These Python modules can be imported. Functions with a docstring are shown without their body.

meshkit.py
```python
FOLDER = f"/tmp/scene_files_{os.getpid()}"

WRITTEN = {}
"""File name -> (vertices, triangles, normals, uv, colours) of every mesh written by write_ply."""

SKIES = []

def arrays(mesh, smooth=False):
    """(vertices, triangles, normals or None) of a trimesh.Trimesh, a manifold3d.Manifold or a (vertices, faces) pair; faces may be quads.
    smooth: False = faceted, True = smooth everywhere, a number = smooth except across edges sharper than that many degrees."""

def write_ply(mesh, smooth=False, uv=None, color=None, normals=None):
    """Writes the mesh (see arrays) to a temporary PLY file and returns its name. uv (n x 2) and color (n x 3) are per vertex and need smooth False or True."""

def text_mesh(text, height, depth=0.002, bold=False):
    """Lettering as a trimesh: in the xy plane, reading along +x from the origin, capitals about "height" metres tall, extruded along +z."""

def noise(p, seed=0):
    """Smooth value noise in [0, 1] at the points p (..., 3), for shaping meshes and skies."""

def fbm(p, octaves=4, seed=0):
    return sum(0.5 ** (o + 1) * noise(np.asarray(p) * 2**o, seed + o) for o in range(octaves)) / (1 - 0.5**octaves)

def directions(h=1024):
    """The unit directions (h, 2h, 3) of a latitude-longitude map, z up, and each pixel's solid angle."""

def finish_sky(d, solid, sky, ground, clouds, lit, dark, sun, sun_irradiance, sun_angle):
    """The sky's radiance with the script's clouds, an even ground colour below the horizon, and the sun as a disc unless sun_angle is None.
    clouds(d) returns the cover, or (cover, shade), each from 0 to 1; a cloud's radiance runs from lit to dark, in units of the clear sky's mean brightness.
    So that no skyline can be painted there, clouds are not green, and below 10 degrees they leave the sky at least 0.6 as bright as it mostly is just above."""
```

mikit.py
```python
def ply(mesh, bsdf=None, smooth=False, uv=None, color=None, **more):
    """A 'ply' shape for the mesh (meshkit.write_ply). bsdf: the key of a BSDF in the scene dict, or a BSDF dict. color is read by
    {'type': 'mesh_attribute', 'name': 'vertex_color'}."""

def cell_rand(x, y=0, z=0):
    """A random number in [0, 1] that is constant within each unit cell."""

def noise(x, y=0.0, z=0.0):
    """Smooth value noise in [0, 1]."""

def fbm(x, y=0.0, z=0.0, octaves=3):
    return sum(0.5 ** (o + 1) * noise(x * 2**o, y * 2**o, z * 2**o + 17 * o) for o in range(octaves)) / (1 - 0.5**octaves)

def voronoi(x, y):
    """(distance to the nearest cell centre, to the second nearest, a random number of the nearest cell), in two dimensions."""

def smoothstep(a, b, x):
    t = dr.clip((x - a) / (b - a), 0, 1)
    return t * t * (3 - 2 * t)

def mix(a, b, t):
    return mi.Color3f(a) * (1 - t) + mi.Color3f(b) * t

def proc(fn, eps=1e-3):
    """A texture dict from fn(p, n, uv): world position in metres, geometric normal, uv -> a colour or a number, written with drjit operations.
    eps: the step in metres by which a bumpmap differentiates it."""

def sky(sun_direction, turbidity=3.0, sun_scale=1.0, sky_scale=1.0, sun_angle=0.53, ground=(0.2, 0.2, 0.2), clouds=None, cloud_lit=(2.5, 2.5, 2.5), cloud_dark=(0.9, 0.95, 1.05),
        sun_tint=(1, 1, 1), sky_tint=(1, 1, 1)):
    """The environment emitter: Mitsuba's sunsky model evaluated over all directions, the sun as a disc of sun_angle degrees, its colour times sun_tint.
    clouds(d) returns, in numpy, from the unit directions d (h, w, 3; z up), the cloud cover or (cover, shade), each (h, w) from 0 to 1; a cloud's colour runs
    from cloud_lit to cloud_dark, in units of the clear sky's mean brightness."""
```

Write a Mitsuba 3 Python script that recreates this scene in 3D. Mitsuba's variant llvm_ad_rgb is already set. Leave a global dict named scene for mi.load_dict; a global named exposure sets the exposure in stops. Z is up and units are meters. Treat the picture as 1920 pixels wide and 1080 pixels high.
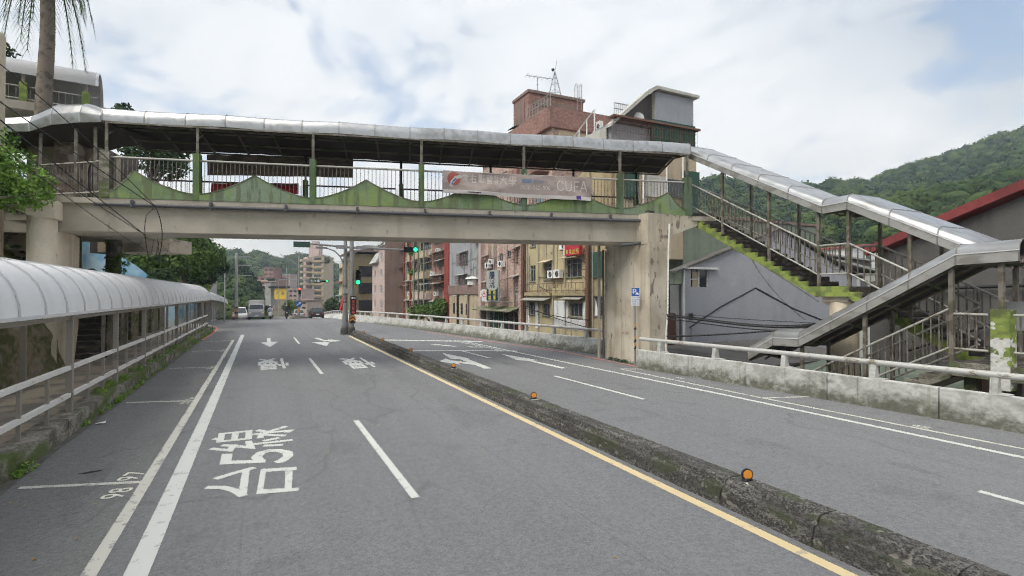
import math, numpy as np, trimesh, mitsuba as mi, mikit, meshkit, drjit as dr
from shapely.geometry import Polygon, LineString, box as sbox
from shapely.ops import unary_union
from shapely import affinity
from mikit import proc, noise, fbm, voronoi, cell_rand, smoothstep, mix
T = mi.ScalarTransform4f
RNG = np.random.default_rng(7)
scene = {'type': 'scene'}
labels = {}

# ------------------------------------------------------------------ camera, sky, exposure
TH = math.radians(25.35); PITCH = math.atan(12 / 990)
FW = np.array([math.sin(TH) * math.cos(PITCH), math.cos(TH) * math.cos(PITCH), math.sin(PITCH)])
EYE = np.array([0.0, 0.0, 2.5])
scene['camera'] = {'type': 'perspective', 'fov': math.degrees(2 * math.atan(960 / 990)), 'fov_axis': 'x', 'near_clip': 0.1, 'far_clip': 9000.0,
                   'to_world': T().look_at(origin=EYE.tolist(), target=(EYE + FW).tolist(), up=[0, 0, 1])}
def cloud_cover(d):
    z = np.maximum(d[..., 2], 0.03)
    q = np.stack([d[..., 0] / (z + .25), d[..., 1] / (z + .25), 0 * z], -1)
    warp = np.stack([meshkit.fbm(q * 2.2 + [5, 1, k], 3, 31 + k) - .5 for k in (0, 1)] + [0 * z], -1)
    q = q + .35 * warp
    big = meshkit.fbm(q * 1.6 + [1.7, 3.24, 16.65], 3, 3)
    mid = meshkit.fbm(q * [4.0, 3.0, 1] + [11.0, 2.0, 0], 5, 9)
    fine = meshkit.fbm(q * [13.0, 9.0, 1] + [1.0, 6.0, 0], 5, 15)
    gap = .48 * big + .26 * mid + .26 * fine
    cover = np.clip(1.06 - 5.0 * np.clip(gap - .52, 0, 1), 0.45, 1)
    thick = meshkit.fbm(q * [1.1, .9, 1] + [48.45, 29.61, 51.19], 3, 21)
    shade = .14 + np.clip((thick - .45) * 3.0, 0, 1) * .72 + np.clip(mid - .46, 0, 1) * .60 + np.clip(fine - .48, 0, 1) * .60
    return cover, np.clip(shade, 0, 1)
scene['sky'] = mikit.sky([-0.62, -0.24, 0.78], turbidity=3, sun_scale=0.56, sun_angle=40, sun_tint=(.82, .95, 1.16), clouds=cloud_cover,
                         cloud_lit=(2.24, 2.34, 2.48), cloud_dark=(.86, 1.04, 1.30))
exposure = 2.36

# ------------------------------------------------------------------ materials
def mat(name, color, rough=0.75, metallic=0.0, spec=0.35, bump=None, bscale=0.01, two=True, **kw):
    b = {'type': 'principled', 'base_color': color if isinstance(color, dict) else {'type': 'rgb', 'value': list(color)},
         'roughness': rough, 'metallic': metallic, 'specular': spec, **kw}
    if bump is not None:
        b = {'type': 'bumpmap', 'scale': bscale, 'arbitrary': proc(bump, 2e-3), 'bsdf': b}
    if two:
        b = {'type': 'twosided', 'bsdf': b}
    scene[name] = b

def c3(a, b, c): return mi.Color3f(a, b, c)

def f_asphalt(p, n, uv):
    sp = cell_rand(p.x * 80, p.y * 80, 1) - .5
    sp2 = noise(p.x * 30, p.y * 30, 3) - .5
    big = fbm(p.x * .33, p.y * .12, 5) - .5
    lane = fbm(p.x * 1.5, p.y * .05, 9) - .5
    park = smoothstep(-1.1, -1.5, p.x)
    crack = 1 - smoothstep(.0, .014, dr.abs(fbm(p.x * .5, p.y * .22, 31, 4) - .5))
    track = dr.exp(-dr.square((dr.abs(dr.abs(p.x - 1.7) - 1.6) - .75) / .28)) * smoothstep(-1, -.6, p.x) * smoothstep(4.6, 4.2, p.x)
    v = .152 * (1 + .30 * sp + .24 * sp2 + .22 * big + .20 * lane - .05 * track - .16 * crack * smoothstep(.52, .62, noise(p.x * .3, p.y * .1, 2)))
    blot = smoothstep(.68, .80, fbm(p.x * .8, p.y * .45, 61))
    v = v * (1 - .10 * smoothstep(.74, .90, noise(p.x * 3.1, p.y * 2.2, 77)) * smoothstep(.45, .6, noise(p.x * .7, p.y * .2, 13)))
    v = v * (1 - .14 * dr.exp(-dr.square((p.x - 3.28 - .03 * noise(p.y * .6, 1, 1)) / .012)) - .10 * dr.exp(-dr.square((p.x + .18) / .012)))
    v = v * (1 - .10 * blot)
    return mix(c3(v * .985, v * .995, v * 1.035), c3(v * .96, v * .945, v * .93), park)
mat('m_asphalt', proc(f_asphalt), .82, spec=.3, bump=lambda p, n, uv: noise(p.x * 60, p.y * 60, p.z), bscale=.004)

def worn(base, dark, k=.62, s=9.0):
    def f(p, n, uv):
        w = fbm(p.x * s, p.y * s, p.z * s + 3, 4)
        w2 = noise(p.x * 45, p.y * 45, p.z * 45)
        return mix(c3(*base), c3(*dark), smoothstep(k, k + .14, w * .75 + w2 * .25))
    return proc(f)
mat('m_paint_white', worn((.49, .50, .475), (.33, .33, .325), .60), .7); mat('m_paint_number', (.55, .54, .47), .7)
mat('m_paint_yellow', worn((.56, .455, .27), (.36, .32, .25)), .7)
mat('m_paint_cream', worn((.47, .46, .41), (.27, .265, .25), .58), .7)
mat('m_paint_red', worn((.55, .16, .12), (.20, .15, .14), .52), .7)

def f_cream(p, n, uv):
    st = fbm((p.x + p.y) * 3.2, p.z * .28, p.x * .4, 4)
    bl = fbm(p.x * 1.1, p.y * 1.1, p.z * 1.1, 4)
    gr = noise(p.x * 30, p.y * 30, p.z * 30)
    base = mix(c3(.50, .445, .355), c3(.41, .365, .29), smoothstep(.35, .7, bl))
    base = mix(base, c3(.32, .26, .185), .55 * smoothstep(.54, .76, st))
    peel = smoothstep(.70, .78, fbm(p.x * 4.6 + 5, p.y * 4.6, p.z * 2.2, 5))
    base = mix(base, c3(.22, .18, .15), .6 * peel)
    green = smoothstep(.62, .72, fbm(p.x * 1.5, p.y * 1.5 + 9, p.z * .9)) * smoothstep(1.6, .2, p.z)
    base = mix(base, c3(.17, .18, .10), .6 * green)
    return base * (.94 + .12 * gr)
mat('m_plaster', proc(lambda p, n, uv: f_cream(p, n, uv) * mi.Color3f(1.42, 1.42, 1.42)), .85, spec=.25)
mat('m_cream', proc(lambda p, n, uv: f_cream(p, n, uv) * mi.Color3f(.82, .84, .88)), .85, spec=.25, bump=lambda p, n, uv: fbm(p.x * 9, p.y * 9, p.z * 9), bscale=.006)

def f_pier(p, n, uv):
    base = f_cream(p, n, uv)
    # flaked plaster along the outer edge and the foot of the pier
    e = smoothstep(14.62, 14.5, p.y) * .07 + smoothstep(14.95, 14.5, p.y) * .06 + smoothstep(1.0, .0, p.z) * .05
    w = fbm(p.x * 6.5, p.y * 6.5, p.z * 2.2, 5)
    base = mix(base, c3(.66, .61, .51), .6 * smoothstep(.40, .6, fbm(p.x, p.y * .7 + 4, p.z * .7)))
    base = mix(base, c3(.16, .12, .11), .8 * smoothstep(.68, .76, w + e))
    drip = fbm(p.y * 7, p.z * .35, 3, 4)
    base = mix(base, c3(.25, .19, .13), .35 * smoothstep(.56, .76, drip))
    return mix(base, c3(.20, .17, .14), .22 * smoothstep(.58, .80, fbm(p.x * 9 + p.y * 9, p.z * .5, 9, 4)))
mat('m_pier', proc(f_pier), .85, spec=.25, bump=lambda p, n, uv: fbm(p.x * 7, p.y * 7, p.z * 7), bscale=.01)

def f_barrier(p, n, uv):
    s = fbm(p.x * 4, p.y * 4, p.z * 4, 4)
    streak = fbm(p.y * 11, p.z * .6, p.x * .3, 4)
    base = mix(c3(.48, .485, .465), c3(.35, .355, .33), smoothstep(.4, .7, s))
    moss = .45 * fbm(p.y * 2.2, p.z * 3.0, p.x, 4) + .55 * fbm(p.y * 9.0, p.z * 11.0, p.x * 9, 4)
    foot = smoothstep(.50, .02, p.z + .0011 * dr.square(dr.maximum(p.y - 33, 0)))
    base = mix(base, c3(.10, .10, .075), .90 * smoothstep(.52, .98, moss + .44 * foot + .10 * (noise(p.x*40, p.y*40, p.z*40) - .5)))
    base = mix(base, c3(.17, .175, .11), .65 * smoothstep(.58, .80, streak + .02))
    spk = noise(p.x * 22, p.y * 22, p.z * 22)
    return base * (.86 + .28 * spk)
mat('m_barrier', proc(f_barrier), .88, spec=.2, bump=lambda p, n, uv: fbm(p.x * 14, p.y * 14, p.z * 14), bscale=.012)

def f_median(p, n, uv):
    s = .35 * fbm(p.x * 5, p.y * 3, p.z * 8, 4) + .65 * fbm(p.x * 34, p.y * 34, p.z * 34, 3)
    b = noise(p.x * 95, p.y * 95, p.z * 95)
    g = fbm(p.x * 5, p.y * 2.3, p.z * 6 + 7, 5)
    base = mix(c3(.036, .035, .034), c3(.158, .152, .144), smoothstep(.38, .66, s * .66 + b * .34))
    base = mix(base, c3(.048, .046, .045), .55 * smoothstep(.44, .60, fbm(p.x * 4, p.y * 1.3 + 7, p.z * 9, 4)))
    base = mix(base, c3(.050, .062, .032), .60 * smoothstep(.55, .68, g))
    lich = smoothstep(.70, .76, fbm(p.x * 14 + 2, p.y * 14, p.z * 14))
    return mix(base, c3(.33, .31, .27), .4 * lich)
mat('m_median', proc(f_median), .95, spec=.1, bump=lambda p, n, uv: fbm(p.x * 30, p.y * 30, p.z * 30, 4), bscale=.016)

def f_kerb(p, n, uv):
    s = fbm(p.x * 5, p.y * 5, p.z * 5, 4)
    b = noise(p.x * 40, p.y * 40, p.z * 40)
    base = mix(c3(.10, .095, .08), c3(.27, .25, .215), smoothstep(.36, .7, s * .7 + b * .3))
    return mix(base, c3(.085, .115, .035), .85 * smoothstep(.47, .62, fbm(p.x * 2.1, p.y * .9, p.z * 3 + 2, 4)))
mat('m_kerb', proc(f_kerb), .95, spec=.1, bump=lambda p, n, uv: fbm(p.x * 18, p.y * 18, p.z * 18), bscale=.025)

def f_walk(p, n, uv):
    s = fbm(p.x * 2.2, p.y * 2.2, 3, 4)
    t = cell_rand(p.x * .9 + .3, p.y * .55, 2)
    v = mix(c3(.31, .265, .21), c3(.18, .17, .155), smoothstep(.40, .66, s + .25 * (t - .5)))
    return v * (.85 + .3 * noise(p.x * 30, p.y * 30, 1))
mat('m_walk', proc(f_walk), .9)

def f_green(p, n, uv):
    s = fbm(p.x * 1.3 + p.y, p.z * 1.6, p.y * 1, 3)
    st = fbm((p.x + p.y * .4) * 7.5, p.z * .9, 8, 4)
    k = noise(p.x * 28, p.y * 28, p.z * 28)
    base = mix(c3(.195, .265, .095), c3(.145, .205, .11), smoothstep(.36, .62, s))
    base = mix(base, c3(.19, .24, .19), .7 * smoothstep(.46, .62, fbm((p.x + p.y * .4) * 1.4 + 3, p.z * .8, 2, 3)))
    base = mix(base, c3(.235, .30, .095), .7 * smoothstep(.55, .68, .5 * s + .5 * st))
    base = mix(base, c3(.085, .095, .075), .65 * smoothstep(.54, .68, st))
    return base * (.86 + .28 * k)
mat('m_green', proc(f_green), .8, spec=.25)
mat('m_greenpost', proc(lambda p, n, uv: f_green(p, n, uv) * mi.Color3f(.62, .66, .66)), .85, spec=.2)

def f_lime(p, n, uv):
    s = fbm(p.x * 6, p.y * 6, p.z * 6, 4)
    base = mix(c3(.235, .29, .075), c3(.145, .19, .06), smoothstep(.38, .62, s))
    base = mix(base, c3(.10, .115, .05), .85 * smoothstep(.56, .68, fbm(p.x * 3.2 + 7, p.y * 3.2, p.z * 3.2, 4)))
    return base
mat('m_lime', proc(f_lime), .85, spec=.2)
def f_limepeel(p, n, uv):
    w = fbm(p.x * 4, p.y * 4, p.z * 3.2 + 1, 4)
    pe = smoothstep(.54, .58, w + .16 * smoothstep(1.65, 1.3, p.z) - .06)
    return mix(f_lime(p, n, uv), c3(.55, .55, .52) * (.8 + .4 * noise(p.x * 20, p.y * 20, p.z * 20)), pe)
mat('m_limepeel', proc(f_limepeel), .85, spec=.2)

def f_roofskin(p, n, uv):
    w = fbm(p.x * 2, p.y * 2, p.z * 2, 4)
    st = fbm(p.x * 9, p.y * 1.2, p.z * 6, 3)
    return mix(c3(.47, .475, .48), c3(.33, .325, .315), smoothstep(.40, .74, .5 * w + .5 * st))
mat('m_roofskin', proc(f_roofskin), .33, metallic=.8, bump=lambda p, n, uv: noise(p.x * 3, p.y * 3, p.z * 3), bscale=.012)
def f_rooftop(p, n, uv):
    w = fbm(p.x * 3, p.y * 3, p.z * 3, 4)
    return mix(c3(.60, .60, .59), c3(.30, .29, .27), smoothstep(.42, .66, w))
mat('m_rooftop', proc(f_rooftop), .6, metallic=.3)
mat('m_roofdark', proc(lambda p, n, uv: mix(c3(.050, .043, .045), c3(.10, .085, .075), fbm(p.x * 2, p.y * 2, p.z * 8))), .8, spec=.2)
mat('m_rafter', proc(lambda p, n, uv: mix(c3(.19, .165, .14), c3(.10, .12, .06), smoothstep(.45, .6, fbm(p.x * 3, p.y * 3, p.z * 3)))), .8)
def f_pipe(p, n, uv):
    w = fbm(p.x * 6, p.y * 6, p.z * 6, 4)
    base = mix(c3(.215, .195, .165), c3(.125, .105, .085), smoothstep(.4, .62, w))
    return mix(base, c3(.10, .115, .05), .6 * smoothstep(.58, .68, fbm(p.x * 2.2, p.y * 2.2 + 3, p.z * 2.2)))
mat('m_pipe', proc(f_pipe), .5, metallic=.25)
mat('m_rail', worn((.40, .39, .355), (.19, .165, .13), .58, 6.0), .5, metallic=.2)
mat('m_railwhite', worn((.50, .50, .48), (.24, .20, .15), .60, 5.0), .5, metallic=.15)
mat('m_walkpost', worn((.30, .275, .24), (.18, .155, .125), .60, 5.0), .55, metallic=.2)
mat('m_walkrail', worn((.64, .63, .60), (.40, .38, .34), .60, 3.0), .5, metallic=.0)
mat('m_steps', proc(lambda p, n, uv: mix(c3(.042, .037, .034), c3(.12, .105, .09), smoothstep(.42, .7, fbm(p.x * 5, p.y * 5, p.z * 5, 4)))), .9)
def f_panel(p, n, uv):
    w = fbm(p.x * 1.2, p.y * .35, p.z * 1.4, 4)
    d = fbm(p.y * 6, p.z * .8, p.x, 3)
    return mix(c3(.90, .905, .91), c3(.80, .80, .79), smoothstep(.40, .80, .5 * w + .5 * d))
scene['m_panel'] = {'type': 'principledthin', 'base_color': proc(f_panel), 'roughness': .42, 'spec_trans': 0.0, 'diff_trans': .38, 'eta': 1.4}
mat('m_alu', (.66, .66, .67), .3, metallic=.8); mat('m_rib', (.62, .62, .63), .3, metallic=.5); mat('m_gutter', (.60, .60, .60), .35); mat('m_seam', (.27, .26, .24), .4, metallic=.5); mat('m_fascia', proc(lambda p, n, uv: mix(c3(.40, .395, .375), c3(.26, .25, .225), smoothstep(.4, .7, fbm(p.x * 3, p.y * 3, p.z * 5, 4)))), .55, metallic=.4); mat('m_barrel', (.40, .40, .405), .5)
mat('m_greypipe', (.085, .087, .095), .5)
mat('m_black', (.02, .02, .022), .5)
mat('m_cable', (.014, .014, .015), .6)
mat('m_greyplastic', (.30, .30, .31), .5)
mat('m_white', (.72, .72, .70), .5)

# ------------------------------------------------------------------ mesh helpers
def V3(*a): return np.array(a, float)
def unit(v): v = np.asarray(v, float); return v / (np.linalg.norm(v) + 1e-12)
class MB:
    def __init__(s): s.v, s.f, s.n = [], [], 0
    def add(s, v, f):
        v = np.asarray(v, float).reshape(-1, 3); f = np.asarray(f, int)
        if f.shape[1] == 4: f = np.vstack([f[:, [0, 1, 2]], f[:, [0, 2, 3]]])
        s.v.append(v); s.f.append(f + s.n); s.n += len(v); return s
    def mesh(s): return np.vstack(s.v), np.vstack(s.f)
    def box(s, lo, hi):
        lo, hi = np.minimum(lo, hi), np.maximum(lo, hi)
        return s.obox((np.asarray(lo, float) + hi) / 2, [1, 0, 0], [0, 1, 0], [0, 0, 1], (np.asarray(hi, float) - lo))
    def obox(s, c, ex, ey, ez, size):
        c = np.asarray(c, float); ex, ey, ez = (np.asarray(e, float) * h / 2 for e, h in zip((ex, ey, ez), size))
        q = [c + i * ex + j * ey + k * ez for i in (-1, 1) for j in (-1, 1) for k in (-1, 1)]
        return s.add(q, BOXF)
    def tube(s, pts, r, sides=8, cap=True):
        p = np.asarray(pts, float); r = np.broadcast_to(r, (len(p),)).astype(float)
        t = np.gradient(p, axis=0); t /= np.linalg.norm(t, axis=1, keepdims=True) + 1e-12
        a0 = np.cross(t[0], [0, 0, 1.0] if abs(t[0][2]) < .9 else [1.0, 0, 0]); a = [unit(a0)]
        for k in range(1, len(p)):
            q = a[-1] - t[k] * (a[-1] @ t[k]); a.append(unit(q))
        a = np.array(a); b = np.cross(t, a); an = np.arange(sides) * 2 * np.pi / sides
        v = p[:, None] + r[:, None, None] * (np.cos(an)[None, :, None] * a[:, None] + np.sin(an)[None, :, None] * b[:, None])
        i, j = np.meshgrid(np.arange(len(p) - 1), np.arange(sides), indexing='ij')
        q = np.stack([i * sides + j, i * sides + (j + 1) % sides, (i + 1) * sides + (j + 1) % sides, (i + 1) * sides + j], -1).reshape(-1, 4)
        s.add(v.reshape(-1, 3), q)
        if cap:
            for k in (0, len(p) - 1):
                s.add(np.vstack([v[k], p[k][None]]), [[j, (j + 1) % sides, sides] for j in range(sides)])
        return s
    def sweep(s, prof, path, side, up=(0, 0, 1), closed=True, cap=True):
        prof = np.asarray(prof, float); path = np.asarray(path, float); side = np.asarray(side, float); up = np.asarray(up, float)
        if side.ndim == 1: side = np.repeat(side[None], len(path), 0)
        v = path[:, None] + prof[None, :, 0, None] * side[:, None] + prof[None, :, 1, None] * up
        m = len(prof); e = m if closed else m - 1
        i, j = np.meshgrid(np.arange(len(path) - 1), np.arange(e), indexing='ij')
        q = np.stack([i * m + j, i * m + (j + 1) % m, (i + 1) * m + (j + 1) % m, (i + 1) * m + j], -1).reshape(-1, 4)
        s.add(v.reshape(-1, 3), q)
        if closed and cap:
            tri = trimesh.creation.triangulate_polygon(Polygon(prof), engine='earcut')
            for k in (0, len(path) - 1):
                s.add(path[k] + tri[0][:, :1] * side[k] + tri[0][:, 1:] * up, tri[1])
        return s
    def poly(s, shape, o, ex, ey, depth=0.0):
        """A shapely polygon in the plane o + x ex + y ey, with thickness depth along ex x ey (0: a sheet)."""
        o, ex, ey = (np.asarray(a, float) for a in (o, ex, ey)); ez = np.cross(ex, ey); ez = unit(ez)
        for g in getattr(shape, 'geoms', [shape]):
            if g.is_empty or g.area < 1e-9: continue
            v, f = trimesh.creation.triangulate_polygon(g, engine='earcut')
            P = o + v[:, :1] * ex + v[:, 1:2] * ey
            if depth == 0: s.add(P, f); continue
            s.add(P + ez * depth, f); s.add(P, f[:, ::-1])
            for ring in [g.exterior, *g.interiors]:
                c = np.array(ring.coords)[:-1]; n = len(c); R = o + c[:, :1] * ex + c[:, 1:2] * ey
                s.add(np.vstack([R, R + ez * depth]), [[i, (i + 1) % n, n + (i + 1) % n, n + i] for i in range(n)])
        return s
BOXF = np.array([[0, 1, 3, 2], [4, 6, 7, 5], [0, 4, 5, 1], [2, 3, 7, 6], [0, 2, 6, 4], [1, 5, 7, 3]])
_used = {}
def key_of(name, parent=None):
    k = f'{parent}__{name}' if parent else name
    n = _used.get(k, 0); _used[k] = n + 1
    return k if n == 0 else f'{k}_{n:03d}'
def put(name, mesh, bsdf, parent=None, smooth=False, label=None, **kw):
    m = mesh.mesh() if isinstance(mesh, MB) else mesh
    k = key_of(name, parent)
    scene[k] = mikit.ply(m, bsdf, smooth, **kw)
    if label: labels[k] = {'label': label}
    return k
def lab(k, label=None, cat=None, group=None, kind=None):
    labels[k] = {a: b for a, b in (('label', label), ('category', cat), ('group', group), ('kind', kind)) if b}
    return k
def thing(name, label, cat, group=None):
    return lab(key_of(name), label, cat, group)
def struct(name, mesh, bsdf, smooth=False):
    k = put(name, mesh, bsdf, None, smooth); labels[k] = {'kind': 'structure'}; return k
_cube = MB().box([-.5, -.5, -.5], [.5, .5, .5]).mesh()
def _rod(n):
    return MB().tube([[0, 0, -.5], [0, 0, .5]], .5, n).mesh()
_shared = {}
def shared(kind, bsdf):
    if (kind, bsdf) not in _shared:
        _shared[kind, bsdf] = mikit.ply(_cube, bsdf) if kind == 'box' else mikit.ply(_rod(10), bsdf, 40)
    return _shared[kind, bsdf]
def frame(c, ex, ey, ez):
    m = np.eye(4); m[:3, 0], m[:3, 1], m[:3, 2], m[:3, 3] = ex, ey, ez, c
    return T(m.tolist())
def bar(name, p0, p1, w, bsdf, parent=None, kind='box', ref=(0, 0, 1), h=None):
    """One straight bar from p0 to p1 (a thing's part): a shared unit mesh under its own matrix."""
    p0, p1 = np.asarray(p0, float), np.asarray(p1, float); d = p1 - p0; L = np.linalg.norm(d); ez = d / L
    r = np.asarray(ref, float)
    if abs(ez @ r) > .95: r = V3(*AX) if abs(ez @ V3(*AX)) < .95 else V3(0, 1, 0)
    ex = unit(np.cross(r, ez)); ey = np.cross(ez, ex)
    k = key_of(name, parent)
    scene[k] = {**shared(kind, bsdf), 'to_world': frame((p0 + p1) / 2, ex * w, ey * (h or w), ez * L)}
    return k
AX = (1, 0, 0)
def block(name, c, size, bsdf, parent=None, ex=(1, 0, 0), ey=(0, 1, 0), ez=(0, 0, 1)):
    k = key_of(name, parent)
    scene[k] = {**shared('box', bsdf), 'to_world': frame(c, np.asarray(ex, float) * size[0], np.asarray(ey, float) * size[1], np.asarray(ez, float) * size[2])}
    return k
def loop(outer, th):
    """Closed thin shell profile from an open outer profile."""
    o = np.asarray(outer, float); t = np.gradient(o, axis=0); t /= np.linalg.norm(t, axis=1, keepdims=True) + 1e-9
    return np.vstack([o, (o + np.stack([t[:, 1], -t[:, 0]], 1) * th)[::-1]])

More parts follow.
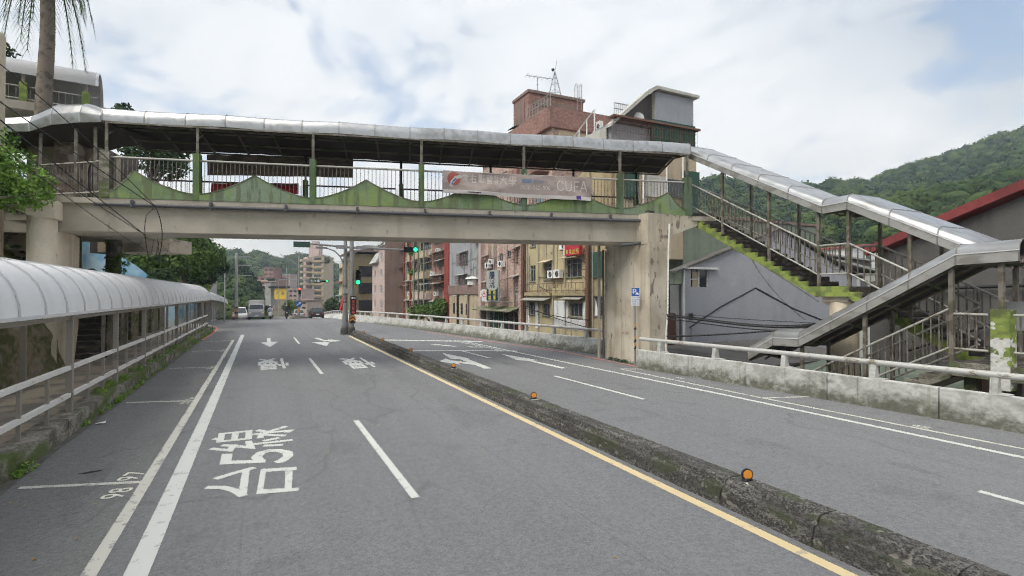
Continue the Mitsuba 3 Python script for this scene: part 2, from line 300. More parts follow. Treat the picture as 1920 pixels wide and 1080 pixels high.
# lettering: strokes on a 10 x 10 grid
GL = {
 '台': [[(4.5,9.8),(1.5,6.2),(8.3,6.6)],[(6.3,8.2),(9,5.6)],[(2.2,4.6),(7.8,4.6),(7.8,.3),(2.2,.3),(2.2,4.6)]],
 '線': [[(2.3,9.8),(.6,7.6),(3,7.2)],[(3.4,8.6),(.8,5.2),(4,5.6)],[(2.2,5.2),(2.2,.2)],[(1,3.8),(.4,1.5)],[(3.2,3.8),(4,1.8)],[(7,9.9),(6.4,9)],[(5.2,9),(9.2,9),(9.2,5.6),(5.2,5.6),(5.2,9)],[(5.2,7.3),(9.2,7.3)],[(7.2,5.4),(7.2,.3),(6.3,.8)],[(4.8,4.2),(6.6,4),(4.7,1)],[(9.3,4.6),(7.4,3)],[(7.3,3.6),(9.8,.6)]],
 '慢': [[(2,9.8),(2,.2)],[(.8,7.5),(.6,5)],[(2.9,7.6),(3.4,6)],[(4.8,9.6),(8.8,9.6),(8.8,6.8),(4.8,6.8),(4.8,9.6)],[(4.8,8.2),(8.8,8.2)],[(4.2,5.9),(9.6,5.9),(9.6,3.9),(4.2,3.9),(4.2,5.9)],[(6,5.9),(6,3.9)],[(7.8,5.9),(7.8,3.9)],[(4.6,3),(8.8,3),(4.2,.2)],[(5.2,2.4),(9.8,.2)]],
 '崇': [[(5,9.9),(5,8)],[(2.2,9.2),(2.2,8),(7.8,8),(7.8,9.2)],[(5,7.5),(5,6.8)],[(1,5.6),(1,6.7),(9,6.7),(9,5.6)],[(3,5.2),(7,5.2)],[(1.5,3.7),(8.5,3.7)],[(5,3.7),(5,.3)],[(3,2.6),(1.6,1)],[(7,2.6),(8.4,1)]],
 '右': [[(.8,7.4),(9.2,7.4)],[(4.6,9.8),(3.6,6),(.6,2.6)],[(3.6,4.6),(8.4,4.6),(8.4,.4),(3.6,.4),(3.6,4.6)]],
 '影': [[(1.5,9.6),(5,9.6),(5,7.4),(1.5,7.4),(1.5,9.6)],[(1.5,8.5),(5,8.5)],[(3.2,7.2),(3.2,6.4)],[(.6,6.3),(5.8,6.3)],[(1.6,5.4),(4.8,5.4),(4.8,3.8),(1.6,3.8),(1.6,5.4)],[(3.2,3.8),(3.2,.4)],[(2,2.8),(.8,1)],[(4.4,2.8),(5.6,1.2)],[(9.2,9.4),(6.6,7)],[(9.4,6.4),(6.4,3.8)],[(9.6,3.4),(6.2,.4)]],
 '藝': [[(.8,9),(9.2,9)],[(3.2,9.8),(3.2,8.2)],[(6.8,9.8),(6.8,8.2)],[(1,7.2),(4.6,7.2)],[(2.8,8),(2.8,5)],[(.8,5),(5,5)],[(1.4,6.2),(4.2,6.2)],[(5.6,7.2),(8.6,7.2),(8.6,4.8),(9.6,4.6)],[(7,8),(6.6,6),(5.4,4.8)],[(2,3.8),(8,3.8)],[(1,2.6),(9,2.6)],[(4.4,2.6),(2.4,.6),(7.6,.8)],[(6.6,1.8),(8.2,.2)]],
 '科': [[(1,8.8),(4.6,9.6)],[(.6,7),(5,7)],[(2.8,9),(2.8,.2)],[(2.8,6.6),(.6,3)],[(2.8,6.2),(4.8,4)],[(6,8.6),(7,7.6)],[(5.6,6.2),(6.8,5.2)],[(5.2,3),(9.8,4)],[(8.2,9.8),(8.2,.2)]],
 '技': [[(.6,7.4),(4,7.4)],[(2.4,9.8),(2.4,.6),(1.2,1)],[(.6,3.6),(4,5)],[(4.8,7.8),(9.6,7.8)],[(7.2,9.8),(7.2,5.4)],[(5,5.2),(8.8,5.2),(4.6,.3)],[(5.4,4),(9.8,.3)]],
 '大': [[(.6,6.6),(9.4,6.6)],[(5,9.8),(4.8,6.4),(.8,.4)],[(5.2,6),(9.4,.4)]],
 '學': [[(1.6,9.2),(1.6,5.8)],[(8.4,9.2),(8.4,5.8)],[(1.6,9.2),(3.2,9.4)],[(8.4,9.2),(6.8,9.2)],[(4,9.6),(6,7.8)],[(6,9.6),(4,7.8)],[(4,7.6),(6,6)],[(6,7.6),(4,6)],[(.8,4),(.8,5.4),(9.2,5.4),(9.2,4)],[(2.8,4.2),(7.4,4.2),(5,3)],[(5,3.2),(5,.3),(4,.6)],[(1,2),(9,2)]],
 '慶': [[(5,9.9),(5,9)],[(1.2,8.8),(9.4,8.8)],[(1.4,8.8),(1.2,4),(.3,.5)],[(3,7.6),(8.4,7.6),(8.4,5.6),(3,5.6),(3,7.6)],[(4.6,8.4),(4.6,5.6)],[(6.6,8.4),(6.6,5.6)],[(2.4,3.8),(2.4,4.8),(9,4.8),(9,4)],[(4,4),(8,4)],[(5,3.4),(2.6,1.6)],[(4.4,2.8),(7.6,2.8),(2.4,.2)],[(4.4,2),(9.4,.2)]],
 '沅': [[(1,9.2),(2.2,8.2)],[(.6,6.6),(1.8,5.6)],[(.6,.6),(2.6,4)],[(4.4,8.8),(8.8,8.8)],[(3.4,6.2),(9.6,6.2)],[(5.4,6.2),(5,3),(3.2,.4)],[(7.4,6.2),(7.4,1),(9.6,1),(9.6,2.4)]],
 '專': [[(5,9.9),(5,5)],[(1.5,8.8),(8.5,8.8)],[(2.4,7.8),(7.6,7.8),(7.6,5.6),(2.4,5.6),(2.4,7.8)],[(2.4,6.7),(7.6,6.7)],[(1,4.4),(9,4.4)],[(.8,3),(9.2,3)],[(6.6,4),(6.6,.4),(5,.8)],[(3,2.2),(4.2,1.2)]],
 '業': [[(4,9.8),(4,7.4)],[(6,9.8),(6,7.4)],[(2,9),(2.8,7.8)],[(8,9),(7.2,7.8)],[(.8,7.2),(9.2,7.2)],[(3,6.8),(3.6,6)],[(7,6.8),(6.4,6)],[(1.8,5.4),(8.2,5.4)],[(1.6,4.4),(8.4,4.4)],[(.6,3.2),(9.4,3.2)],[(5,5.4),(5,.2)],[(4.6,3),(.8,.6)],[(5.4,3),(9.2,.6)]],
 '出': [[(5,9.8),(5,.6)],[(2,8.6),(2,5.4),(8,5.4),(8,8.6)],[(1,4),(1,.6),(9,.6),(9,4)]],
 '租': [[(1,8.8),(4.6,9.6)],[(.6,7),(5,7)],[(2.8,9),(2.8,.2)],[(2.8,6.6),(.6,3)],[(2.8,6.2),(4.8,4)],[(6,.6),(6,9.2),(9,9.2),(9,.6)],[(6,6.4),(9,6.4)],[(6,3.6),(9,3.6)],[(4.8,.6),(9.9,.6)]],
}
def glyph(ch, w=1.0, h=1.0, t=.1):
    """Polygon of one character, w wide and h high, strokes t thick (before scaling to h)."""
    g = unary_union([LineString(s).buffer(t * 5, cap_style=2, join_style=2) for s in GL[ch]])
    return affinity.scale(g, w / 10, h / 10, origin=(0, 0))
def latin(text, height, bold=False):
    m = meshkit.text_mesh(text, height, .002, bold); m = np.array(m.vertices), np.array(m.faces)
    return m
def text_on(name, text, height, o, ex, ey, bsdf, parent, bold=False, center=False, label=None):
    v, f = latin(text, height, bold); o, ex, ey = (np.asarray(a, float) for a in (o, ex, ey)); ez = np.cross(ex, ey)
    w = v[:, 0].max()
    if center: v = v - [w / 2, 0, 0]
    return put(name, (o + v[:, :1] * ex + v[:, 1:2] * ey + v[:, 2:] * ez, f), bsdf, parent, label=label)

# ------------------------------------------------------------------ ground, road, pavement
def zr(y): return -.0004 * np.maximum(np.asarray(y, float) - 33, 0) ** 2
RB = np.array([(13.05, -20), (13.0, 0), (12.78, 4.9), (12.66, 6.7), (12.47, 9.1), (11.95, 14.3), (12.05, 17.2), (12.62, 18.3), (11.99, 22.9), (11.28, 28.1), (10.28, 35.4), (9.55, 41.9), (8.6, 50), (8.25, 60), (8.6, 76), (9, 110), (9.5, 142)])
def xright(y): return np.interp(y, RB[:, 1], RB[:, 0])
def xleft(y): return np.interp(y, [-20, 44, 50, 58, 142], [-3.05, -3.05, -4.6, -5.6, -6])
G0 = -4.6
m = MB(); m.add([[-4000, -4000, G0], [4000, -4000, G0], [4000, 6000, G0], [-4000, 6000, G0]], [[0, 1, 2, 3]])
mat('m_ground', proc(lambda p, n, uv: mix(c3(.16, .15, .14), c3(.08, .10, .05), smoothstep(.4, .6, fbm(p.x * .05, p.y * .05, 1)))), .9)
struct('ground', m, 'm_ground')
ys = np.concatenate([np.arange(-20, 34, 2.0), np.arange(34, 143, 3.0)]); nx = 13
v = []
for y in ys:
    xs = np.linspace(xleft(y) - .3, xright(y) + .35, nx)
    v += [(x, y, float(zr(y))) for x in xs]
i, j = np.meshgrid(np.arange(len(ys) - 1), np.arange(nx - 1), indexing='ij')
q = np.stack([i * nx + j, i * nx + j + 1, (i + 1) * nx + j + 1, (i + 1) * nx + j], -1).reshape(-1, 4)
m = MB().add(v, q)
road = struct('road', m, 'm_asphalt')
# the viaduct that carries the right half of the road
m = MB()
for a, b in zip(ys[:-1], ys[1:]):
    if b > 110: break
    za = float(zr(a)) - .02; zb = float(zr(b)) - .02
    A = [(4, a), (xright(a) + .9, a), (xright(b) + .9, b), (4, b)]; zs = [za, za, zb, zb]
    m.add([(x, y, z - .9) for (x, y), z in zip(A, zs)] + [(x, y, z - .04) for (x, y), z in zip(A, zs)], [[0, 1, 2, 3], [1, 2, 6, 5]])
put('viaduct_slab', m, 'm_cream', road)

PZ = .004
def paint(name, poly, bsdf, label=None, z=PZ):
    poly = poly if hasattr(poly, 'area') else Polygon(poly)
    m = MB().poly(poly, [0, 0, 0], [1, 0, 0], [0, 1, 0]); vv, ff = m.mesh()
    if vv[:, 1].max() > 33:                       # follow the dip of the road
        tm = trimesh.Trimesh(vv, ff, process=False); vv, ff = trimesh.remesh.subdivide_to_size(tm.vertices, tm.faces, 3.0); vv = np.array(vv)
        vv[:, 2] = zr(vv[:, 1])
    vv = vv + [0, 0, z]
    return put(name, (vv, ff), bsdf, road, label=label)
def strip(name, pts, w, bsdf, label=None, z=PZ):
    return paint(name, LineString(pts).buffer(w / 2, cap_style=2, join_style=2), bsdf, label, z)
strip('lane_line', [(-1.05, -6), (-1.0, 6), (-1.06, 36.8)], .20, 'm_paint_white', 'white line between the driving lane and the parking bays')
strip('lane_line', [(-1.37, -6), (-1.40, 32.7)], .13, 'm_paint_cream', 'thin cream line closing off the left parking bays')
strip('lane_line', [(4.72, -5), (4.76, 33)], .14, 'm_paint_yellow', 'yellow line along the foot of the median')
for y in (8.7, 14.65, 20.9, 26.85, 32.3):
    paint('bay_line', [(-2.82, y + .16), (-1.42, y - .26), (-1.42, y - .16), (-2.82, y + .26)], 'm_paint_cream')
for y0, y1 in ((-4.5, -.2), (6.4, 10.8), (17.6, 22.0), (28.7, 33.0)):
    strip('lane_dash', [(1.72, y0), (1.70, y1)], .105, 'm_paint_white')
for a, b in (((8.25, -.4), (8.24, 3.55)), ((8.24, 10.05), (8.12, 14.1)), ((8.10, 19.1), (7.99, 22.4))):
    strip('lane_dash', [a, b], .11, 'm_paint_white')
strip('lane_line', [(10.66, -6), (10.55, 4), (10.42, 9.5), (10.05, 18), (9.77, 26.2)], .13, 'm_paint_white', 'white line along the right hand edge of the road')
strip('lane_line', [(11.3, -3), (11.14, 4.2), (10.92, 9.0), (10.86, 14.5)], .09, 'm_paint_cream', 'thin line along the right parking bays')
strip('lane_line', [(9.45, 26.2), (9.66, 21.3)], .08, 'm_paint_white')
for y, dy in ((14.45, -.75), (8.95, -.45)):
    strip('bay_line', [(10.9, y), (12.35, y + dy)], .09, 'm_paint_cream')
strip('stop_line', [(5.7, 29.45), (10.6, 26.0)], .42, 'm_paint_white', 'broad white stop line beyond the overpass')
strip('stop_line', [(5.7, 23.5), (10.2, 21.0)], .24, 'm_paint_white', 'white line in front of the motorcycle waiting box')
strip('kerb_line', [(-2.93, 33.5), (-2.88, 38), (-2.86, 42), (-3.0, 45.5), (-3.5, 49.4), (-4.7, 52.4)], .16, 'm_paint_red', 'red no stopping line curving round the kerb end')
strip('kerb_line', [(11.75, 14.6), (11.8, 17.4), (11.9, 19.5), (11.4, 22.9), (10.75, 27.8), (9.8, 35)], .1, 'm_paint_red', 'faded red line along the right barrier')
# arrows
paint('lane_arrow', [(.27, 33.2), (.45, 33.2), (.45, 30.5), (.80, 30.5), (.36, 27.6), (-.06, 30.5), (.27, 30.5)], 'm_paint_white', 'white straight arrow pointing down the left lane')
paint('lane_arrow', unary_union([Polygon([(2.68, 32.3), (2.98, 32.1), (3.1, 30.4), (3.35, 30.6), (3.35, 31.05), (3.86, 29.7), (3.24, 29.2), (3.24, 29.75), (3.02, 29.6)]), Polygon([(2.36, 29.5), (3.22, 29.1), (2.84, 26.9)])]), 'm_paint_white', 'white straight and turning arrow in the right lane')
paint('lane_arrow', unary_union([Polygon([(6.95, 21.6), (7.34, 19.3), (7.22, 19.25), (7.03, 16.4), (6.78, 16.5), (6.9, 19.3), (6.62, 19.5)]), Polygon([(5.95, 18.95), (6.5, 19.75), (6.48, 19.15), (6.86, 18.2), (6.82, 17.5), (6.46, 18.35), (6.43, 17.8)])]), 'm_paint_white', 'white forked arrow close beside the median')
paint('lane_arrow', [(9.11, 20.35), (9.50, 17.7), (9.24, 17.75), (9.37, 15.4), (9.12, 15.4), (9.04, 17.8), (8.77, 17.98)], 'm_paint_white', 'white straight arrow in the lane nearest the pier')
# lettering on the carriageway (characters face left, so that they read from the right)
def road_word(ch, x0, y0, w, h, t, along, bsdf='m_paint_white', label=None):
    g = glyph(ch, 1, 1, t)
    if along == 'left': a = [0, -h, w, 0, x0 + h, y0]      # glyph x -> +Y, glyph y -> -X
    else: a = [-w, 0, 0, -h, x0 + w, y0 + h]               # read by drivers who come towards the camera
    paint('lettering', affinity.affine_transform(g, a), bsdf, label)
tai = unary_union([LineString([(-.56, 8.20), (-.34, 8.36), (-.08, 8.50)]).buffer(.058, cap_style=2), LineString([(-.19, 8.48), (-.205, 7.4)]).buffer(.048, cap_style=2), LineString([(-.64, 7.90), (-.44, 7.80), (-.30, 7.62), (-.19, 7.36)]).buffer(.055, cap_style=2),
                  Polygon([(.0, 8.39), (.47, 8.27), (.46, 8.13), (.41, 8.13), (.36, 7.39), (.45, 7.38), (.43, 7.26), (-.05, 7.36)]).difference(Polygon([(.065, 8.22), (.315, 8.17), (.28, 7.43), (.03, 7.50)]))])
paint('lettering', tai, 'm_paint_white', 'large white road number character nearest the camera')
road_word('線', -.76, 9.52, 1.40, 1.28, .085, 'left', label='large white road number character farthest from the camera')
arc = [(.26 - .27 * math.cos(t) + .0, 8.98 + .34 * math.sin(t)) for t in np.linspace(math.radians(60), math.radians(262), 16)]
five = unary_union([Polygon([(-.55, 8.87), (.06, 8.68), (.07, 8.84), (-.40, 9.0), (-.40, 9.38), (-.55, 9.44)]),
                    LineString([(-.02, 8.78), (-.06, 9.05), (.0, 9.24), (.12, 9.32), (.26, 9.26), (.38, 9.08), (.38, 8.86), (.28, 8.66), (.20, 8.62)]).buffer(.075, cap_style=2)])
paint('lettering', five, 'm_paint_white', 'large white road number 5')
road_word('慢', -.10, 19.4, 1.0, 3.2, .10, 'down', label='white slow character in the left lane')
road_word('慢', 2.72, 18.4, 1.0, 3.1, .10, 'down', label='white slow character in the lane beside the median')
def number(txt, x, y, h, rot, bsdf='m_paint_number', stretch=1.0):
    vv, ff = latin(txt, h, True); vv = vv.copy(); vv[:, 2] = 0
    c, s = math.cos(rot), math.sin(rot)
    P = np.stack([x + c * vv[:, 0] * stretch - s * vv[:, 1], y + s * vv[:, 0] * stretch + c * vv[:, 1], vv[:, 2] + PZ], 1)
    keep = (np.abs(np.cross(P[ff[:, 1]] - P[ff[:, 0]], P[ff[:, 2]] - P[ff[:, 0]])[:, 2]) > 1e-8)
    put('lettering', (P, ff[keep]), bsdf, road)
number('97', -1.53, 8.60, .24, math.radians(78), stretch=.95); number('98', -1.56, 7.92, .24, math.radians(78), stretch=.95)
for y, a, b in ((14.5, '96', '57'), (20.75, '95', '94'), (26.8, '93', '92')):
    number(a, -1.46, y + .10, .18, math.radians(78)); number(b, -1.52, y - .42, .18, math.radians(78))
for y, t in ((12.3, '69'), (5.9, '68')):
    number(t, 11.22, y, .17, math.radians(-98))
# motorcycle symbol in the waiting box
mo = unary_union([LineString([(7.75, 25.6), (8.05, 24.9), (8.3, 24.3)]).buffer(.1), LineString([(7.7, 25.2), (7.95, 25.5), (8.05, 24.6)]).buffer(.07),
                  LineString([(7.95, 24.9), (8.2, 24.9), (8.35, 24.0)]).buffer(.08), LineString([(8.1, 24.5), (8.4, 24.35)]).buffer(.07)])
paint('box_symbol', mo, 'm_paint_white', 'white motorcycle symbol in the waiting box')
paint('box_symbol', unary_union([LineString([(8.95 + .1 * k, 23.95 - .12 * k), (9.0 + .1 * k, 23.4 - .1 * k)]).buffer(.035) for k in range(5)]), 'm_paint_cream', 'faded lettering in the waiting box')

# manhole, patch, dirt strip along the kerb, fallen leaves
# left pavement and its kerb
m = MB()
m.sweep([(-3.42, -.1), (-3.42, .30), (-6.3, .30), (-6.3, -.1)], [[0, y, 0] for y in np.arange(-6, 42.1, 4)], [1, 0, 0])
walk = struct('sidewalk', m, 'm_walk')
def wobble(mesh, amp, freq, seed=0, axes=(1, 0, 1)):
    v, f = mesh; n = np.stack([meshkit.fbm(v * freq + [s * 13.7, 0, 0], 3, seed + s) - .5 for s in range(3)], 1)
    return v + n * amp * np.asarray(axes), f
y = -2.0; k = 0
kp = [(-3.05, -.03), (-3.05, .27), (-3.075, .305), (-3.12, .315), (-3.42, .315), (-3.42, -.03)]
while y < 42:
    L = float(RNG.uniform(.95, 1.15)) if y < 24 else 2.0
    n = max(2, int(L / .12)) if y < 24 else 3
    m = MB().sweep(kp, [[float(RNG.uniform(-.008, .008)), yy, float(0)] for yy in np.linspace(y + .006, y + L - .006, n)], [1, 0, 0])
    put('kerb_stone', wobble(m.mesh(), .035, 6, 3, (1, 0, .8)), 'm_kerb', walk, smooth=35)
    y += L
# the driveway apron at the end of the covered walkway
m = MB(); ap = [(-3.2, 42.2), (-3.2, 46), (-3.9, 49.6), (-4.9, 52.6), (-6.2, 56), (-14, 56), (-14, 42.2)]
m.poly(Polygon(ap), [0, 0, .03], [1, 0, 0], [0, 1, 0]); vv, ff = m.mesh(); vv[:, 2] += zr(vv[:, 1]) + .10
mat('m_apron', worn((.34, .32, .28), (.22, .21, .19), .5, 1.2), .9)
struct('pavement', (vv, ff), 'm_apron')

# ------------------------------------------------------------------ median with reflectors
med = thing('median_divider', 'low mossy concrete divider running down the middle of the road', 'median')
mp = [(4.92, -.02), (4.932, .07), (4.945, .14), (4.957, .192), (4.972, .203), (5.006, .208), (5.016, .222), (5.026, .262), (5.046, .287), (5.08, .297), (5.18, .302), (5.28, .300), (5.335, .290), (5.362, .26), (5.385, .13), (5.40, -.02)]
y = -5.0
while y < 33.2:
    L = min(float(RNG.uniform(1.15, 1.35)), 33.4 - y) if y < 15 else min(2.4, 33.4 - y); n = max(2, int(L / (.05 if y < 9 else .15)))
    m = MB().sweep(mp, [[0, yy, 0] for yy in np.linspace(y + .008, y + L - .008, n)], [1, 0, 0])
    put('kerb_block', wobble(m.mesh(), .017, 13, int(y * 3) + 40, (1, 0, 1)), 'm_median', med, smooth=24)
    y += L
mat('m_amber', (.62, .24, .03), .25, spec=.6)
mat('m_amber_ring', (.30, .10, .02), .35)
REFL = [(4.47, 'amber road reflector on the median nearest the camera'), (9.88, 'amber road reflector on the median, second from the camera'), (15.05, 'amber road reflector on the median, third from the camera'),
        (20.0, 'small amber reflector on the median, fourth from the camera'), (25.2, 'small amber reflector on the median, fifth from the camera'), (30.4, 'tiny amber reflector at the far end of the median beside the signal mast')]
for y, lb in REFL:
    t = thing('road_reflector', lb, 'reflector', 'amber reflectors along the median')
    c = V3(5.19, y, .375)
    m = MB().sweep([(-.07, 0), (.07, 0), (.055, .03), (.03, .05), (-.03, .05), (-.055, .03)], [[5.19, y - .035, .285], [5.19, y + .035, .285]], [1, 0, 0]); put('base', m, 'm_black', t)
    dd = unit(V3(-.35, -1, .05))
    put('housing', MB().tube([c - dd * .014, c + dd * .014], .068, 24), 'm_black', t, 30)
    put('lens', MB().tube([c - dd * .019, c + dd * .019], .055, 24), 'm_amber', t, 30)
    put('mortar_pad', wobble(MB().box([5.10, y - .09, .27], [5.28, y - .04, .302]).mesh(), .02, 9), 'm_paint_cream', t)

# ------------------------------------------------------------------ right hand barriers
def barrier(label, pts, seg, ybr):
    t = thing('concrete_barrier', label, 'barrier', 'parapets of the viaduct')
    P = np.array([(x, y, float(zr(y))) for x, y in pts]); L = np.concatenate([[0], np.cumsum(np.linalg.norm(np.diff(P, axis=0), axis=1))])
    at = lambda s: np.array([np.interp(s, L, P[:, k]) for k in range(3)])
    def side(s):
        d = at(min(s + .3, L[-1])) - at(max(s - .3, 0)); d[2] = 0; d = unit(d); return np.array([d[1], -d[0], 0])
    prof = [(0, -.05), (.0, .05), (.045, .10), (.075, .17), (.14, .36), (.20, .60), (.215, .625), (.42, .63), (.44, .60), (.46, -1.0)]
    s = 0
    while s < L[-1] - .2:
        e = min(s + seg * float(RNG.uniform(.9, 1.1)), L[-1])
        ss = np.linspace(s + .012, e - .012, max(2, int((e - s) / .35)))
        m = MB().sweep(prof, [at(q) for q in ss], [side(q) for q in ss])
        put('wall_panel', wobble(m.mesh(), .035, 3.5, int(s) + 7, (1, 0, .5)), 'm_barrier', t, smooth=40)
        s = e
    rl = [at(q) + side(q) * .31 + [0, 0, .99] for q in np.linspace(.05, L[-1] - .05, max(3, int(L[-1] / .8)))]
    put('rail', MB().tube(rl, .062, 12), 'm_railwhite', t, 40)
    for q in np.arange(ybr[0], L[-1], ybr[1]):
        c = at(q); sd = side(q); fw = np.array([-sd[1], sd[0], 0])
        sh = Polygon([(.20, .62), (.42, .62), (.40, .78), (.375, .94), (.255, .94), (.26, .82)])
        put('bracket', MB().poly(sh, c - fw * .06, sd, [0, 0, 1], .12), 'm_barrier', t)
        put('base_plate', MB().obox(c + sd * .31 + [0, 0, .640], sd, fw, [0, 0, 1], (.24, .22, .024)), 'm_railwhite', t)
    return t
barrier('white stained concrete barrier with pipe rail in front of the staircase', [(11.93, 14.45), (12.47, 9.1), (12.66, 6.7), (12.78, 4.9), (13.0, 0), (13.05, -5)], 2.1, (1.1, 2.1))
barrier('long white concrete barrier with pipe rail beyond the pier', [tuple(r) for r in RB[6:-1]][1:], 5.0, (1.2, 2.3))

# ------------------------------------------------------------------ covered walkway on the left
def canopy_walk(label, y0, y1, x0, x1, post0, post1, step, rib_step, zb, zf=lambda y: 0.0, railing=True):
    t = thing('covered_walkway', label, 'walkway', 'covered walkways along the pavement')
    xc, a = (x0 + x1) / 2, (x0 - x1) / 2
    th = np.linspace(0, math.pi, 19)
    prof = [(xc + a * math.copysign(abs(math.cos(q)) ** .86, math.cos(q)), zb + .95 * math.sin(q) ** .9) for q in th]
    ribs = np.arange(y0, y1 + .01, rib_step)
    for A, Bq in zip(ribs[:-1], ribs[1:]):
        pth = [[0, A + .006, zf(A)], [0, Bq - .006, zf(Bq)]]
        put('roof_panel', MB().sweep(prof, pth, [1, 0, 0], closed=False), 'm_panel', t, 25)
    out = [(xc + (px - xc) * 1.006, zb + (pz - zb) * 1.008) for px, pz in prof]
    for A in ribs:
        put('rib', MB().sweep(loop(out, .02), [[0, A - .011, zf(A)], [0, A + .011, zf(A)]], [1, 0, 0]), 'm_rib', t, 25)
    for x in (x0, x1):
        sgn = 1 if x == x0 else -1
        put('gutter', MB().sweep([(x - .04 * sgn, zb - .035), (x + .03 * sgn, zb - .035), (x + .035 * sgn, zb + .02), (x + .02 * sgn, zb + .02), (x + .013 * sgn, zb - .022), (x - .04 * sgn, zb - .022)], [[0, A, zf(A)] for A in ribs], [1, 0, 0]), 'm_gutter', t)
    py = np.arange(post0, y1, step)
    for y in py:
        z = zf(y)
        for x in (x0 - .15, x1 + .25):
            bar('post', (x, y, z + .29), (x, y, z + zb - .06), .10, 'm_walkpost', t)
        th2 = np.linspace(.12, math.pi - .12, 14)
        put('arch_frame', MB().tube([(xc + a * .97 * math.cos(q), y, z + zb + .90 * math.sin(q)) for q in th2], .022, 6), 'm_walkpost', t, 40)
        bar('cross_beam', (x0 - .15, y, z + zb - .03), (x1 + .25, y, z + zb - .03), .07, 'm_walkpost', t)
    if railing:
        x = x0 - .15
        for A, Bq in zip(np.concatenate([[py[0] - step], py])[:-1], py):
            A2, B2 = A + .05, Bq - .05
            bar('handrail', (x, A2, zf(A) + 1.13), (x, B2, zf(Bq) + 1.13), .075, 'm_walkrail', t)
            bar('middle_rail', (x, A2, zf(A) + .62), (x, B2, zf(Bq) + .62), .075, 'm_walkrail', t)
            for f in (1 / 3, 2 / 3):
                y = A + (Bq - A) * f
                bar('baluster', (x, y, zf(y) + .28), (x, y, zf(y) + 1.09), .05, 'm_walkpost', t)
        for A, Bq in zip(py[:-1], py[1:]):
            bar('eaves_beam', (x, A + .05, zb - .10), (x, Bq - .05, zb - .10), .06, 'm_walkpost', t)
    return t
canopy_walk('long covered walkway with arched grey roof beside the parking bays', .54, 41.2, -3.1, -5.25, 2.2, 41, 3.44, 1.02, 2.16)

# ------------------------------------------------------------------ the footbridge
PH = math.radians(-14.2)
BO = V3(12.25, 15.2, 0); BU = V3(math.cos(PH), math.sin(PH), 0); BV = V3(-math.sin(PH), math.cos(PH), 0); ZZ = V3(0, 0, 1)
def bp(u, v, z): return BO + BU * u + BV * v + V3(0, 0, z)
fb = thing('footbridge', 'weathered cream concrete footbridge with metal roof spanning the road', 'footbridge')
def bbox(name, u0, u1, v0, v1, z0, z1, bsdf, parent=fb):
    return put(name, MB().obox(bp((u0 + u1) / 2, (v0 + v1) / 2, (z0 + z1) / 2), BU, BV, ZZ, (u1 - u0, v1 - v0, z1 - z0)), bsdf, parent)
def uprism(name, prof_vz, u0, u1, bsdf, smooth=False, parent=fb, n=2):
    return put(name, MB().sweep(prof_vz, [bp(u, 0, 0) for u in np.linspace(u0, u1, n)], BV), bsdf, parent, smooth)
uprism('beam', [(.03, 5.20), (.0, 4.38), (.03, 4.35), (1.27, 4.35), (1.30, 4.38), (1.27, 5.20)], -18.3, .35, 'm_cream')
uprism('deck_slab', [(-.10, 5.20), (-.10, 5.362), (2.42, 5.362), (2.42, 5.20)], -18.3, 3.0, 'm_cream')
bbox('walking_surface', -17.2, 3.0, .02, 2.3, 5.362, 5.50, 'm_steps')
# drain pipe with hangers
m = MB().tube([bp(-17.2, -.17, 5.16), bp(.12, -.17, 5.13), bp(.28, -.17, 5.05), bp(.30, -.17, 4.55), bp(.24, -.17, 4.42), bp(-.2, -.17, 4.30), bp(-.75, -.1, 4.24)], .055, 10)
put('drain_pipe', m, 'm_greypipe', fb, 40)
for u in np.arange(-16.2, .1, 2.15):
    bbox('pipe_hanger', u - .03, u + .03, -.26, -.09, 5.20, 5.30, 'm_greypipe'); bbox('pipe_clip', u - .025, u + .025, -.235, -.10, 5.09, 5.20, 'm_greypipe')
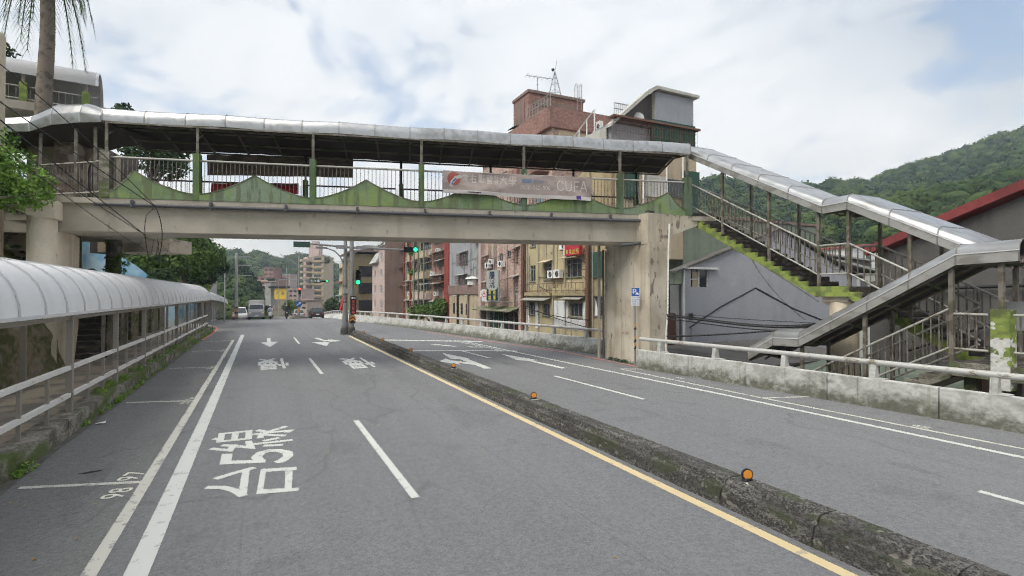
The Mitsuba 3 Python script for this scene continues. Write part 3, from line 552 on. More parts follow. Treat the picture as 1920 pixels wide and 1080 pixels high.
# parapet boards with pointed waves, posts, railing
POST = [-16.97, -14.5, -11.13, -7.72, -4.24, -.72, 1.9]
PEAK = [-16.2, -12.83, -9.48, -6.0, -2.5, 1.1]
def wave(u0, u1, pk, base=5.364):
    pts = [(u0, base), (u1, base), (u1, 5.56)]
    for f in np.linspace(1, 0, 12): pts.append((pk + (u1 - pk) * f ** 1.0, 5.56 + .64 * (1 - f) ** 1.55))
    for f in np.linspace(0.06, 1, 12): pts.append((pk + (u0 - pk) * f, 5.56 + .64 * (1 - f) ** 1.55))
    pts.append((u0, 5.56))
    return Polygon(pts).buffer(0)
rl = key_of('railing', fb)
for k in range(6):
    u0, u1 = POST[k] + .09, POST[k + 1] - .09
    put('parapet_board', MB().poly(wave(u0, u1, PEAK[k]), bp(0, -.02, 0), BU, ZZ, .10), 'm_green', fb)
    wv = wave(u0, u1, PEAK[k]); edge = LineString([c for c in list(wv.exterior.coords) if c[1] > 5.5]) if False else wv.exterior.intersection(sbox(u0 + .01, 5.55, u1 - .01, 9))
    put('board_coping', MB().poly(unary_union(edge).buffer(.016), bp(0, -.005, 0), BU, ZZ, .13), 'm_kerb', fb)
    for uu in np.arange(u0 + .6, u1 - .2, .86): put('board_joint', MB().obox(bp(uu, -.121, 5.46), BU, BV, ZZ, (.014, .006, .18)), 'm_kerb', fb)
    for z, r, nm in ((6.60, .034, 'handrail'), (6.20, .0, '')):
        if nm: bar(nm, bp(u0, -.02, z), bp(u1, -.02, z), 2 * r, 'm_rail', rl, 'rod')
    n = int(round((u1 - u0) / .122))
    for u in np.linspace(u0, u1, n + 1)[1:-1]:
        bar('baluster', bp(u, -.02, 5.5), bp(u, -.02, 6.58), .016, 'm_pipe', rl)
    put('back_board', MB().poly(wave(u0, u1, PEAK[k]), bp(0, 2.30, 0), BU, ZZ, .08), 'm_green', fb)
    bar('back_handrail', bp(u0 - .8, 2.3, 6.42), bp(u1 - .8, 2.3, 6.42), .06, 'm_roofdark', rl, 'rod')
    for u in np.linspace(u0, u1, 14)[1:-1]:
        bar('back_baluster', bp(u, 2.3, 5.5), bp(u, 2.3, 6.40), .014, 'm_roofdark', rl)
for k, u in enumerate(POST):
    if u > 1.5 or u < -16.9:
        bbox('post_base', u - .13, u + .13, -.14, .12, 5.364, 6.78, 'm_greenpost' if u > 0 else 'm_kerb')
    else:
        bbox('post_base', u - .09, u + .09, -.13, .11, 5.364, 6.80, 'm_greenpost')
    bar('post', bp(u, -.01, 6.78), bp(u, -.01, 7.72), .075, 'm_pipe', fb)
for u in (-15.3, -11.79, -8.41, -5.02, -1.68, .98):
    bbox('post_base', u - .08, u + .08, 2.30, 2.48, 5.364, 6.62, 'm_greenpost')
    bar('post', bp(u, 2.40, 6.6), bp(u, 2.40, 7.5), .07, 'm_black', fb)
# roof: outer skin panels, seams, dark ceiling, rafters and purlins
cn = key_of('canopy', fb)
SK = [(-.055, 7.66), (-.065, 7.80), (-.05, 7.92), (.0, 8.02), (.09, 8.075), (.22, 8.09), (1.2, 8.12), (2.3, 8.09), (2.5, 8.02), (2.58, 7.86), (2.56, 7.52)]
US = np.linspace(-17.08, 2.02, 18)
for a, b in zip(US[:-1], US[1:]):
    dz = .02 * math.sin(a * 1.7)
    put('roof_panel', MB().sweep(loop(SK, .012), [bp(a + .004, 0, dz), bp(b - .004, 0, .02 * math.sin(b * 1.7))], BV), 'm_roofskin', cn, 30)
for a in US:
    put('seam', MB().sweep(loop([(v - .012 if v < .1 else v, z + (.012 if z > 7.95 else 0)) for v, z in SK], .02), [bp(a - .014, 0, .02 * math.sin(a * 1.7)), bp(a + .014, 0, .02 * math.sin(a * 1.7))], BV), 'm_seam', cn, 30)
    put('rafter', MB().sweep([(-.02, 7.62), (1.2, 7.78), (2.5, 7.44), (2.5, 7.50), (1.2, 7.84), (-.02, 7.68)], [bp(a - .025, 0, 0), bp(a + .025, 0, 0)], BV), 'm_rafter', cn)
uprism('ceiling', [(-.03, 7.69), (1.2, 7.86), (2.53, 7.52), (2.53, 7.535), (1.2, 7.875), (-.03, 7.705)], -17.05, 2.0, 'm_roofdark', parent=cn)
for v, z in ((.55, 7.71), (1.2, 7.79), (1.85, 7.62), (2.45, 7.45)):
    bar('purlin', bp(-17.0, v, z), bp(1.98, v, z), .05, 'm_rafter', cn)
bar('eaves_rail', bp(-17.0, -.03, 7.63), bp(2.0, -.03, 7.63), .05, 'm_pipe', cn)
for u in POST[:-1]:
    bar('brace', bp(u, 0, 7.25), bp(u, .7, 7.72), .035, 'm_pipe', cn)
# right pier and landing
put('pier', wobble(MB().sweep([(12.2, -4.6), (12.2, 4.36), (13.0, 4.36), (12.97, -4.6)], [[0, y, 0] for y in np.linspace(14.55, 17.1, 2)], [1, 0, 0]).mesh(), .0, 1), 'm_pier', fb, label='pale plastered right pier with flaking corner')
put('pier_head', MB().sweep([(12.18, 4.28), (12.95, 4.28), (13.3, 4.62), (14.55, 5.05), (14.55, 5.36), (12.18, 5.36)], [[0, y, 0] for y in (14.62, 17.15)], [1, 0, 0]), 'm_pier', fb)
put('landing_slab', MB().box([12.4, 14.95, 5.364], [16.2, 17.4, 5.50]), 'm_steps', fb)
put('stair_pier', MB().box([12.2, 17.102, -4.6], [12.9, 17.2, 4.2]), 'm_cream', fb)
for (x, y, h) in ((12.75, 14.50, 5.2),):
    put('downpipe', MB().tube([(13.05, 14.5, 5.0), (12.98, 14.48, 4.2), (12.93, 14.48, 1.8), (12.86, 14.48, 1.2), (12.84, 14.48, -2)], .028, 8), 'm_white', fb, 40)
put('downpipe', MB().tube([(12.12, 17.2, 4.25), (12.12, 17.2, -.5)], .045, 10), 'm_greypipe', fb, 40)
put('downpipe', MB().tube([(11.98, 17.3, 4.9), (11.98, 17.3, 0)], .06, 10), 'm_cream', fb, 40)
text_on('lettering', '6-14', .11, (12.195, 16.1, 1.02), (0, -1, 0), (0, 0, 1), 'm_amber_ring', fb)

# left pier: round column and wall
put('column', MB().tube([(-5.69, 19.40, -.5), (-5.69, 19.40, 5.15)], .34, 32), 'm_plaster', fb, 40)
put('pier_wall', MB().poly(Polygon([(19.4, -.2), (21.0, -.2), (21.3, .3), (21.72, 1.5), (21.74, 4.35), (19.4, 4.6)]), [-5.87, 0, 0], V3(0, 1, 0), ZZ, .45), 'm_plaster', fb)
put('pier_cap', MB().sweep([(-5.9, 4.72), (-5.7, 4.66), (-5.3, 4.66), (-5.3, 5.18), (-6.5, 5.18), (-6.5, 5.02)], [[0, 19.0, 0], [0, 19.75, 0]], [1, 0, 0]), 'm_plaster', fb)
# ------------------------------------------------------------------ covered staircase on the right
st = thing('covered_staircase', 'zigzag footbridge staircase with shiny metal roof and green edged steps', 'staircase', None)
def ypt(x, y, z): return V3(x, y, z)
def flight(x0, x1, ya, za, yb, zb_, n, side_near, face='m_lime', both=True):
    """Concrete flight from (ya, za) down to (yb, zb_): treads as steps, painted zigzag edge plates."""
    fl = key_of('flight', st); dy = (yb - ya) / n; dz = (zb_ - za) / n
    for k in range(n):
        y0, y1 = ya + dy * k, ya + dy * (k + 1); z = za + dz * (k + 1)
        put('step', MB().box([x0 + .08, y0, z - .10], [x1 - .08, y1 + dy * .12, z]), 'm_steps', fl)
        put('riser', MB().box([x0 + .08, y0 - .012, z + .0], [x1 - .08, y0 + .012, z - dz - .10]), 'm_steps', fl)
    pts = []
    for k in range(n):
        y0, y1 = ya + dy * k, ya + dy * (k + 1); z = za + dz * (k + 1) + .012
        pts += [(y0, z - dz if k == 0 else z - dz), (y0, z), ] if False else [(y0, za + dz * k + .012), (y0, z)]
    pts += [(yb, zb_ + .012)]
    low = [(yb, zb_ - .30), (ya, za - .34)]
    P = Polygon(pts + low).buffer(0)
    for x, d, fc in ((x0, .09, face), (x1 - .09, .09, 'm_kerb')):
        put('edge_plate', MB().poly(P, [x, 0, 0], [0, 1, 0], ZZ, d), fc, fl)
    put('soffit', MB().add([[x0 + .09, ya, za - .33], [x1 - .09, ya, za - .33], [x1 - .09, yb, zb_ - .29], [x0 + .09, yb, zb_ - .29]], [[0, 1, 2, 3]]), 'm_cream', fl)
    return fl
def landing(x0, x1, ya, yb, z, face='m_lime'):
    put('landing', MB().box([x0 + .02, ya, z - .22], [x1 - .02, yb, z]), 'm_steps', st)
    put('landing_edge', MB().box([x0 - .01, ya, z - .28], [x0 + .02, yb, z + .012]), face, st)
def slope_rail(x, pts, posts, mh=1.14, lh=.32, roof=2.28, sp=.15, foot=0.0):
    """Railing above a polyline of (y, z) nosing points: two rails, balusters, posts up to the roof."""
    rr = key_of('railing', st)
    for (y0, z0), (y1, z1) in zip(pts[:-1], pts[1:]):
        bar('handrail', (x, y0, z0 + mh), (x, y1, z1 + mh), .055, 'm_rail', rr, 'rod')
        bar('lower_rail', (x, y0, z0 + lh), (x, y1, z1 + lh), .05, 'm_rail', rr, 'rod')
        n = max(2, int(abs(y1 - y0) / sp))
        for f in np.linspace(0, 1, n + 1)[:-1]:
            y, z = y0 + (y1 - y0) * (f + .5 / n), z0 + (z1 - z0) * (f + .5 / n)
            bar('baluster', (x, y, z + lh), (x, y, z + mh), .022, 'm_pipe', rr)
    zz = lambda y: np.interp(-y if pts[0][0] > pts[-1][0] else y, [-p[0] if pts[0][0] > pts[-1][0] else p[0] for p in pts], [p[1] for p in pts])
    for y in posts:
        bar('post', (x, y, zz(y) + foot), (x, y, zz(y) + roof), .075, 'm_pipe', st)
RP = [(0, 0), (-.012, .10), (-.012, .20), (-.02, .21), (-.02, .225), (0, .24), (.03, .34), (.10, .41), (.20, .44)]
def stair_roof(xs, pts, wid, seams, flip=False, top=.44):
    """Metal roof above a polyline of (y, z): folded skin panels, seams, dark lining."""
    cn = key_of('canopy', st); sgn = -1 if flip else 1
    prof = RP + [(wid - .2, top + .0), (wid - .1, .41), (wid - .03, .34), (wid, .24), (wid, 0)]
    prof = [(sgn * a, b) for a, b in prof]
    P = np.array([(xs, y, z) for y, z in pts]); L = np.concatenate([[0], np.cumsum(np.linalg.norm(np.diff(P, axis=0), axis=1))])
    at = lambda s: np.array([np.interp(s, L, P[:, k]) for k in range(3)])
    cuts = sorted(set([round(float(q), 3) for q in L] + [round(float(q), 3) for k in range(len(L) - 1) for q in np.linspace(L[k], L[k + 1], max(1, int(round((L[k + 1] - L[k]) / seams))) + 1)]))
    for a, b in zip(cuts[:-1], cuts[1:]):
        put('roof_panel', MB().sweep(loop(prof, .012 * -sgn if flip else .012), [at(a + .004), at(b - .004)], [1, 0, 0]), 'm_roofskin', cn, 30)
    out = [(p0 + (-.012 * sgn if abs(p0) < .1 else 0), p1 + (.014 if p1 > .3 else 0)) for p0, p1 in prof]
    for a in cuts:
        c0, c1 = at(max(a - .018, 0)), at(min(a + .018, L[-1]))
        put('seam', MB().sweep(loop(out, .02 * (-sgn if flip else 1)), [c0, c1], [1, 0, 0]), 'm_seam', cn, 30)
    for a, b in zip(cuts[:-1], cuts[1:]):
        x_ = -sgn * .027
        put('fascia', MB().sweep([(x_, .0), (x_, .195), (x_ + sgn * .008, .195), (x_ + sgn * .008, .0)], [at(a + .02), at(b - .02)], [1, 0, 0]), 'm_fascia', cn)
        put('trim', MB().sweep([(x_ - sgn * .012, .205), (x_ - sgn * .012, .228), (x_ + sgn * .006, .228), (x_ + sgn * .006, .205)], [at(a), at(b)], [1, 0, 0]), 'm_gutter', cn)
    lp = [at(q) for q in cuts]
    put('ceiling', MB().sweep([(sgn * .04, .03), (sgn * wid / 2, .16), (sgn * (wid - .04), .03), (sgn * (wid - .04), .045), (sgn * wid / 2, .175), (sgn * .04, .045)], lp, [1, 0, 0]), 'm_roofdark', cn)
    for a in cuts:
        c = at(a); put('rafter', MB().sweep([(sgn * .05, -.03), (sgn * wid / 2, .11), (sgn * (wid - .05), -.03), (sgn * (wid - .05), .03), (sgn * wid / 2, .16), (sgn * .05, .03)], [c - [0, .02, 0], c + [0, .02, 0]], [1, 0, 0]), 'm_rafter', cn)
    for f in (.08, .5, .92):
        put('purlin', MB().sweep([(sgn * wid * f - .025, -.03), (sgn * wid * f + .025, -.03), (sgn * wid * f + .025, .02), (sgn * wid * f - .025, .02)], lp, [1, 0, 0]), 'm_rafter', cn)
    return cn
# flights 1 and 2 run towards the camera, flight 3 turns back below them
X0, X1 = 14.5, 16.0
F1 = [(15.0, 5.50), (10.05, 2.72)]; LD1 = (10.05, 9.1, 2.72); F2 = [(9.1, 2.72), (6.15, 1.08)]
flight(X0, X1, 15.0, 5.50, 10.05, 2.72, 17, 1); landing(X0, X1, 9.1, 10.05, 2.72); flight(X0, X1, 9.1, 2.72, 6.15, 1.08, 10, 1)
slope_rail(X0 + .04, [(15.0, 5.5), (10.02, 2.76), (9.12, 2.76), (6.2, 1.14)], (13.5, 11.63, 9.98, 9.12, 7.6), roof=2.1, sp=.16, foot=-.1)
slope_rail(X1 - .04, [(15.6, 5.5), (10.02, 2.76), (9.12, 2.76), (6.2, 1.14)], (13.5, 11.63, 9.98, 9.12, 7.6), roof=2.1, sp=.16, foot=-.1)
stair_roof(X0 - .06, [(15.15, 7.68), (9.80, 4.80), (9.08, 4.82), (5.9, 3.10)], X1 - X0 + .12, 1.12)
put('stair_column', MB().tube([(15.0, 9.55, -4.6), (15.0, 9.55, 2.44)], .36, 28), 'm_plaster', st, 40)
put('column_head', MB().sweep([(14.62, 2.30), (14.8, 2.2), (15.6, 2.2), (15.9, 2.30), (15.9, 2.48), (14.62, 2.48)], [[0, 9.2, 0], [0, 9.95, 0]], [1, 0, 0]), 'm_cream', st)
# lower landing and flight 3
put('landing', MB().box([13.15, 3.6, .86], [16.0, 6.13, 1.08]), 'm_steps', st)
put('landing_edge', MB().box([13.10, 3.6, .80], [13.15, 6.13, 1.09]), 'm_kerb', st)
flight(13.15, 14.35, 6.13, 1.08, 9.7, -.92, 12, 1, face='m_kerb'); put('landing', MB().box([13.15, 9.7, -1.14], [14.35, 10.5, -.92]), 'm_steps', st)
flight(13.15, 14.35, 10.5, -.92, 15.0, -3.6, 16, 1, face='m_kerb')
slope_rail(13.2, [(6.12, 1.08), (9.7, -.92), (10.5, -.92), (13.6, -2.7)], (7.9, 9.55), roof=2.02, sp=.15)
slope_rail(14.3, [(6.12, 1.08), (9.7, -.92), (10.5, -.92), (13.6, -2.7)], (7.9, 9.55), roof=2.02, sp=.15)
rr = key_of('railing', st)
for z in (1.08 + 1.01, 1.08 + .28):
    bar('handrail', (13.2, 5.5, z), (13.2, 6.1, z), .055, 'm_rail', rr, 'rod'); bar('handrail', (13.2, 3.6, z), (13.2, 5.1, z), .055, 'm_rail', rr, 'rod')
for y in np.concatenate([np.arange(5.56, 6.1, .13), np.arange(3.7, 5.1, .13)]): bar('baluster', (13.2, y, 1.36), (13.2, y, 2.08), .022, 'm_pipe', rr)
for y in (6.12, 5.28): bar('post', (13.2, y, 1.08 if y > 6 else 2.2), (13.2, y, 3.12), .085, 'm_pipe', st)
for y in (6.1, 3.7): bar('post', (15.9, y, 1.08), (15.9, y, 3.2), .085, 'm_pipe', st)
put('gate_post', MB().box([13.08, 5.12, .62], [13.36, 5.42, 2.20]), 'm_limepeel', st, label='bright green concrete post with flaking paint')
for x in (13.5, 15.2):
    for y in (4.0, 5.9): bar('prop', (x, y, -4.6), (x, y, .86), .22, 'm_kerb', st)
stair_roof(13.08, [(4.95, 3.14), (5.98, 3.11), (9.56, 1.09), (10.35, 1.06), (11.2, .55)], 1.42, 1.12)
put('notice_board', MB().box([14.2, 4.9, 1.75], [14.22, 5.6, 2.35]), 'm_greyplastic', st)

# ------------------------------------------------------------------ foliage helpers
RT = V3(math.cos(TH), -math.sin(TH), 0); UPV = np.cross(RT, FW)
def at(px, py, dep):
    """World point seen at pixel (px, py) of the 1920 x 1080 photograph, dep metres along the view axis."""
    return EYE + (FW + RT * (px - 960) / 990 - UPV * (py - 540) / 990) * dep
def leafmat(name, a, b, c, s, fine):
    def f(p, n, uv):
        w = fbm(p.x * s, p.y * s, p.z * s, 3); k = cell_rand(p.x * fine, p.y * fine, p.z * fine)
        base = mix(c3(*a), c3(*b), smoothstep(.38, .62, w))
        return mix(base, c3(*c), .75 * smoothstep(.55, 1.0, k))
    scene[name] = {'type': 'twosided', 'bsdf': {'type': 'principled', 'base_color': proc(f), 'roughness': .7, 'specular': .2}}
leafmat('m_leaf', (.045, .095, .020), (.10, .17, .035), (.16, .24, .06), 1.6, 6.0)
leafmat('m_leaf_dark', (.020, .042, .016), (.045, .080, .028), (.075, .12, .04), .9, 4.0)
leafmat('m_leaf_bright', (.12, .23, .03), (.20, .34, .05), (.30, .42, .10), 2.0, 9.0)
leafmat('m_leaf_fresh', (.085, .175, .026), (.165, .29, .045), (.26, .38, .09), 2.6, 12.0)
def f_forest(p, n, uv):
    w = fbm(p.x * .03, p.y * .03, p.z * .03, 3); u = noise(p.x * .16, p.y * .16, p.z * .16); k = cell_rand(p.x * .42, p.y * .42, p.z * .42)
    base = mix(c3(.018, .040, .015), c3(.055, .085, .022), smoothstep(.32, .68, .45 * w + .55 * u))
    return mix(base, c3(.11, .14, .034), .6 * smoothstep(.60, 1.0, .5 * k + .5 * u))
mat('m_forest', proc(f_forest), .8, spec=.1)
mat('m_bark', worn((.17, .14, .115), (.08, .07, .055), .5, 5.0), .9)
def leaves(n, cs, rs, size, rng, flat=.35, droop=0.0):
    """n leaf faces (pointed quads) spread through ellipsoids with centres cs and radii rs."""
    cs, rs = np.atleast_2d(cs).astype(float), np.atleast_1d(rs).astype(float)
    w = rs ** 2 / (rs ** 2).sum(); k = rng.choice(len(cs), n, p=w)
    d = rng.normal(size=(n, 3)); d /= np.linalg.norm(d, axis=1, keepdims=True)
    r = rng.uniform(.45, 1.05, n) ** .6
    p = cs[k] + d * (rs[k] * r)[:, None] * [1, 1, .8]
    nr = d * .7 + rng.normal(size=(n, 3)) * .7 + [0, 0, flat]; nr /= np.linalg.norm(nr, axis=1, keepdims=True)
    a = rng.normal(size=(n, 3)) + [0, 0, -droop]; a -= nr * (a * nr).sum(1, keepdims=True); a /= np.linalg.norm(a, axis=1, keepdims=True) + 1e-9
    b = np.cross(nr, a); s = (size * rng.uniform(.6, 1.3, n))[:, None]
    v = np.stack([p - a * s, p - b * s * .45, p + a * s, p + b * s * .45], 1).reshape(-1, 3)
    i = np.arange(n)[:, None] * 4
    return v, np.vstack([i + [0, 1, 2], i + [0, 2, 3]])
def tree(name, label, base, top, crown_c, crown_r, n, size, bs='m_leaf', seed=1, group=None, cat='tree', trunk_r=.16, clumps=14, flatten=.75):
    rng = np.random.default_rng(seed); t = thing(name, label, cat, group)
    base, top, cc = (np.asarray(a, float) for a in (base, top, crown_c)); R = crown_r
    m = MB(); L = [base + (top - base) * f + rng.normal(size=3) * [.1, .1, 0] * R * .2 * (0 < f < 1) for f in np.linspace(0, 1, 5)]
    m.tube(L, np.linspace(trunk_r, trunk_r * .55, 5), 8)
    cs = []
    for k in range(clumps):
        d = rng.normal(size=3); d /= np.linalg.norm(d); c = cc + d * R * rng.uniform(.35, .85) * [1, 1, flatten]; cs.append(c)
        q = top + (c - top) * .5 + [0, 0, -.1 * R]
        m.tube([L[3] if k % 2 else top, q, c], [trunk_r * .45, trunk_r * .28, trunk_r * .1], 5)
    put('trunk', m, 'm_bark', t, 50)
    rs = rng.uniform(.28, .50, clumps) * R
    put('crown', leaves(n, cs, rs, size, rng), bs, t)
    return t

# ------------------------------------------------------------------ left side: slope, platform, walls
mat('m_mossrock', proc(lambda p, n, uv: mix(mix(c3(.28, .23, .185), c3(.115, .13, .055), smoothstep(.34, .62, .5 * fbm(p.x * 1.6, p.y * 1.1, p.z * 1.6 + 3, 4) + .5 * fbm(p.x * 7, p.y * 6, p.z * 7, 4))), c3(.34, .31, .27), .6 * smoothstep(.60, .72, fbm(p.x * 4, p.y * 4, p.z * 4, 4)))), .95, spec=.1,
    bump=lambda p, n, uv: fbm(p.x * 6, p.y * 6, p.z * 6, 4), bscale=.06)
mat('m_slope', proc(lambda p, n, uv: mix(c3(.05, .07, .025), c3(.10, .12, .04), fbm(p.x * .8, p.y * .8, p.z * .8, 4))), .95, spec=.1)
mat('m_mural', proc(lambda p, n, uv: mix(mix(c3(.22, .44, .60), c3(.42, .58, .66), smoothstep(.4, .65, fbm(p.y * .5 + p.x * .3, p.z * 1.3, 2, 3))), c3(.50, .44, .36), smoothstep(1.0, .4, p.z + .2 * noise(p.y * 2, 1, 1)) * .6)), .8)
xs = np.concatenate([[-6.6, -8, -10, -13, -17, -24, -40, -70]]); yy = np.arange(-20, 130, 4.0)
def hz(x, y):
    d = -6.4 - x; top = np.interp(y, [-20, 10, 24, 34, 60, 130], [7, 9, 9.2, 7, 6, 8]); lo = np.interp(y, [-20, 14, 20, 30, 60, 130], [3.2, 3.2, 2.4, 1.0, -.4, -3])
    return lo + (top - lo) * np.clip(d / 6, 0, 1) ** .8 + .22 * np.clip(d - 6, 0, 80) + 1.2 * (meshkit.fbm(np.array([x * .15, y * .15, 3.0]), 3) - .5)
v = [(x, y, hz(x, y)) for y in yy for x in xs]; nx = len(xs)
i, j = np.meshgrid(np.arange(len(yy) - 1), np.arange(nx - 1), indexing='ij')
struct('hillside', MB().add(v, np.stack([i * nx + j, i * nx + j + 1, (i + 1) * nx + j + 1, (i + 1) * nx + j], -1).reshape(-1, 4)), 'm_slope', 60)
# mossy revetment behind the walkway
rv = thing('revetment', 'sloping mossy rock wall behind the covered walkway', 'retaining wall')
ysr = np.linspace(-6, 20.25, 44); prof = [(-5.30, .28), (-5.38, .8), (-5.44, 1.5), (-5.6, 2.1), (-5.8, 2.4)]
v = np.array([(x, y - (z - .3) * (.75 if k == len(ysr) - 1 else .5 if k == len(ysr) - 2 else 0), z) for k, y in enumerate(ysr) for x, z in prof]); nx = 5
i, j = np.meshgrid(np.arange(len(ysr) - 1), np.arange(nx - 1), indexing='ij')
vv, ff = MB().add(v, np.stack([i * nx + j, i * nx + j + 1, (i + 1) * nx + j + 1, (i + 1) * nx + j], -1).reshape(-1, 4)).mesh()
tm = trimesh.Trimesh(vv, ff, process=False).subdivide().subdivide(); put('rock_face', wobble((np.array(tm.vertices), np.array(tm.faces)), .20, 2.2, 5, (1, .15, .25)), 'm_mossrock', rv, 50)
put('coping', MB().box([-6.5, -6, 2.3], [-5.75, 18.4, 2.75]), 'm_kerb', rv)
put('end_wall', MB().poly(Polygon([(-5.5, .28), (-5.9, 2.4), (-9, 2.7), (-9, .28)]), [0, 18.3, 0], [1, 0, 0], ZZ, .08), 'm_mossrock', rv)
# platform (landing of the footbridge on the hillside)
pf = thing('bridge_platform', 'cream concrete landing platform at the left end of the footbridge', 'platform')
PL = Polygon([(-4.15, 19.35), (-4.6, 19.97), (-6.3, 21.2), (-9.0, 22.6), (-15, 24.0), (-15, 29.5), (-5.0, 29.0), (-3.55, 21.9)])
put('slab', MB().poly(PL, [0, 0, 4.82], [1, 0, 0], [0, 1, 0], .50), 'm_cream', pf)
put('paving', MB().poly(PL.buffer(-.06), [0, 0, 5.322], [1, 0, 0], [0, 1, 0], .14), 'm_kerb', pf)
for a, b, z0, z1 in (((-6.3, 21.6), (-15, 24.4), 4.45, 4.818), ((-6.6, 22.4), (-15, 25.2), 3.95, 4.44)):
    d = unit(V3(b[0] - a[0], b[1] - a[1], 0)); n_ = V3(-d[1], d[0], 0); L = math.hypot(b[0] - a[0], b[1] - a[1])
    put('beam', MB().obox(V3(*a, (z0 + z1) / 2) + d * L / 2, d, n_, ZZ, (L, .4, z1 - z0)), 'm_cream', pf)
put('back_wall', MB().obox([-10.6, 24.6, 2.2], unit(V3(-8.5, 2.8, 0)), unit(V3(2.8, 8.5, 0)), ZZ, (9.2, .3, 3.6)), 'm_cream', pf)
put('rear_column', MB().tube([(-5.72, 27.7, .2), (-5.72, 27.7, 4.82)], .26, 20), 'm_kerb', pf, 40)
for x, y in ((-6.6, 26.4), (-7.1, 28.2), (-6.1, 28.5)): bar('post', (x, y, .3), (x, y, 4.82), .16, 'm_rafter', pf)
fr = [(-4.3, 19.55), (-4.62, 20.0), (-5.2, 20.42), (-6.28, 21.22), (-8.9, 22.62), (-12, 23.4)]
r = key_of('railing', pf)
for a, b in zip(fr[:-1], fr[1:]):
    for z, nm in ((6.55, 'handrail'), (5.62, 'lower_rail')): bar(nm, (*a, z), (*b, z), .055, 'm_rail', r, 'rod')
    n = max(2, int(math.hypot(a[0] - b[0], a[1] - b[1]) / .14))
    for f in np.linspace(0, 1, n + 1)[:-1]:
        x, y = a[0] + (b[0] - a[0]) * f, a[1] + (b[1] - a[1]) * f
        bar('baluster', (x, y, 5.46), (x, y, 6.54), .018, 'm_pipe', r)
for a in fr[1:]: bar('post', (*a, 5.2), (*a, 7.62), .08, 'm_pipe', pf)
# shiny folded roof over the platform
cn = key_of('canopy', pf)
pp = [V3(-4.35, 19.35, 7.62), V3(-5.0, 19.95, 7.70), V3(-5.85, 20.55, 7.68), V3(-6.5, 21.0, 7.52), V3(-8.4, 21.9, 7.50), V3(-12, 23.0, 7.50)]
hgt = [.42, .66, .72, .60, .48, .48]
sd = [unit(V3(.58, .81, 0))] * 4 + [unit(V3(.35, .93, 0))] * 2
def cap_prof(h): return [(0, 0), (-.02, h * .42), (.0, h * .5), (.06, h * .78), (.22, h * .95), (.45, h), (2.2, h), (2.4, h * .8), (2.45, 0)]
for k in range(5):
    m = MB(); A = loop(cap_prof(hgt[k]), .012); Bq = loop(cap_prof(hgt[k + 1]), .012); n = len(A)
    ra = pp[k] + A[:, :1] * sd[k] + A[:, 1:] * ZZ; rb = pp[k + 1] + Bq[:, :1] * sd[k + 1] + Bq[:, 1:] * ZZ
    m.add(np.vstack([ra, rb]), [[q, (q + 1) % n, n + (q + 1) % n, n + q] for q in range(n)])
    put('roof_panel', m, 'm_roofskin', cn, 30)
    put('seam', MB().sweep(loop([(a - .012, b + .012) for a, b in cap_prof(hgt[k])], .02), [pp[k] - unit(pp[k + 1] - pp[k]) * .018, pp[k] + unit(pp[k + 1] - pp[k]) * .018], sd[k]), 'm_alu', cn, 30)
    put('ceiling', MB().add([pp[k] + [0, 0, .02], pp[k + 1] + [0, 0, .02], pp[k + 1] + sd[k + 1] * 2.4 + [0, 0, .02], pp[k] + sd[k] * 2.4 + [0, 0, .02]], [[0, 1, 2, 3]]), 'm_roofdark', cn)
# archway building on the platform
mat('m_archwall', worn((.46, .40, .31), (.22, .18, .15), .56, 2.0), .9)
mat('m_peel', proc(lambda p, n, uv: mix(mix(c3(.42, .38, .33), c3(.22, .15, .13), smoothstep(.42, .56, fbm(p.x * 3, p.y * 3, p.z * 3, 4))), c3(.09, .08, .07), smoothstep(.58, .66, fbm(p.x * 2 + 4, p.y * 2, p.z * 2, 4)))), .9)
gp = thing('gate_house', 'cream gate house with arched opening at the left end of the footbridge', 'building')
W = Polygon([(-20.8, 5.46), (-18.12, 5.46), (-18.12, 7.4), (-18.6, 7.6), (-20.8, 8.2)])
hole = Polygon([(-19.1, 5.46), (-18.3, 5.46), (-18.3, 6.6)] + [(-18.7 + .4 * math.cos(q), 6.6 + .75 * math.sin(q)) for q in np.linspace(0, math.pi, 16)] + [(-19.1, 6.6)])
put('wall', MB().poly(W.difference(hole), bp(0, 3.2, 0), BU, ZZ, .3), 'm_archwall', gp)
put('arch_surround', MB().poly(hole.buffer(.07).difference(hole.buffer(-.02)).intersection(sbox(-22, 5.47, -15, 9)), bp(0, 3.16, 0), BU, ZZ, .06), 'm_roofdark', gp)
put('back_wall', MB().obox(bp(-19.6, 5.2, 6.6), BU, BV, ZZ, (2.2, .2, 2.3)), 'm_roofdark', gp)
put('pillar', MB().obox(bp(-19.3, 2.5, 6.6), BU, BV, ZZ, (.62, .6, 2.3)), 'm_peel', gp)
# barrel roofed stair house higher up
bh = thing('hill_pavilion', 'grey barrel roofed shelter with green posts up on the left hillside', 'pavilion')
PA, PB = V3(-5.85, 25.45, 0), V3(-16, 24.1, 0); pd = unit(PB - PA); pn = V3(-pd[1] * -1, pd[0] * -1, 0); pn = unit(V3(-.15, .99, 0))
bprof = [(1.3 - 1.3 * math.cos(q), 10.62 + .82 * math.sin(q) ** .8 if q < math.pi / 2 else 9.85 + 1.59 * math.sin(q) ** .8) for q in np.linspace(0, math.pi, 17)]
put('roof_shell', MB().sweep(loop(bprof, .03), [PA, PB], pn), 'm_barrel', bh, 30)
put('roof_rim', MB().sweep(loop([(a, b + .01) for a, b in bprof], .05), [PA - pd * .04, PA + pd * .05], pn), 'm_alu', bh, 30)
put('floor_slab', MB().obox(PA + pd * 4.6 + pn * 1.4 + [0, 0, 9.45], pd, pn, ZZ, (9.6, 2.9, .3)), 'm_cream', bh)
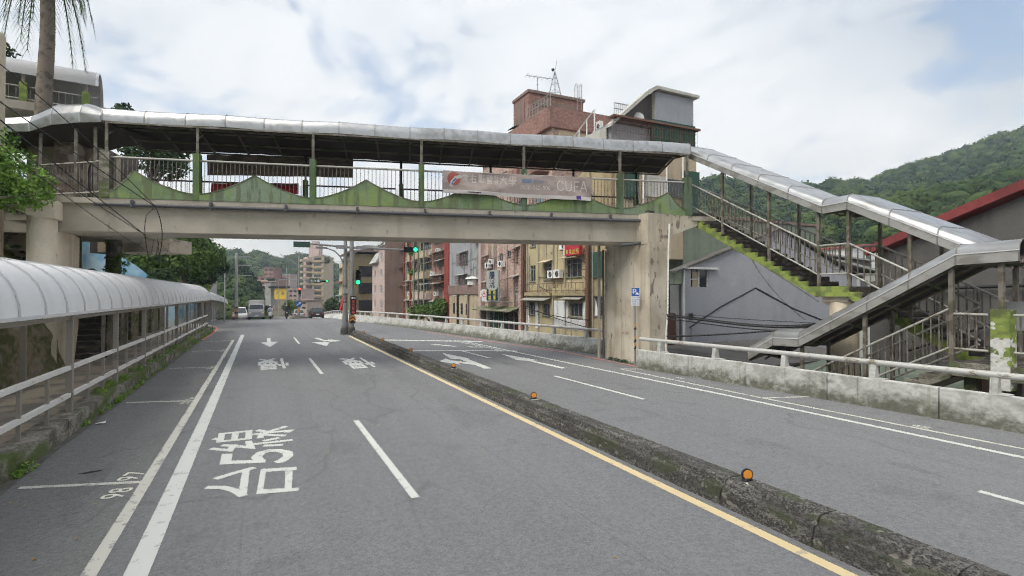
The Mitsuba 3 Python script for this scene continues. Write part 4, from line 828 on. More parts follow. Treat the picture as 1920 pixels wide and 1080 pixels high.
put('rear_wall', MB().obox(PA + pd * 5.2 + pn * 2.4 + [0, 0, 10.3], pd, pn, ZZ, (9.0, .1, 1.4)), 'm_greyplastic', bh)
for s_ in (.35, 2.15, 4.1, 6.1, 8.1):
    c = PA + pd * s_ + pn * .1
    bar('post', c + [0, 0, 9.6], c + [0, 0, 10.64], .09, 'm_pipe', bh); put('post_base', MB().obox(c + [0, 0, 9.95], pd, pn, ZZ, (.22, .2, .75)), 'm_lime', bh)
for z in (10.18, 9.72): bar('rail', PA + pn * .1 + [0, 0, z], PA + pd * 9 + pn * .1 + [0, 0, z], .05, 'm_rail', bh, 'rod')
for s_ in np.arange(.15, 9, .2): bar('baluster', PA + pd * s_ + pn * .1 + [0, 0, 9.6], PA + pd * s_ + pn * .1 + [0, 0, 10.18], .02, 'm_pipe', bh)
put('arch_window', MB().poly(Polygon([(.5 * math.cos(q), .55 * math.sin(q)) for q in np.linspace(0, math.pi, 14)]), PA + pd * 1.3 + pn * 2.32 + [0, 0, 9.75], -pd, ZZ, .05), 'm_roofdark', bh)
# cantilevered slab of the next footbridge ramp
rs_ = thing('concrete_ledge', 'box shaped cream concrete ledge with stained end beneath the footbridge', 'ledge')
e = unit(V3(2.4, -1.2, 0)); en = V3(-e[1], e[0], 0)
put('slab', MB().obox([-4.9, 29.6, 4.72], e, en, ZZ, (3.3, 1.6, .60)), 'm_archwall', rs_)
put('hanger_wall', MB().obox([-4.3, 30.2, 5.35], e, en, ZZ, (1.0, .5, .66)), 'm_green', rs_)
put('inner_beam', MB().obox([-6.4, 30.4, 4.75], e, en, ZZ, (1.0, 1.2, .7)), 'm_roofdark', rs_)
# stairs under the walkway roof, climbing away from the pavement
sw = thing('side_stairs', 'dark concrete steps climbing from the covered pavement beside the pier wall', 'stairs')
sx = unit(V3(-.2, .98, 0)); sy = V3(sx[1], -sx[0], 0)
for k in range(11):
    c = V3(-5.5, 22.5, .30) + sx * (.30 * k + .15) + V3(0, 0, .19 * k + .095)
    put('step', MB().obox(c, sx, sy, ZZ, (.30, 1.35, .19)), 'm_steps', sw)
    put('nosing', MB().obox(c - sx * .15 + [0, 0, .082], sx, sy, ZZ, (.03, 1.35, .028)), 'm_kerb', sw)
for s_ in (0.2, 1.8):
    for sgn in (1,):
        c = V3(-5.5, 22.5, .3) + sx * s_ + sy * sgn * .72
        bar('newel', c + [0, 0, s_ * .6], c + [0, 0, s_ * .6 + 1.1], .12, 'm_rafter', sw)
put('side_wall', MB().obox(V3(-5.6, 26.2, 1.1), unit(V3(-.2, 1, 0)), unit(V3(1, .2, 0)), ZZ, (1.2, .3, 1.8)), 'm_mossrock', sw)
# painted wall along the hillside further on
mw = thing('mural_wall', 'light blue painted retaining wall beyond the left end of the bridge', 'wall')
for a, b, h0, h1 in (((-7.6, 30.5), (-7.0, 38), 5.2, 4.2), ((-7.0, 38), (-6.0, 47), 4.2, 2.2), ((-6.9, 47), (-6.9, 90), 2.4, .4)):
    d = V3(b[0] - a[0], b[1] - a[1], 0); L = np.linalg.norm(d); d /= L
    put('wall_panel', MB().poly(Polygon([(0, -2.5), (L - .02, -2.5), (L - .02, h1), (0, h0)]), V3(*a, 0), d, ZZ, .25), 'm_mural', mw)
dw = thing('boundary_wall', 'dark stained wall beside the covered pavement beyond the steps', 'wall')
put('wall_panel', MB().box([-6.2, 26.5, .3], [-5.85, 40.5, 2.0]), 'm_mossrock', dw)
for y in (28.4, 31, 33.6, 36.2, 38.8): put('pilaster', MB().box([-5.85, y, .3], [-5.72, y + .3, 2.05]), 'm_kerb', dw)
canopy_walk('far section of the covered walkway beside the blue wall', 51, 84, -4.3, -6.5, 51.3, 84, 2.75, 1.1, 2.25, zf=lambda y: float(zr(y)), railing=False)
bf = thing('slat_fence', 'pale blue upright slat fence under the far walkway roof', 'fence')
for k, y in enumerate(np.arange(52, 83, .62)): bar('slat', (-6.25, y, zr(y) + .1), (-6.25, y, zr(y) + 2.0), .34, 'm_mural', bf, h=.05)

# ------------------------------------------------------------------ buildings on the right
def wallmat(name, base, dark, s=1.0, tile=0.0, rough=.85, corr=0.0):
    def f(p, n, uv):
        w = fbm(p.x * 1.1 * s, p.y * 1.1 * s, p.z * .8 * s, 4); st = fbm((p.x + p.y) * 4 * s, p.z * .35, 7, 4)
        v = mix(c3(*base), c3(*dark), .8 * smoothstep(.42, .74, .6 * w + .4 * st))
        if tile:
            k = cell_rand(p.x / tile + .5, p.y / tile + .5, p.z / tile); v = v * (.78 + .44 * k)
        return v * (.93 + .14 * noise(p.x * 20, p.y * 20, p.z * 20))
    b = None
    if corr: b = lambda p, n, uv: .5 + .5 * dr.sin((p.x + p.y) * 6.2832 / corr)
    mat(name, proc(f), rough, spec=.25, bump=b, bscale=.02 if corr else .01)
wallmat('m_yellow', (.45, .385, .235), (.29, .25, .165)); wallmat('m_pinktile', (.46, .33, .285), (.33, .235, .20), tile=.16)
wallmat('m_redtile', (.285, .165, .14), (.19, .115, .10), tile=.16); wallmat('m_deepred', (.25, .055, .045), (.16, .04, .035))
wallmat('m_greywall', (.30, .31, .33), (.23, .235, .245)); wallmat('m_whitepaint', (.66, .67, .67), (.50, .50, .48))
wallmat('m_tan', (.40, .32, .19), (.27, .21, .13), corr=.18); wallmat('m_beige', (.43, .36, .26), (.28, .22, .155))
wallmat('m_pinkplaster', (.46, .36, .33), (.33, .25, .23)); wallmat('m_brown', (.23, .165, .145), (.16, .115, .10))
wallmat('m_corrwhite', (.50, .49, .45), (.37, .36, .33), corr=.22); wallmat('m_corrgrey', (.31, .325, .36), (.26, .27, .29), corr=.30)
wallmat('m_corrgreen', (.20, .235, .185), (.14, .165, .13), corr=.2); wallmat('m_darkwall', (.115, .11, .105), (.055, .05, .048), s=.7)
wallmat('m_fargrey', (.34, .34, .33), (.22, .22, .22)); wallmat('m_redroof', (.23, .055, .055), (.15, .04, .04))
wallmat('m_greylight', (.37, .38, .41), (.30, .305, .33), s=.6); wallmat('m_olive', (.20, .165, .095), (.13, .105, .06))
mat('m_glass', (.035, .042, .048), .08, spec=.6); mat('m_glasslight', (.20, .24, .27), .12, spec=.6)
mat('m_frame', worn((.30, .29, .27), (.20, .18, .16)), .5); mat('m_framewhite', (.55, .55, .53), .5); mat('m_rust', worn((.16, .085, .06), (.09, .05, .04)), .7)
mat('m_net', proc(lambda p, n, uv: mix(c3(.022, .085, .065), c3(.05, .075, .062), noise(p.x * 3, p.y * 3, p.z * 1.2))), .9)
mat('m_redsign', (.42, .03, .045), .5); mat('m_yellowsign', (.62, .43, .04), .5); mat('m_bluesign', (.03, .10, .36), .4); mat('m_navy', (.012, .035, .075), .5)
mat('m_redtext', (.55, .06, .05), .5); mat('m_olivetext', (.42, .38, .06), .5); mat('m_signgrey', (.36, .37, .35), .5)
def facade(parent, xf, y0, y1, z0, z1, wins, bsdf, depth=8, body=None, top=None, name='front_wall'):
    """A road facing wall at x = xf with real window openings, and the block behind it."""
    P = Polygon([(y0, z0), (y1, z0), (y1, z1), (y0, z1)]) if top is None else top
    H = [sbox(*w[:4]) for w in ((a[0], a[2], a[1], a[3]) for a in wins)]
    put(name, MB().poly(P.difference(unary_union(H)) if H else P, [xf, 0, 0], [0, 1, 0], ZZ, .22), bsdf, parent)
    put('block', MB().box([xf + .24, y0 + .01, z0], [xf + depth, y1 - .01, z1 if top is None else min(c[1] for c in list(top.exterior.coords) if c[1] > z0 + 1) - .02]), body or bsdf, parent)
    for w in wins: window(parent, xf, *w)
def window(parent, xf, y0, y1, z0, z1, style='slide', n=2, pane='m_glass', frame='m_frame'):
    k = key_of('window', parent); t = .05; m = MB()
    for a, b, c, d in ((y0, y0 + t, z0, z1), (y1 - t, y1, z0, z1), (y0, y1, z0, z0 + t), (y0, y1, z1 - t, z1)): m.box([xf + .06, a, c], [xf + .13, b, d])
    for q in np.linspace(y0, y1, n + 1)[1:-1]: m.box([xf + .07, q - .025, z0], [xf + .12, q + .025, z1])
    if z1 - z0 > 1.2: m.box([xf + .07, y0, z1 - .36], [xf + .12, y1, z1 - .32])
    put('frame', m, frame, k); put('pane', MB().box([xf + .095, y0 + .01, z0 + .01], [xf + .11, y1 - .01, z1 - .01]), pane, k)
    put('sill', MB().box([xf - .07, y0 - .06, z0 - .08], [xf + .05, y1 + .06, z0]), 'm_kerb' if style != 'white' else 'm_framewhite', k)
    if style == 'cage':
        g = MB(); dx = .45
        for z in np.arange(z0 - .05, z1 + .1, .28): g.tube([(xf, y0 - .08, z), (xf - dx, y0 - .08, z), (xf - dx, y1 + .08, z), (xf, y1 + .08, z)], .014, 4)
        for y in np.arange(y0 - .08, y1 + .1, .16): g.tube([(xf - dx, y, z0 - .05), (xf - dx, y, z1 + .05)], .01, 4)
        put('grille', g, 'm_rust', k); put('awning', MB().add([[xf, y0 - .15, z1 + .25], [xf, y1 + .15, z1 + .25], [xf - .65, y1 + .15, z1 + .06], [xf - .65, y0 - .15, z1 + .06], [xf, y0 - .15, z1 + .22], [xf, y1 + .15, z1 + .22], [xf - .65, y1 + .15, z1 + .03], [xf - .65, y0 - .15, z1 + .03]], [[0, 1, 2, 3], [4, 7, 6, 5], [0, 4, 5, 1], [2, 6, 7, 3], [1, 5, 6, 2], [0, 3, 7, 4]]), 'm_frame', k)
    if style in ('hood', 'awn'):
        put('awning', MB().obox([xf - .3, (y0 + y1) / 2, z1 + .16], unit(V3(1, 0, .35)), [0, 1, 0], unit(V3(-.35, 0, 1)), (.75, y1 - y0 + .4, .05)), 'm_frame' if style == 'awn' else 'm_beige', k)
def pipe(parent, x, y, z0, z1, r, bs, name='pipe'):
    return put(name, MB().tube([(x, y, z0), (x, y, z1)], r, 10), bs, parent, 40)
def aircon(label, x, y0, y1, z0, z1):
    t = thing('air_conditioner', label, 'air conditioner', 'outdoor air conditioner units')
    put('casing', MB().box([x - .42, y0, z0], [x - .08, y1, z1]), 'm_white', t)
    c = V3(x - .425, y0 + (y1 - y0) * .38, (z0 + z1) / 2); rr_ = min(y1 - y0, z1 - z0) * .36
    put('fan_grille', MB().tube([c, c + [-.02, 0, 0]], rr_, 18), 'm_black', t); g = MB()
    for q in range(3): g.tube([c + [-.03, rr_ * (.35 + .3 * q) * math.cos(a), rr_ * (.35 + .3 * q) * math.sin(a)] for a in np.linspace(0, 2 * math.pi, 17)], .008, 4)
    put('guard_rings', g, 'm_frame', t)
    for y in (y0 + .08, y1 - .08): bar('bracket', (x, y, z0 - .03), (x - .45, y, z0 - .03), .05, 'm_rust', t)

yb = thing('yellow_building', 'dirty yellow plastered building with white painted ground floor and brown pipes', 'building', None)
wy = [(37.78, 38.72, 3.55, 4.86), (35.15, 36.3, 3.62, 4.90, 'hood'), (30.95, 32.95, 3.71, 5.03, 'hood', 3), (37.72, 38.6, 6.37, 6.95), (37.82, 38.8, .85, 1.9, 'slide', 2), (35.45, 36.5, .82, 1.78, 'slide', 2), (30.85, 32.65, .92, 1.92, 'slide', 3)]
facade(yb, 20, 30.05, 39.45, -4.6, 9.8, wy, 'm_yellow', depth=9, top=Polygon([(30.05, -4.6), (39.45, -4.6), (39.45, 8.6), (35, 9.6), (30.05, 11.2)]))
for a, b, c, d in ((37.2, 37.74, -.2, 1.9), (38.86, 39.3, -.2, 1.9), (32.75, 34.9, .1, 2.02), (30.2, 30.78, .1, 2.0), (30.78, 32.75, .0, .80)): put('painted_panel', MB().box([19.965, a, c], [19.998, b, d]), 'm_whitepaint', yb)
put('awning', MB().obox([19.7, 37.2, 2.16], unit(V3(1, 0, .3)), [0, 1, 0], unit(V3(-.3, 0, 1)), (.9, 4.2, .05)), 'm_frame', yb)
put('awning', MB().obox([19.75, 31.8, 2.25], unit(V3(1, 0, .3)), [0, 1, 0], unit(V3(-.3, 0, 1)), (.7, 2.6, .05)), 'm_frame', yb)
put('ledge', MB().box([19.72, 30.2, 2.42], [19.99, 34.6, 2.95]), 'm_yellow', yb); put('ledge', MB().box([19.72, 35.0, 2.40], [19.99, 39.3, 2.66]), 'm_yellow', yb)
g = MB()
for z in (2.78, 3.32): g.tube([(19.55, 30.05, z), (19.55, 39.45, z)], .022, 6)
for y in np.arange(30.1, 39.5, .93): g.tube([(19.55, y, 2.6), (19.55, y, 3.32)], .018, 5); g.tube([(19.55, y, 2.75), (19.99, y, 2.75)], .018, 5)
put('sign_frame', g, 'm_rust', yb)
for y, r_, b in ((39.62, .13, 'm_rust'), (29.88, .14, 'm_rust')): pipe(yb, 19.75, y, -4.6, 9.5, r_, b)
for y in (37.1, 34.75, 33.0, 29.45): pipe(yb, 19.9, y, -.5, 9.5, .035, 'm_frame')
put('cable_arm', MB().tube([(19.98, 30.4, 4.2), (19.2, 30.6, 4.2), (19.98, 30.5, 3.6)], .03, 6).tube([(19.98, 30.4, 5.2), (19.2, 30.4, 5.2), (19.98, 30.4, 4.6)], .03, 6), 'm_rust', yb)
aircon('left of two white air conditioners between the yellow facade windows', 20, 34.36, 35.1, 3.72, 4.30); aircon('right of two white air conditioners between the yellow facade windows', 20, 33.3, 34.2, 3.70, 4.32)
aircon('white air conditioner beside the red sign on the yellow building', 20, 32.4, 33.3, 5.75, 6.2)
sg = thing('shop_sign', 'red box sign high on the yellow building', 'sign', None)
put('panel', MB().box([19.35, 30.25, 5.22], [19.62, 32.15, 6.2]), 'm_redsign', sg); put('casing', MB().box([19.33, 32.15, 5.2], [19.64, 32.28, 6.22]), 'm_white', sg)
for k in range(4):
    put('lettering', MB().poly(affinity.affine_transform(glyph('專業出租'[k], 1, 1, .13), [-.34, 0, 0, .34, 32.0 - .44 * k, 5.30]), [19.345, 0, 0], [0, 1, 0], ZZ), 'm_olivetext', sg)

tn = thing('tan_building', 'narrow tan metal clad building with rooftop shed and green netting', 'building')
facade(tn, 20.02, 27.6, 29.75, -4.6, 12.2, [(28.5, 29.55, 1.05, 2.4), (28.6, 29.55, 3.7, 5.1)], 'm_tan', depth=7)
put('net_cover', MB().box([19.9, 28.4, 3.6], [19.98, 29.65, 5.3]), 'm_net', tn)
put('torn_sheet', MB().add([[19.85, 28.7, 1.1], [19.88, 29.2, 1.1], [19.9, 29.1, 2.2]], [[0, 1, 2]]), 'm_whitepaint', tn)
# end wall towards the camera: openings, nets, pipes
put('end_wall', MB().box([20.3, 27.35, 5], [27, 27.59, 12.2]), 'm_beige', tn)
for k, (x0, x1, z0, z1, b) in enumerate(((20.9, 22.0, 8.6, 10.6, 'm_net'), (22.6, 24.2, 8.9, 10.3, 'm_corrwhite'), (24.3, 25.6, 9.0, 10.2, 'm_glass'), (25.7, 27.2, 7.6, 10.9, 'm_net'), (22.1, 27.0, 7.4, 8.3, 'm_redtile'))):
    put('cladding', MB().box([x0, 27.24, z0], [x1, 27.34, z1]), b, tn)
for x in (20.6, 22.3, 24.25, 25.65): pipe(tn, x, 27.2, 5, 12, .06, 'm_white' if x > 22 else 'm_tan')
g = MB()
for x in np.arange(20.05, 27.1, .22): g.tube([(x, 27.3, 12.1), (x, 27.3, 13.75)], .014, 4)
for z in (12.3, 12.9, 13.5): g.tube([(20.05, 27.3, z), (27.0, 27.3, z)], .016, 4)
put('cage', g, 'm_rust', tn); put('net', MB().box([23.2, 27.42, 12.15], [27.0, 27.48, 14.1]), 'm_net', tn)
put('cage_wall', MB().box([20.15, 27.75, 12.2], [26.9, 29.7, 13.5]), 'm_greywall', tn)
put('cage_roof', MB().box([20.0, 27.22, 13.78], [27.3, 27.8, 13.9]), 'm_rust', tn)
put('shed_wall', MB().box([23.75, 27.6, 13.95], [27.0, 29.1, 16.05]), 'm_corrgrey', tn)
put('shed_roof', MB().sweep([(19.9, 13.15), (21.2, 14.2), (23.0, 15.75), (23.7, 16.15), (27.35, 16.10), (27.35, 16.28), (23.6, 16.36), (22.9, 15.95), (21.1, 14.4), (19.9, 13.35)], [[0, 27.35, 0], [0, 27.95, 0]], [1, 0, 0]), 'm_corrwhite', tn)
put('shed_side', MB().poly(Polygon([(20.0, 12.0), (23.74, 12.0), (23.74, 16.1), (23.0, 15.7), (21.2, 14.15), (20.0, 13.2)]), [0, 28.1, 0], [1, 0, 0], ZZ, .1), 'm_darkwall', tn); put('shed_panel', MB().box([23.70, 27.62, 13.95], [23.745, 29.0, 16.0]), 'm_corrwhite', tn); put('box_roof', MB().box([23.76, 27.97, 16.08], [27.2, 29.2, 16.2]), 'm_corrwhite', tn)
put('side_cladding', MB().box([19.93, 28.0, 11.9], [20.0, 34.5, 13.3]), 'm_corrwhite', tn)
put('fan_cowl', trimesh.creation.icosphere(2, .42).apply_translation([22.6, 28.1, 14.2]), 'm_white', tn, True)
g = MB(); g.tube([(20.1, 34.2, 12.8), (20.1, 29.5, 14.9)], .05, 6); g.tube([(20.1, 34.2, 12.2), (20.1, 29.5, 13.4)], .05, 6)
for f in np.linspace(0, 1, 6): g.tube([(20.1, 34.2 - 4.7 * f, 12.2 + 1.2 * f), (20.1, 34.2 - 4.7 * f, 12.8 + 2.1 * f)], .05, 6)
put('white_railing', g, 'm_whitepaint', tn)

pk = thing('pink_tile_building', 'tall pink tiled building with rooftop block rising behind the footbridge', 'building')
wp = [(47.2, 48.2, 5.06, 6.16, 'cage'), (44.16, 45.0, 5.41, 6.3), (42.44, 43.23, 5.89, 6.42), (40.3, 41.24, 5.3, 6.45, 'cage'), (47.2, 48.2, 2.8, 3.65, 'cage'), (44.8, 45.7, 2.85, 3.7), (40.5, 41.5, 2.8, 3.98, 'cage')]
wp += [(a, a + 1.5, z, z + 1.35, 'slide', 2, 'm_glasslight') for z in (12.4, 9.2) for a in (36.6, 40.2, 43.4, 46.3)]
facade(pk, 20.0, 39.8, 49.2, -4.6, 9.0, [w for w in wp if w[2] < 9], 'm_pinktile', depth=10)
facade(pk, 20.06, 35.2, 49.2, 9.02, 15.3, [w for w in wp if w[2] > 9], 'm_pinktile', depth=9.5, name='upper_wall')
put('parapet', MB().box([19.75, 35.0, 15.32], [29.5, 35.3, 16.9]), 'm_redtile', pk); put('parapet', MB().box([19.75, 35.32, 15.32], [20.05, 49.2, 16.9]), 'm_redtile', pk)
put('roof_deck', MB().box([20.1, 35.4, 15.32], [29.5, 49.2, 15.5]), 'm_kerb', pk)
for y0, y1 in ((35.6, 38.6), (39.2, 42.4)): put('balcony', MB().box([19.0, y0, 12.0], [20.04, y1, 13.0]), 'm_redtile', pk)
put('soffit_panel', MB().box([20.6, 34.8, 13.6], [23, 35.15, 15.0]), 'm_beige', pk)
put('roof_house', MB().box([20.25, 39.5, 15.5], [25.7, 42.4, 19.55]), 'm_redtile', pk); put('roof_house_cap', MB().box([20.15, 39.38, 19.56], [25.85, 42.5, 19.8]), 'm_brown', pk)
put('recess', MB().box([20.7, 39.42, 18.6], [25.2, 39.49, 19.0]), 'm_brown', pk); put('recess', MB().box([20.7, 39.42, 16.6], [25.2, 39.49, 17.6]), 'm_brown', pk)
put('dark_recess', MB().box([20.19, 40.2, 17.2], [20.24, 41.9, 19.2]), 'm_brown', pk); put('green_awning', MB().obox([20.0, 41.8, 17.2], unit(V3(1, 0, .4)), [0, 1, 0], unit(V3(-.4, 0, 1)), (.7, 1.2, .06)), 'm_net', pk)
g = MB()
for x in (24.9, 25.35): g.tube([(x, 39.2, 16.9), (x, 39.2, 20.9), (x, 39.35, 21.05), (x, 39.6, 20.9), (x, 39.6, 19.8)], .03, 6)
for z in np.arange(17, 20, .35): g.tube([(24.9, 39.2, z), (25.35, 39.2, z)], .025, 5)
put('ladder', g, 'm_frame', pk)
g = MB()
for z in (17.2, 17.7, 18.15): bar('roof_rail', (25.9, 35.2, z), (29.3, 35.2, z), .06, 'm_frame', pk); bar('roof_rail', (20.0, 35.2, z - .2), (20.0, 39.3, z), .04, 'm_frame', pk)
for x in np.arange(25.9, 29.4, .2): bar('roof_baluster', (x, 35.2, 16.9), (x, 35.2, 18.15), .03, 'm_frame', pk)
for y in np.arange(35.3, 39.4, .5): bar('roof_baluster', (20, y, 16.9), (20, y, 18.0), .05, 'm_frame', pk)
for y in (40.1, 47.2): put('pilaster', MB().box([19.8, y, -4.6], [19.995, y + .45, 9.0]), 'm_pinktile', pk)
put('pilaster', MB().box([19.6, 48.6, -4.6], [19.995, 49.25, 9.0]), 'm_pinkplaster', pk)
for y in (46.9, 45.9, 40.0, 41.5): pipe(pk, 19.85, y, -1, 9, .05, 'm_frame')
aircon('small air conditioner on the pink tiled wall', 20.0, 45.9, 46.6, 5.35, 5.85)
aircon('round fan air conditioner under the roof terrace of the pink tiled building', 24.4, 34.5, 35.0, 15.4, 16.2)
put('canopy_roof', MB().obox([19.4, 44.6, 1.2], unit(V3(1, 0, .3)), [0, 1, 0], unit(V3(-.3, 0, 1)), (1.4, 8.4, .06)), 'm_kerb', pk)
for y in np.arange(40.6, 48.8, 1.15): put('shop_front', MB().box([19.9, y, -2], [19.97, y + .8, .9]), 'm_black' if int(y * 2) % 2 else 'm_net', pk)
an = thing('television_antenna', 'thin television antenna on the roof house', 'antenna')
g = MB().tube([(21.9, 41, 19.8), (21.9, 41, 21.7)], .03, 5).tube([(20.9, 41.2, 21.75), (23.4, 40.8, 21.7)], .025, 5)
for f in np.linspace(0, 1, 7): g.tube([(20.9 + 2.5 * f, 40.7, 21.75), (20.9 + 2.5 * f, 41.5, 21.72)], .015, 4)
put('mast', g, 'm_greypipe', an)
am = thing('roof_mast', 'slim tripod mast with a weather sensor on the roof house', 'mast')
g = MB(); ap_ = V3(23.4, 40.5, 22.3)
for a in (0, 2.1, 4.2): g.tube([V3(23.4 + .75 * math.cos(a), 40.5 + .75 * math.sin(a), 19.85), ap_], .03, 5)
for z, r_ in ((20.5, .53), (21.2, .32), (21.7, .17)): g.tube([(23.4 + r_ * math.cos(a), 40.5 + r_ * math.sin(a), z) for a in (0, 2.1, 4.2, 6.283)], .018, 4)
g.tube([ap_, ap_ + [.2, 0, 1.0]], .018, 4); put('legs', g, 'm_greypipe', am); put('sensor', trimesh.creation.icosphere(1, .14).apply_translation(ap_ + [-.2, 0, .1]), 'm_black', am)
# hanging signs on the pink building
vs = thing('vertical_sign', 'upright grey and navy sign board with two large characters', 'sign')
ex = unit(V3(.2, -1, 0)); o = V3(18.55, 44.3, 1.9)
put('board', MB().poly(Polygon([(0, 0), (1.9, 0), (1.9, 2.75), (0, 2.75)]), o, ex, ZZ, .16), 'm_signgrey', vs)
put('navy_field', MB().poly(Polygon([(.07, .05), (1.83, .05), (1.83, 1.3)] + [(.95 + .88 * math.cos(q), 1.3 - .35 * math.sin(q)) for q in np.linspace(0, math.pi, 12)]), o + np.cross(ex, ZZ) * .168, ex, ZZ), 'm_navy', vs)
for k, ch in enumerate('慶沅'): put('lettering', MB().poly(affinity.translate(glyph(ch, .86, .72, .12), .5, 1.95 - .78 * k), o + np.cross(ex, ZZ) * .172, ex, ZZ), 'm_navy', vs)
for k, ch in enumerate('專業業專'): put('lettering', MB().poly(affinity.translate(glyph(ch, .5, .46, .12), .32 + .74 * (k % 2), .55 - .50 * (k // 2) + .02), o + np.cross(ex, ZZ) * .176, ex, ZZ), 'm_olivetext', vs)
put('sign_arm', MB().tube([o + [0, 0, -.08], o + ex * 2.2 + [0, 0, -.08], V3(20.0, 42.2, 1.8)], .06, 6).tube([V3(20.0, 46.9, 1.82), o + [0, 0, -.08]], .06, 6).tube([V3(20, 46.5, 4.0), o + [0, 0, 2.3]], .04, 6), 'm_frame', vs)
ws = thing('white_sign', 'small white sign with red characters left of the grey and navy board', 'sign')
o = V3(19.0, 46.7, 1.85); put('board', MB().poly(sbox(0, 0, 1.45, 1.12), o, ex, ZZ, .08), 'm_whitepaint', ws)
for k, ch in enumerate('出租'): put('lettering', MB().poly(affinity.translate(glyph(ch, .55, .6, .12), .14 + .62 * k, .4), o + np.cross(ex, ZZ) * .09, ex, ZZ), 'm_redtext', ws)

gy = thing('grey_building', 'flat blue grey rendered building with two barred windows and a low annex', 'building')
facade(gy, 20.5, 50.0, 60.9, -4.6, 11.5, [(54.7, 57.2, 5.86, 7.10, 'cage', 3), (54.9, 57.6, 3.55, 4.60, 'cage', 3)], 'm_greywall', depth=9)
put('annex_wall', MB().box([20.05, 49.9, -4.6], [20.48, 59.6, 2.5]), 'm_beige', gy); put('annex_parapet', MB().box([19.9, 49.7, 2.52], [20.45, 59.7, 3.5]), 'm_brown', gy)
for y in (53.4, 55.0, 57.6): put('slit_window', MB().box([20.0, y, .3], [20.045, y + .55, 1.5]), 'm_glass', gy)
pipe(gy, 19.9, 56.3, -2, 2.5, .12, 'm_black'); pipe(gy, 19.9, 53.0, -2, 2.5, .1, 'm_brown')
vt = thing('roof_vent', 'white round roof ventilator on the grey annex', 'ventilator')
put('drum', MB().tube([(20.2, 52.4, 3.5), (20.2, 52.4, 4.1)], .55, 16), 'm_white', vt, 40); put('cap', MB().tube([(20.2, 52.4, 4.12), (20.2, 52.4, 4.25), (20.2, 52.4, 4.42)], [.85, .7, .1], 16), 'm_whitepaint', vt, 40)

rb = thing('red_building', 'red brick apartment block with caged balconies and a deep red end strip', 'building')
facade(rb, 20.8, 61.0, 69.2, -4.6, 12, [(63.6, 68.4, 6.3, 7.9, 'cage', 4), (63.6, 68.8, 3.2, 4.9, 'cage', 4), (63.6, 68.4, 9.2, 10.6, 'cage', 4), (63.2, 68.6, -.6, 1.5, 'awn', 4)], 'm_redtile', depth=9)
put('end_strip', MB().box([20.4, 61.0, -4.6], [20.79, 62.7, 12]), 'm_deepred', rb)
cb = thing('cream_building', 'cream apartment block with recessed balconies', 'building')
facade(cb, 21, 69.4, 76.3, -4.6, 12.5, [(70.2, 75.5, z, z + 1.5, 'slide', 4) for z in (.2, 3.1, 6.0, 8.9)], 'm_beige', depth=9)
for z in (2.0, 4.9, 7.8, 10.7): put('balcony', MB().box([20.1, 69.9, z - .2], [20.99, 75.9, z + .75]), 'm_pinkplaster' if z < 3 else 'm_beige', cb)
for y in (70.4, 73.2, 75.6): pipe(cb, 20.0, y, -2, 12, .1, 'm_corrgreen')
tb = thing('tan_plaster_building', 'tan plastered block with dark red drainpipes and leafy window boxes', 'building')
facade(tb, 21, 76.5, 90.4, -4.6, 12.8, [(a, a + 2.6, z, z + 1.4, 'awn', 2, 'm_glass', 'm_framewhite') for z in (.1, 3.1, 6.1, 9.2) for a in (77.2, 81.0, 85.8)], 'm_beige', depth=9)
for y in (80.3, 84.4, 89.6): pipe(tb, 20.7, y, -3, 12.5, .16, 'm_deepred')
put('orange_panel', MB().box([20.9, 85.0, 2.2], [20.96, 88.0, 3.6]), 'm_amber_ring', tb)
for y, z in ((77.8, 6.0), (78.0, 9.0), (86.5, 6.0)): put('window_plant', leaves(160, [[20.4, y, z - .1], [20.4, y + .8, z - .3]], [.55, .45], .2, np.random.default_rng(int(y))), 'm_leaf', tb)
pc = thing('pink_gabled_building', 'pale pink block with white windows, sloped parapets and a brown blind side', 'building')
wq = [(a, a + 1.6, z, z + 1.35, 'white', 2, 'm_glasslight', 'm_framewhite') for z in (.15, 2.65, 5.35, 8.0) for a in (87.6, 92.9) if not (z > 7.9 and a > 90)]
facade(pc, 17.9, 86, 96.3, -4.6, 10, wq, 'm_pinkplaster', depth=1, top=Polygon([(86, -4.6), (96.3, -4.6), (96.3, 7.9), (90.6, 7.9), (90.6, 10.6), (86, 10.6)]))
put('side_wall', MB().box([17.95, 85.7, -4.6], [20.9, 85.98, 11.6]), 'm_brown', pc); put('rear_block', MB().box([18.9, 86, -4.6], [27, 96.3, 10.4]), 'm_brown', pc)
for y0, y1, z in ((85.9, 90.6, 10.6), (90.5, 96.5, 7.9)): put('sloped_parapet', MB().poly(Polygon([(17.3, z), (18.6, z + 2.0), (18.7, z + 2.0), (17.75, z)]), [0, y1, 0], [1, 0, 0], ZZ, y1 - y0), 'm_fargrey', pc)
ob = thing('olive_building', 'brownish open framed building behind the signal mast', 'building')
facade(ob, 15.6, 103, 118, -4.6, 10.2, [(a, a + 4.6, z, z + 1.9, 'slide', 3) for z in (.0, 3.2, 6.4) for a in (104, 110.5)], 'm_olive', depth=9)
for z in (-.6, 2.7, 5.9): put('side_opening', MB().box([16.6, 102.9, z], [19.4, 102.99, z + 2.0]), 'm_black', ob)
put('end_wall', MB().box([15.62, 102.7, -4.6], [24, 102.89, 10.2]) if False else MB().box([15.62, 102.995, -4.6], [24, 103.0, 10.2]), 'm_olive', ob)
put('roof_slab', MB().box([15.0, 102.4, 10.6], [24.5, 118, 10.9]), 'm_brown', ob); put('water_tank', MB().box([18, 106, 10.9], [21, 109, 12.2]), 'm_fargrey', ob)
for y in (118.5,): put('bay', MB().box([16.2, 118.2, -4.6], [22, 128, 9.6]), 'm_beige', ob)
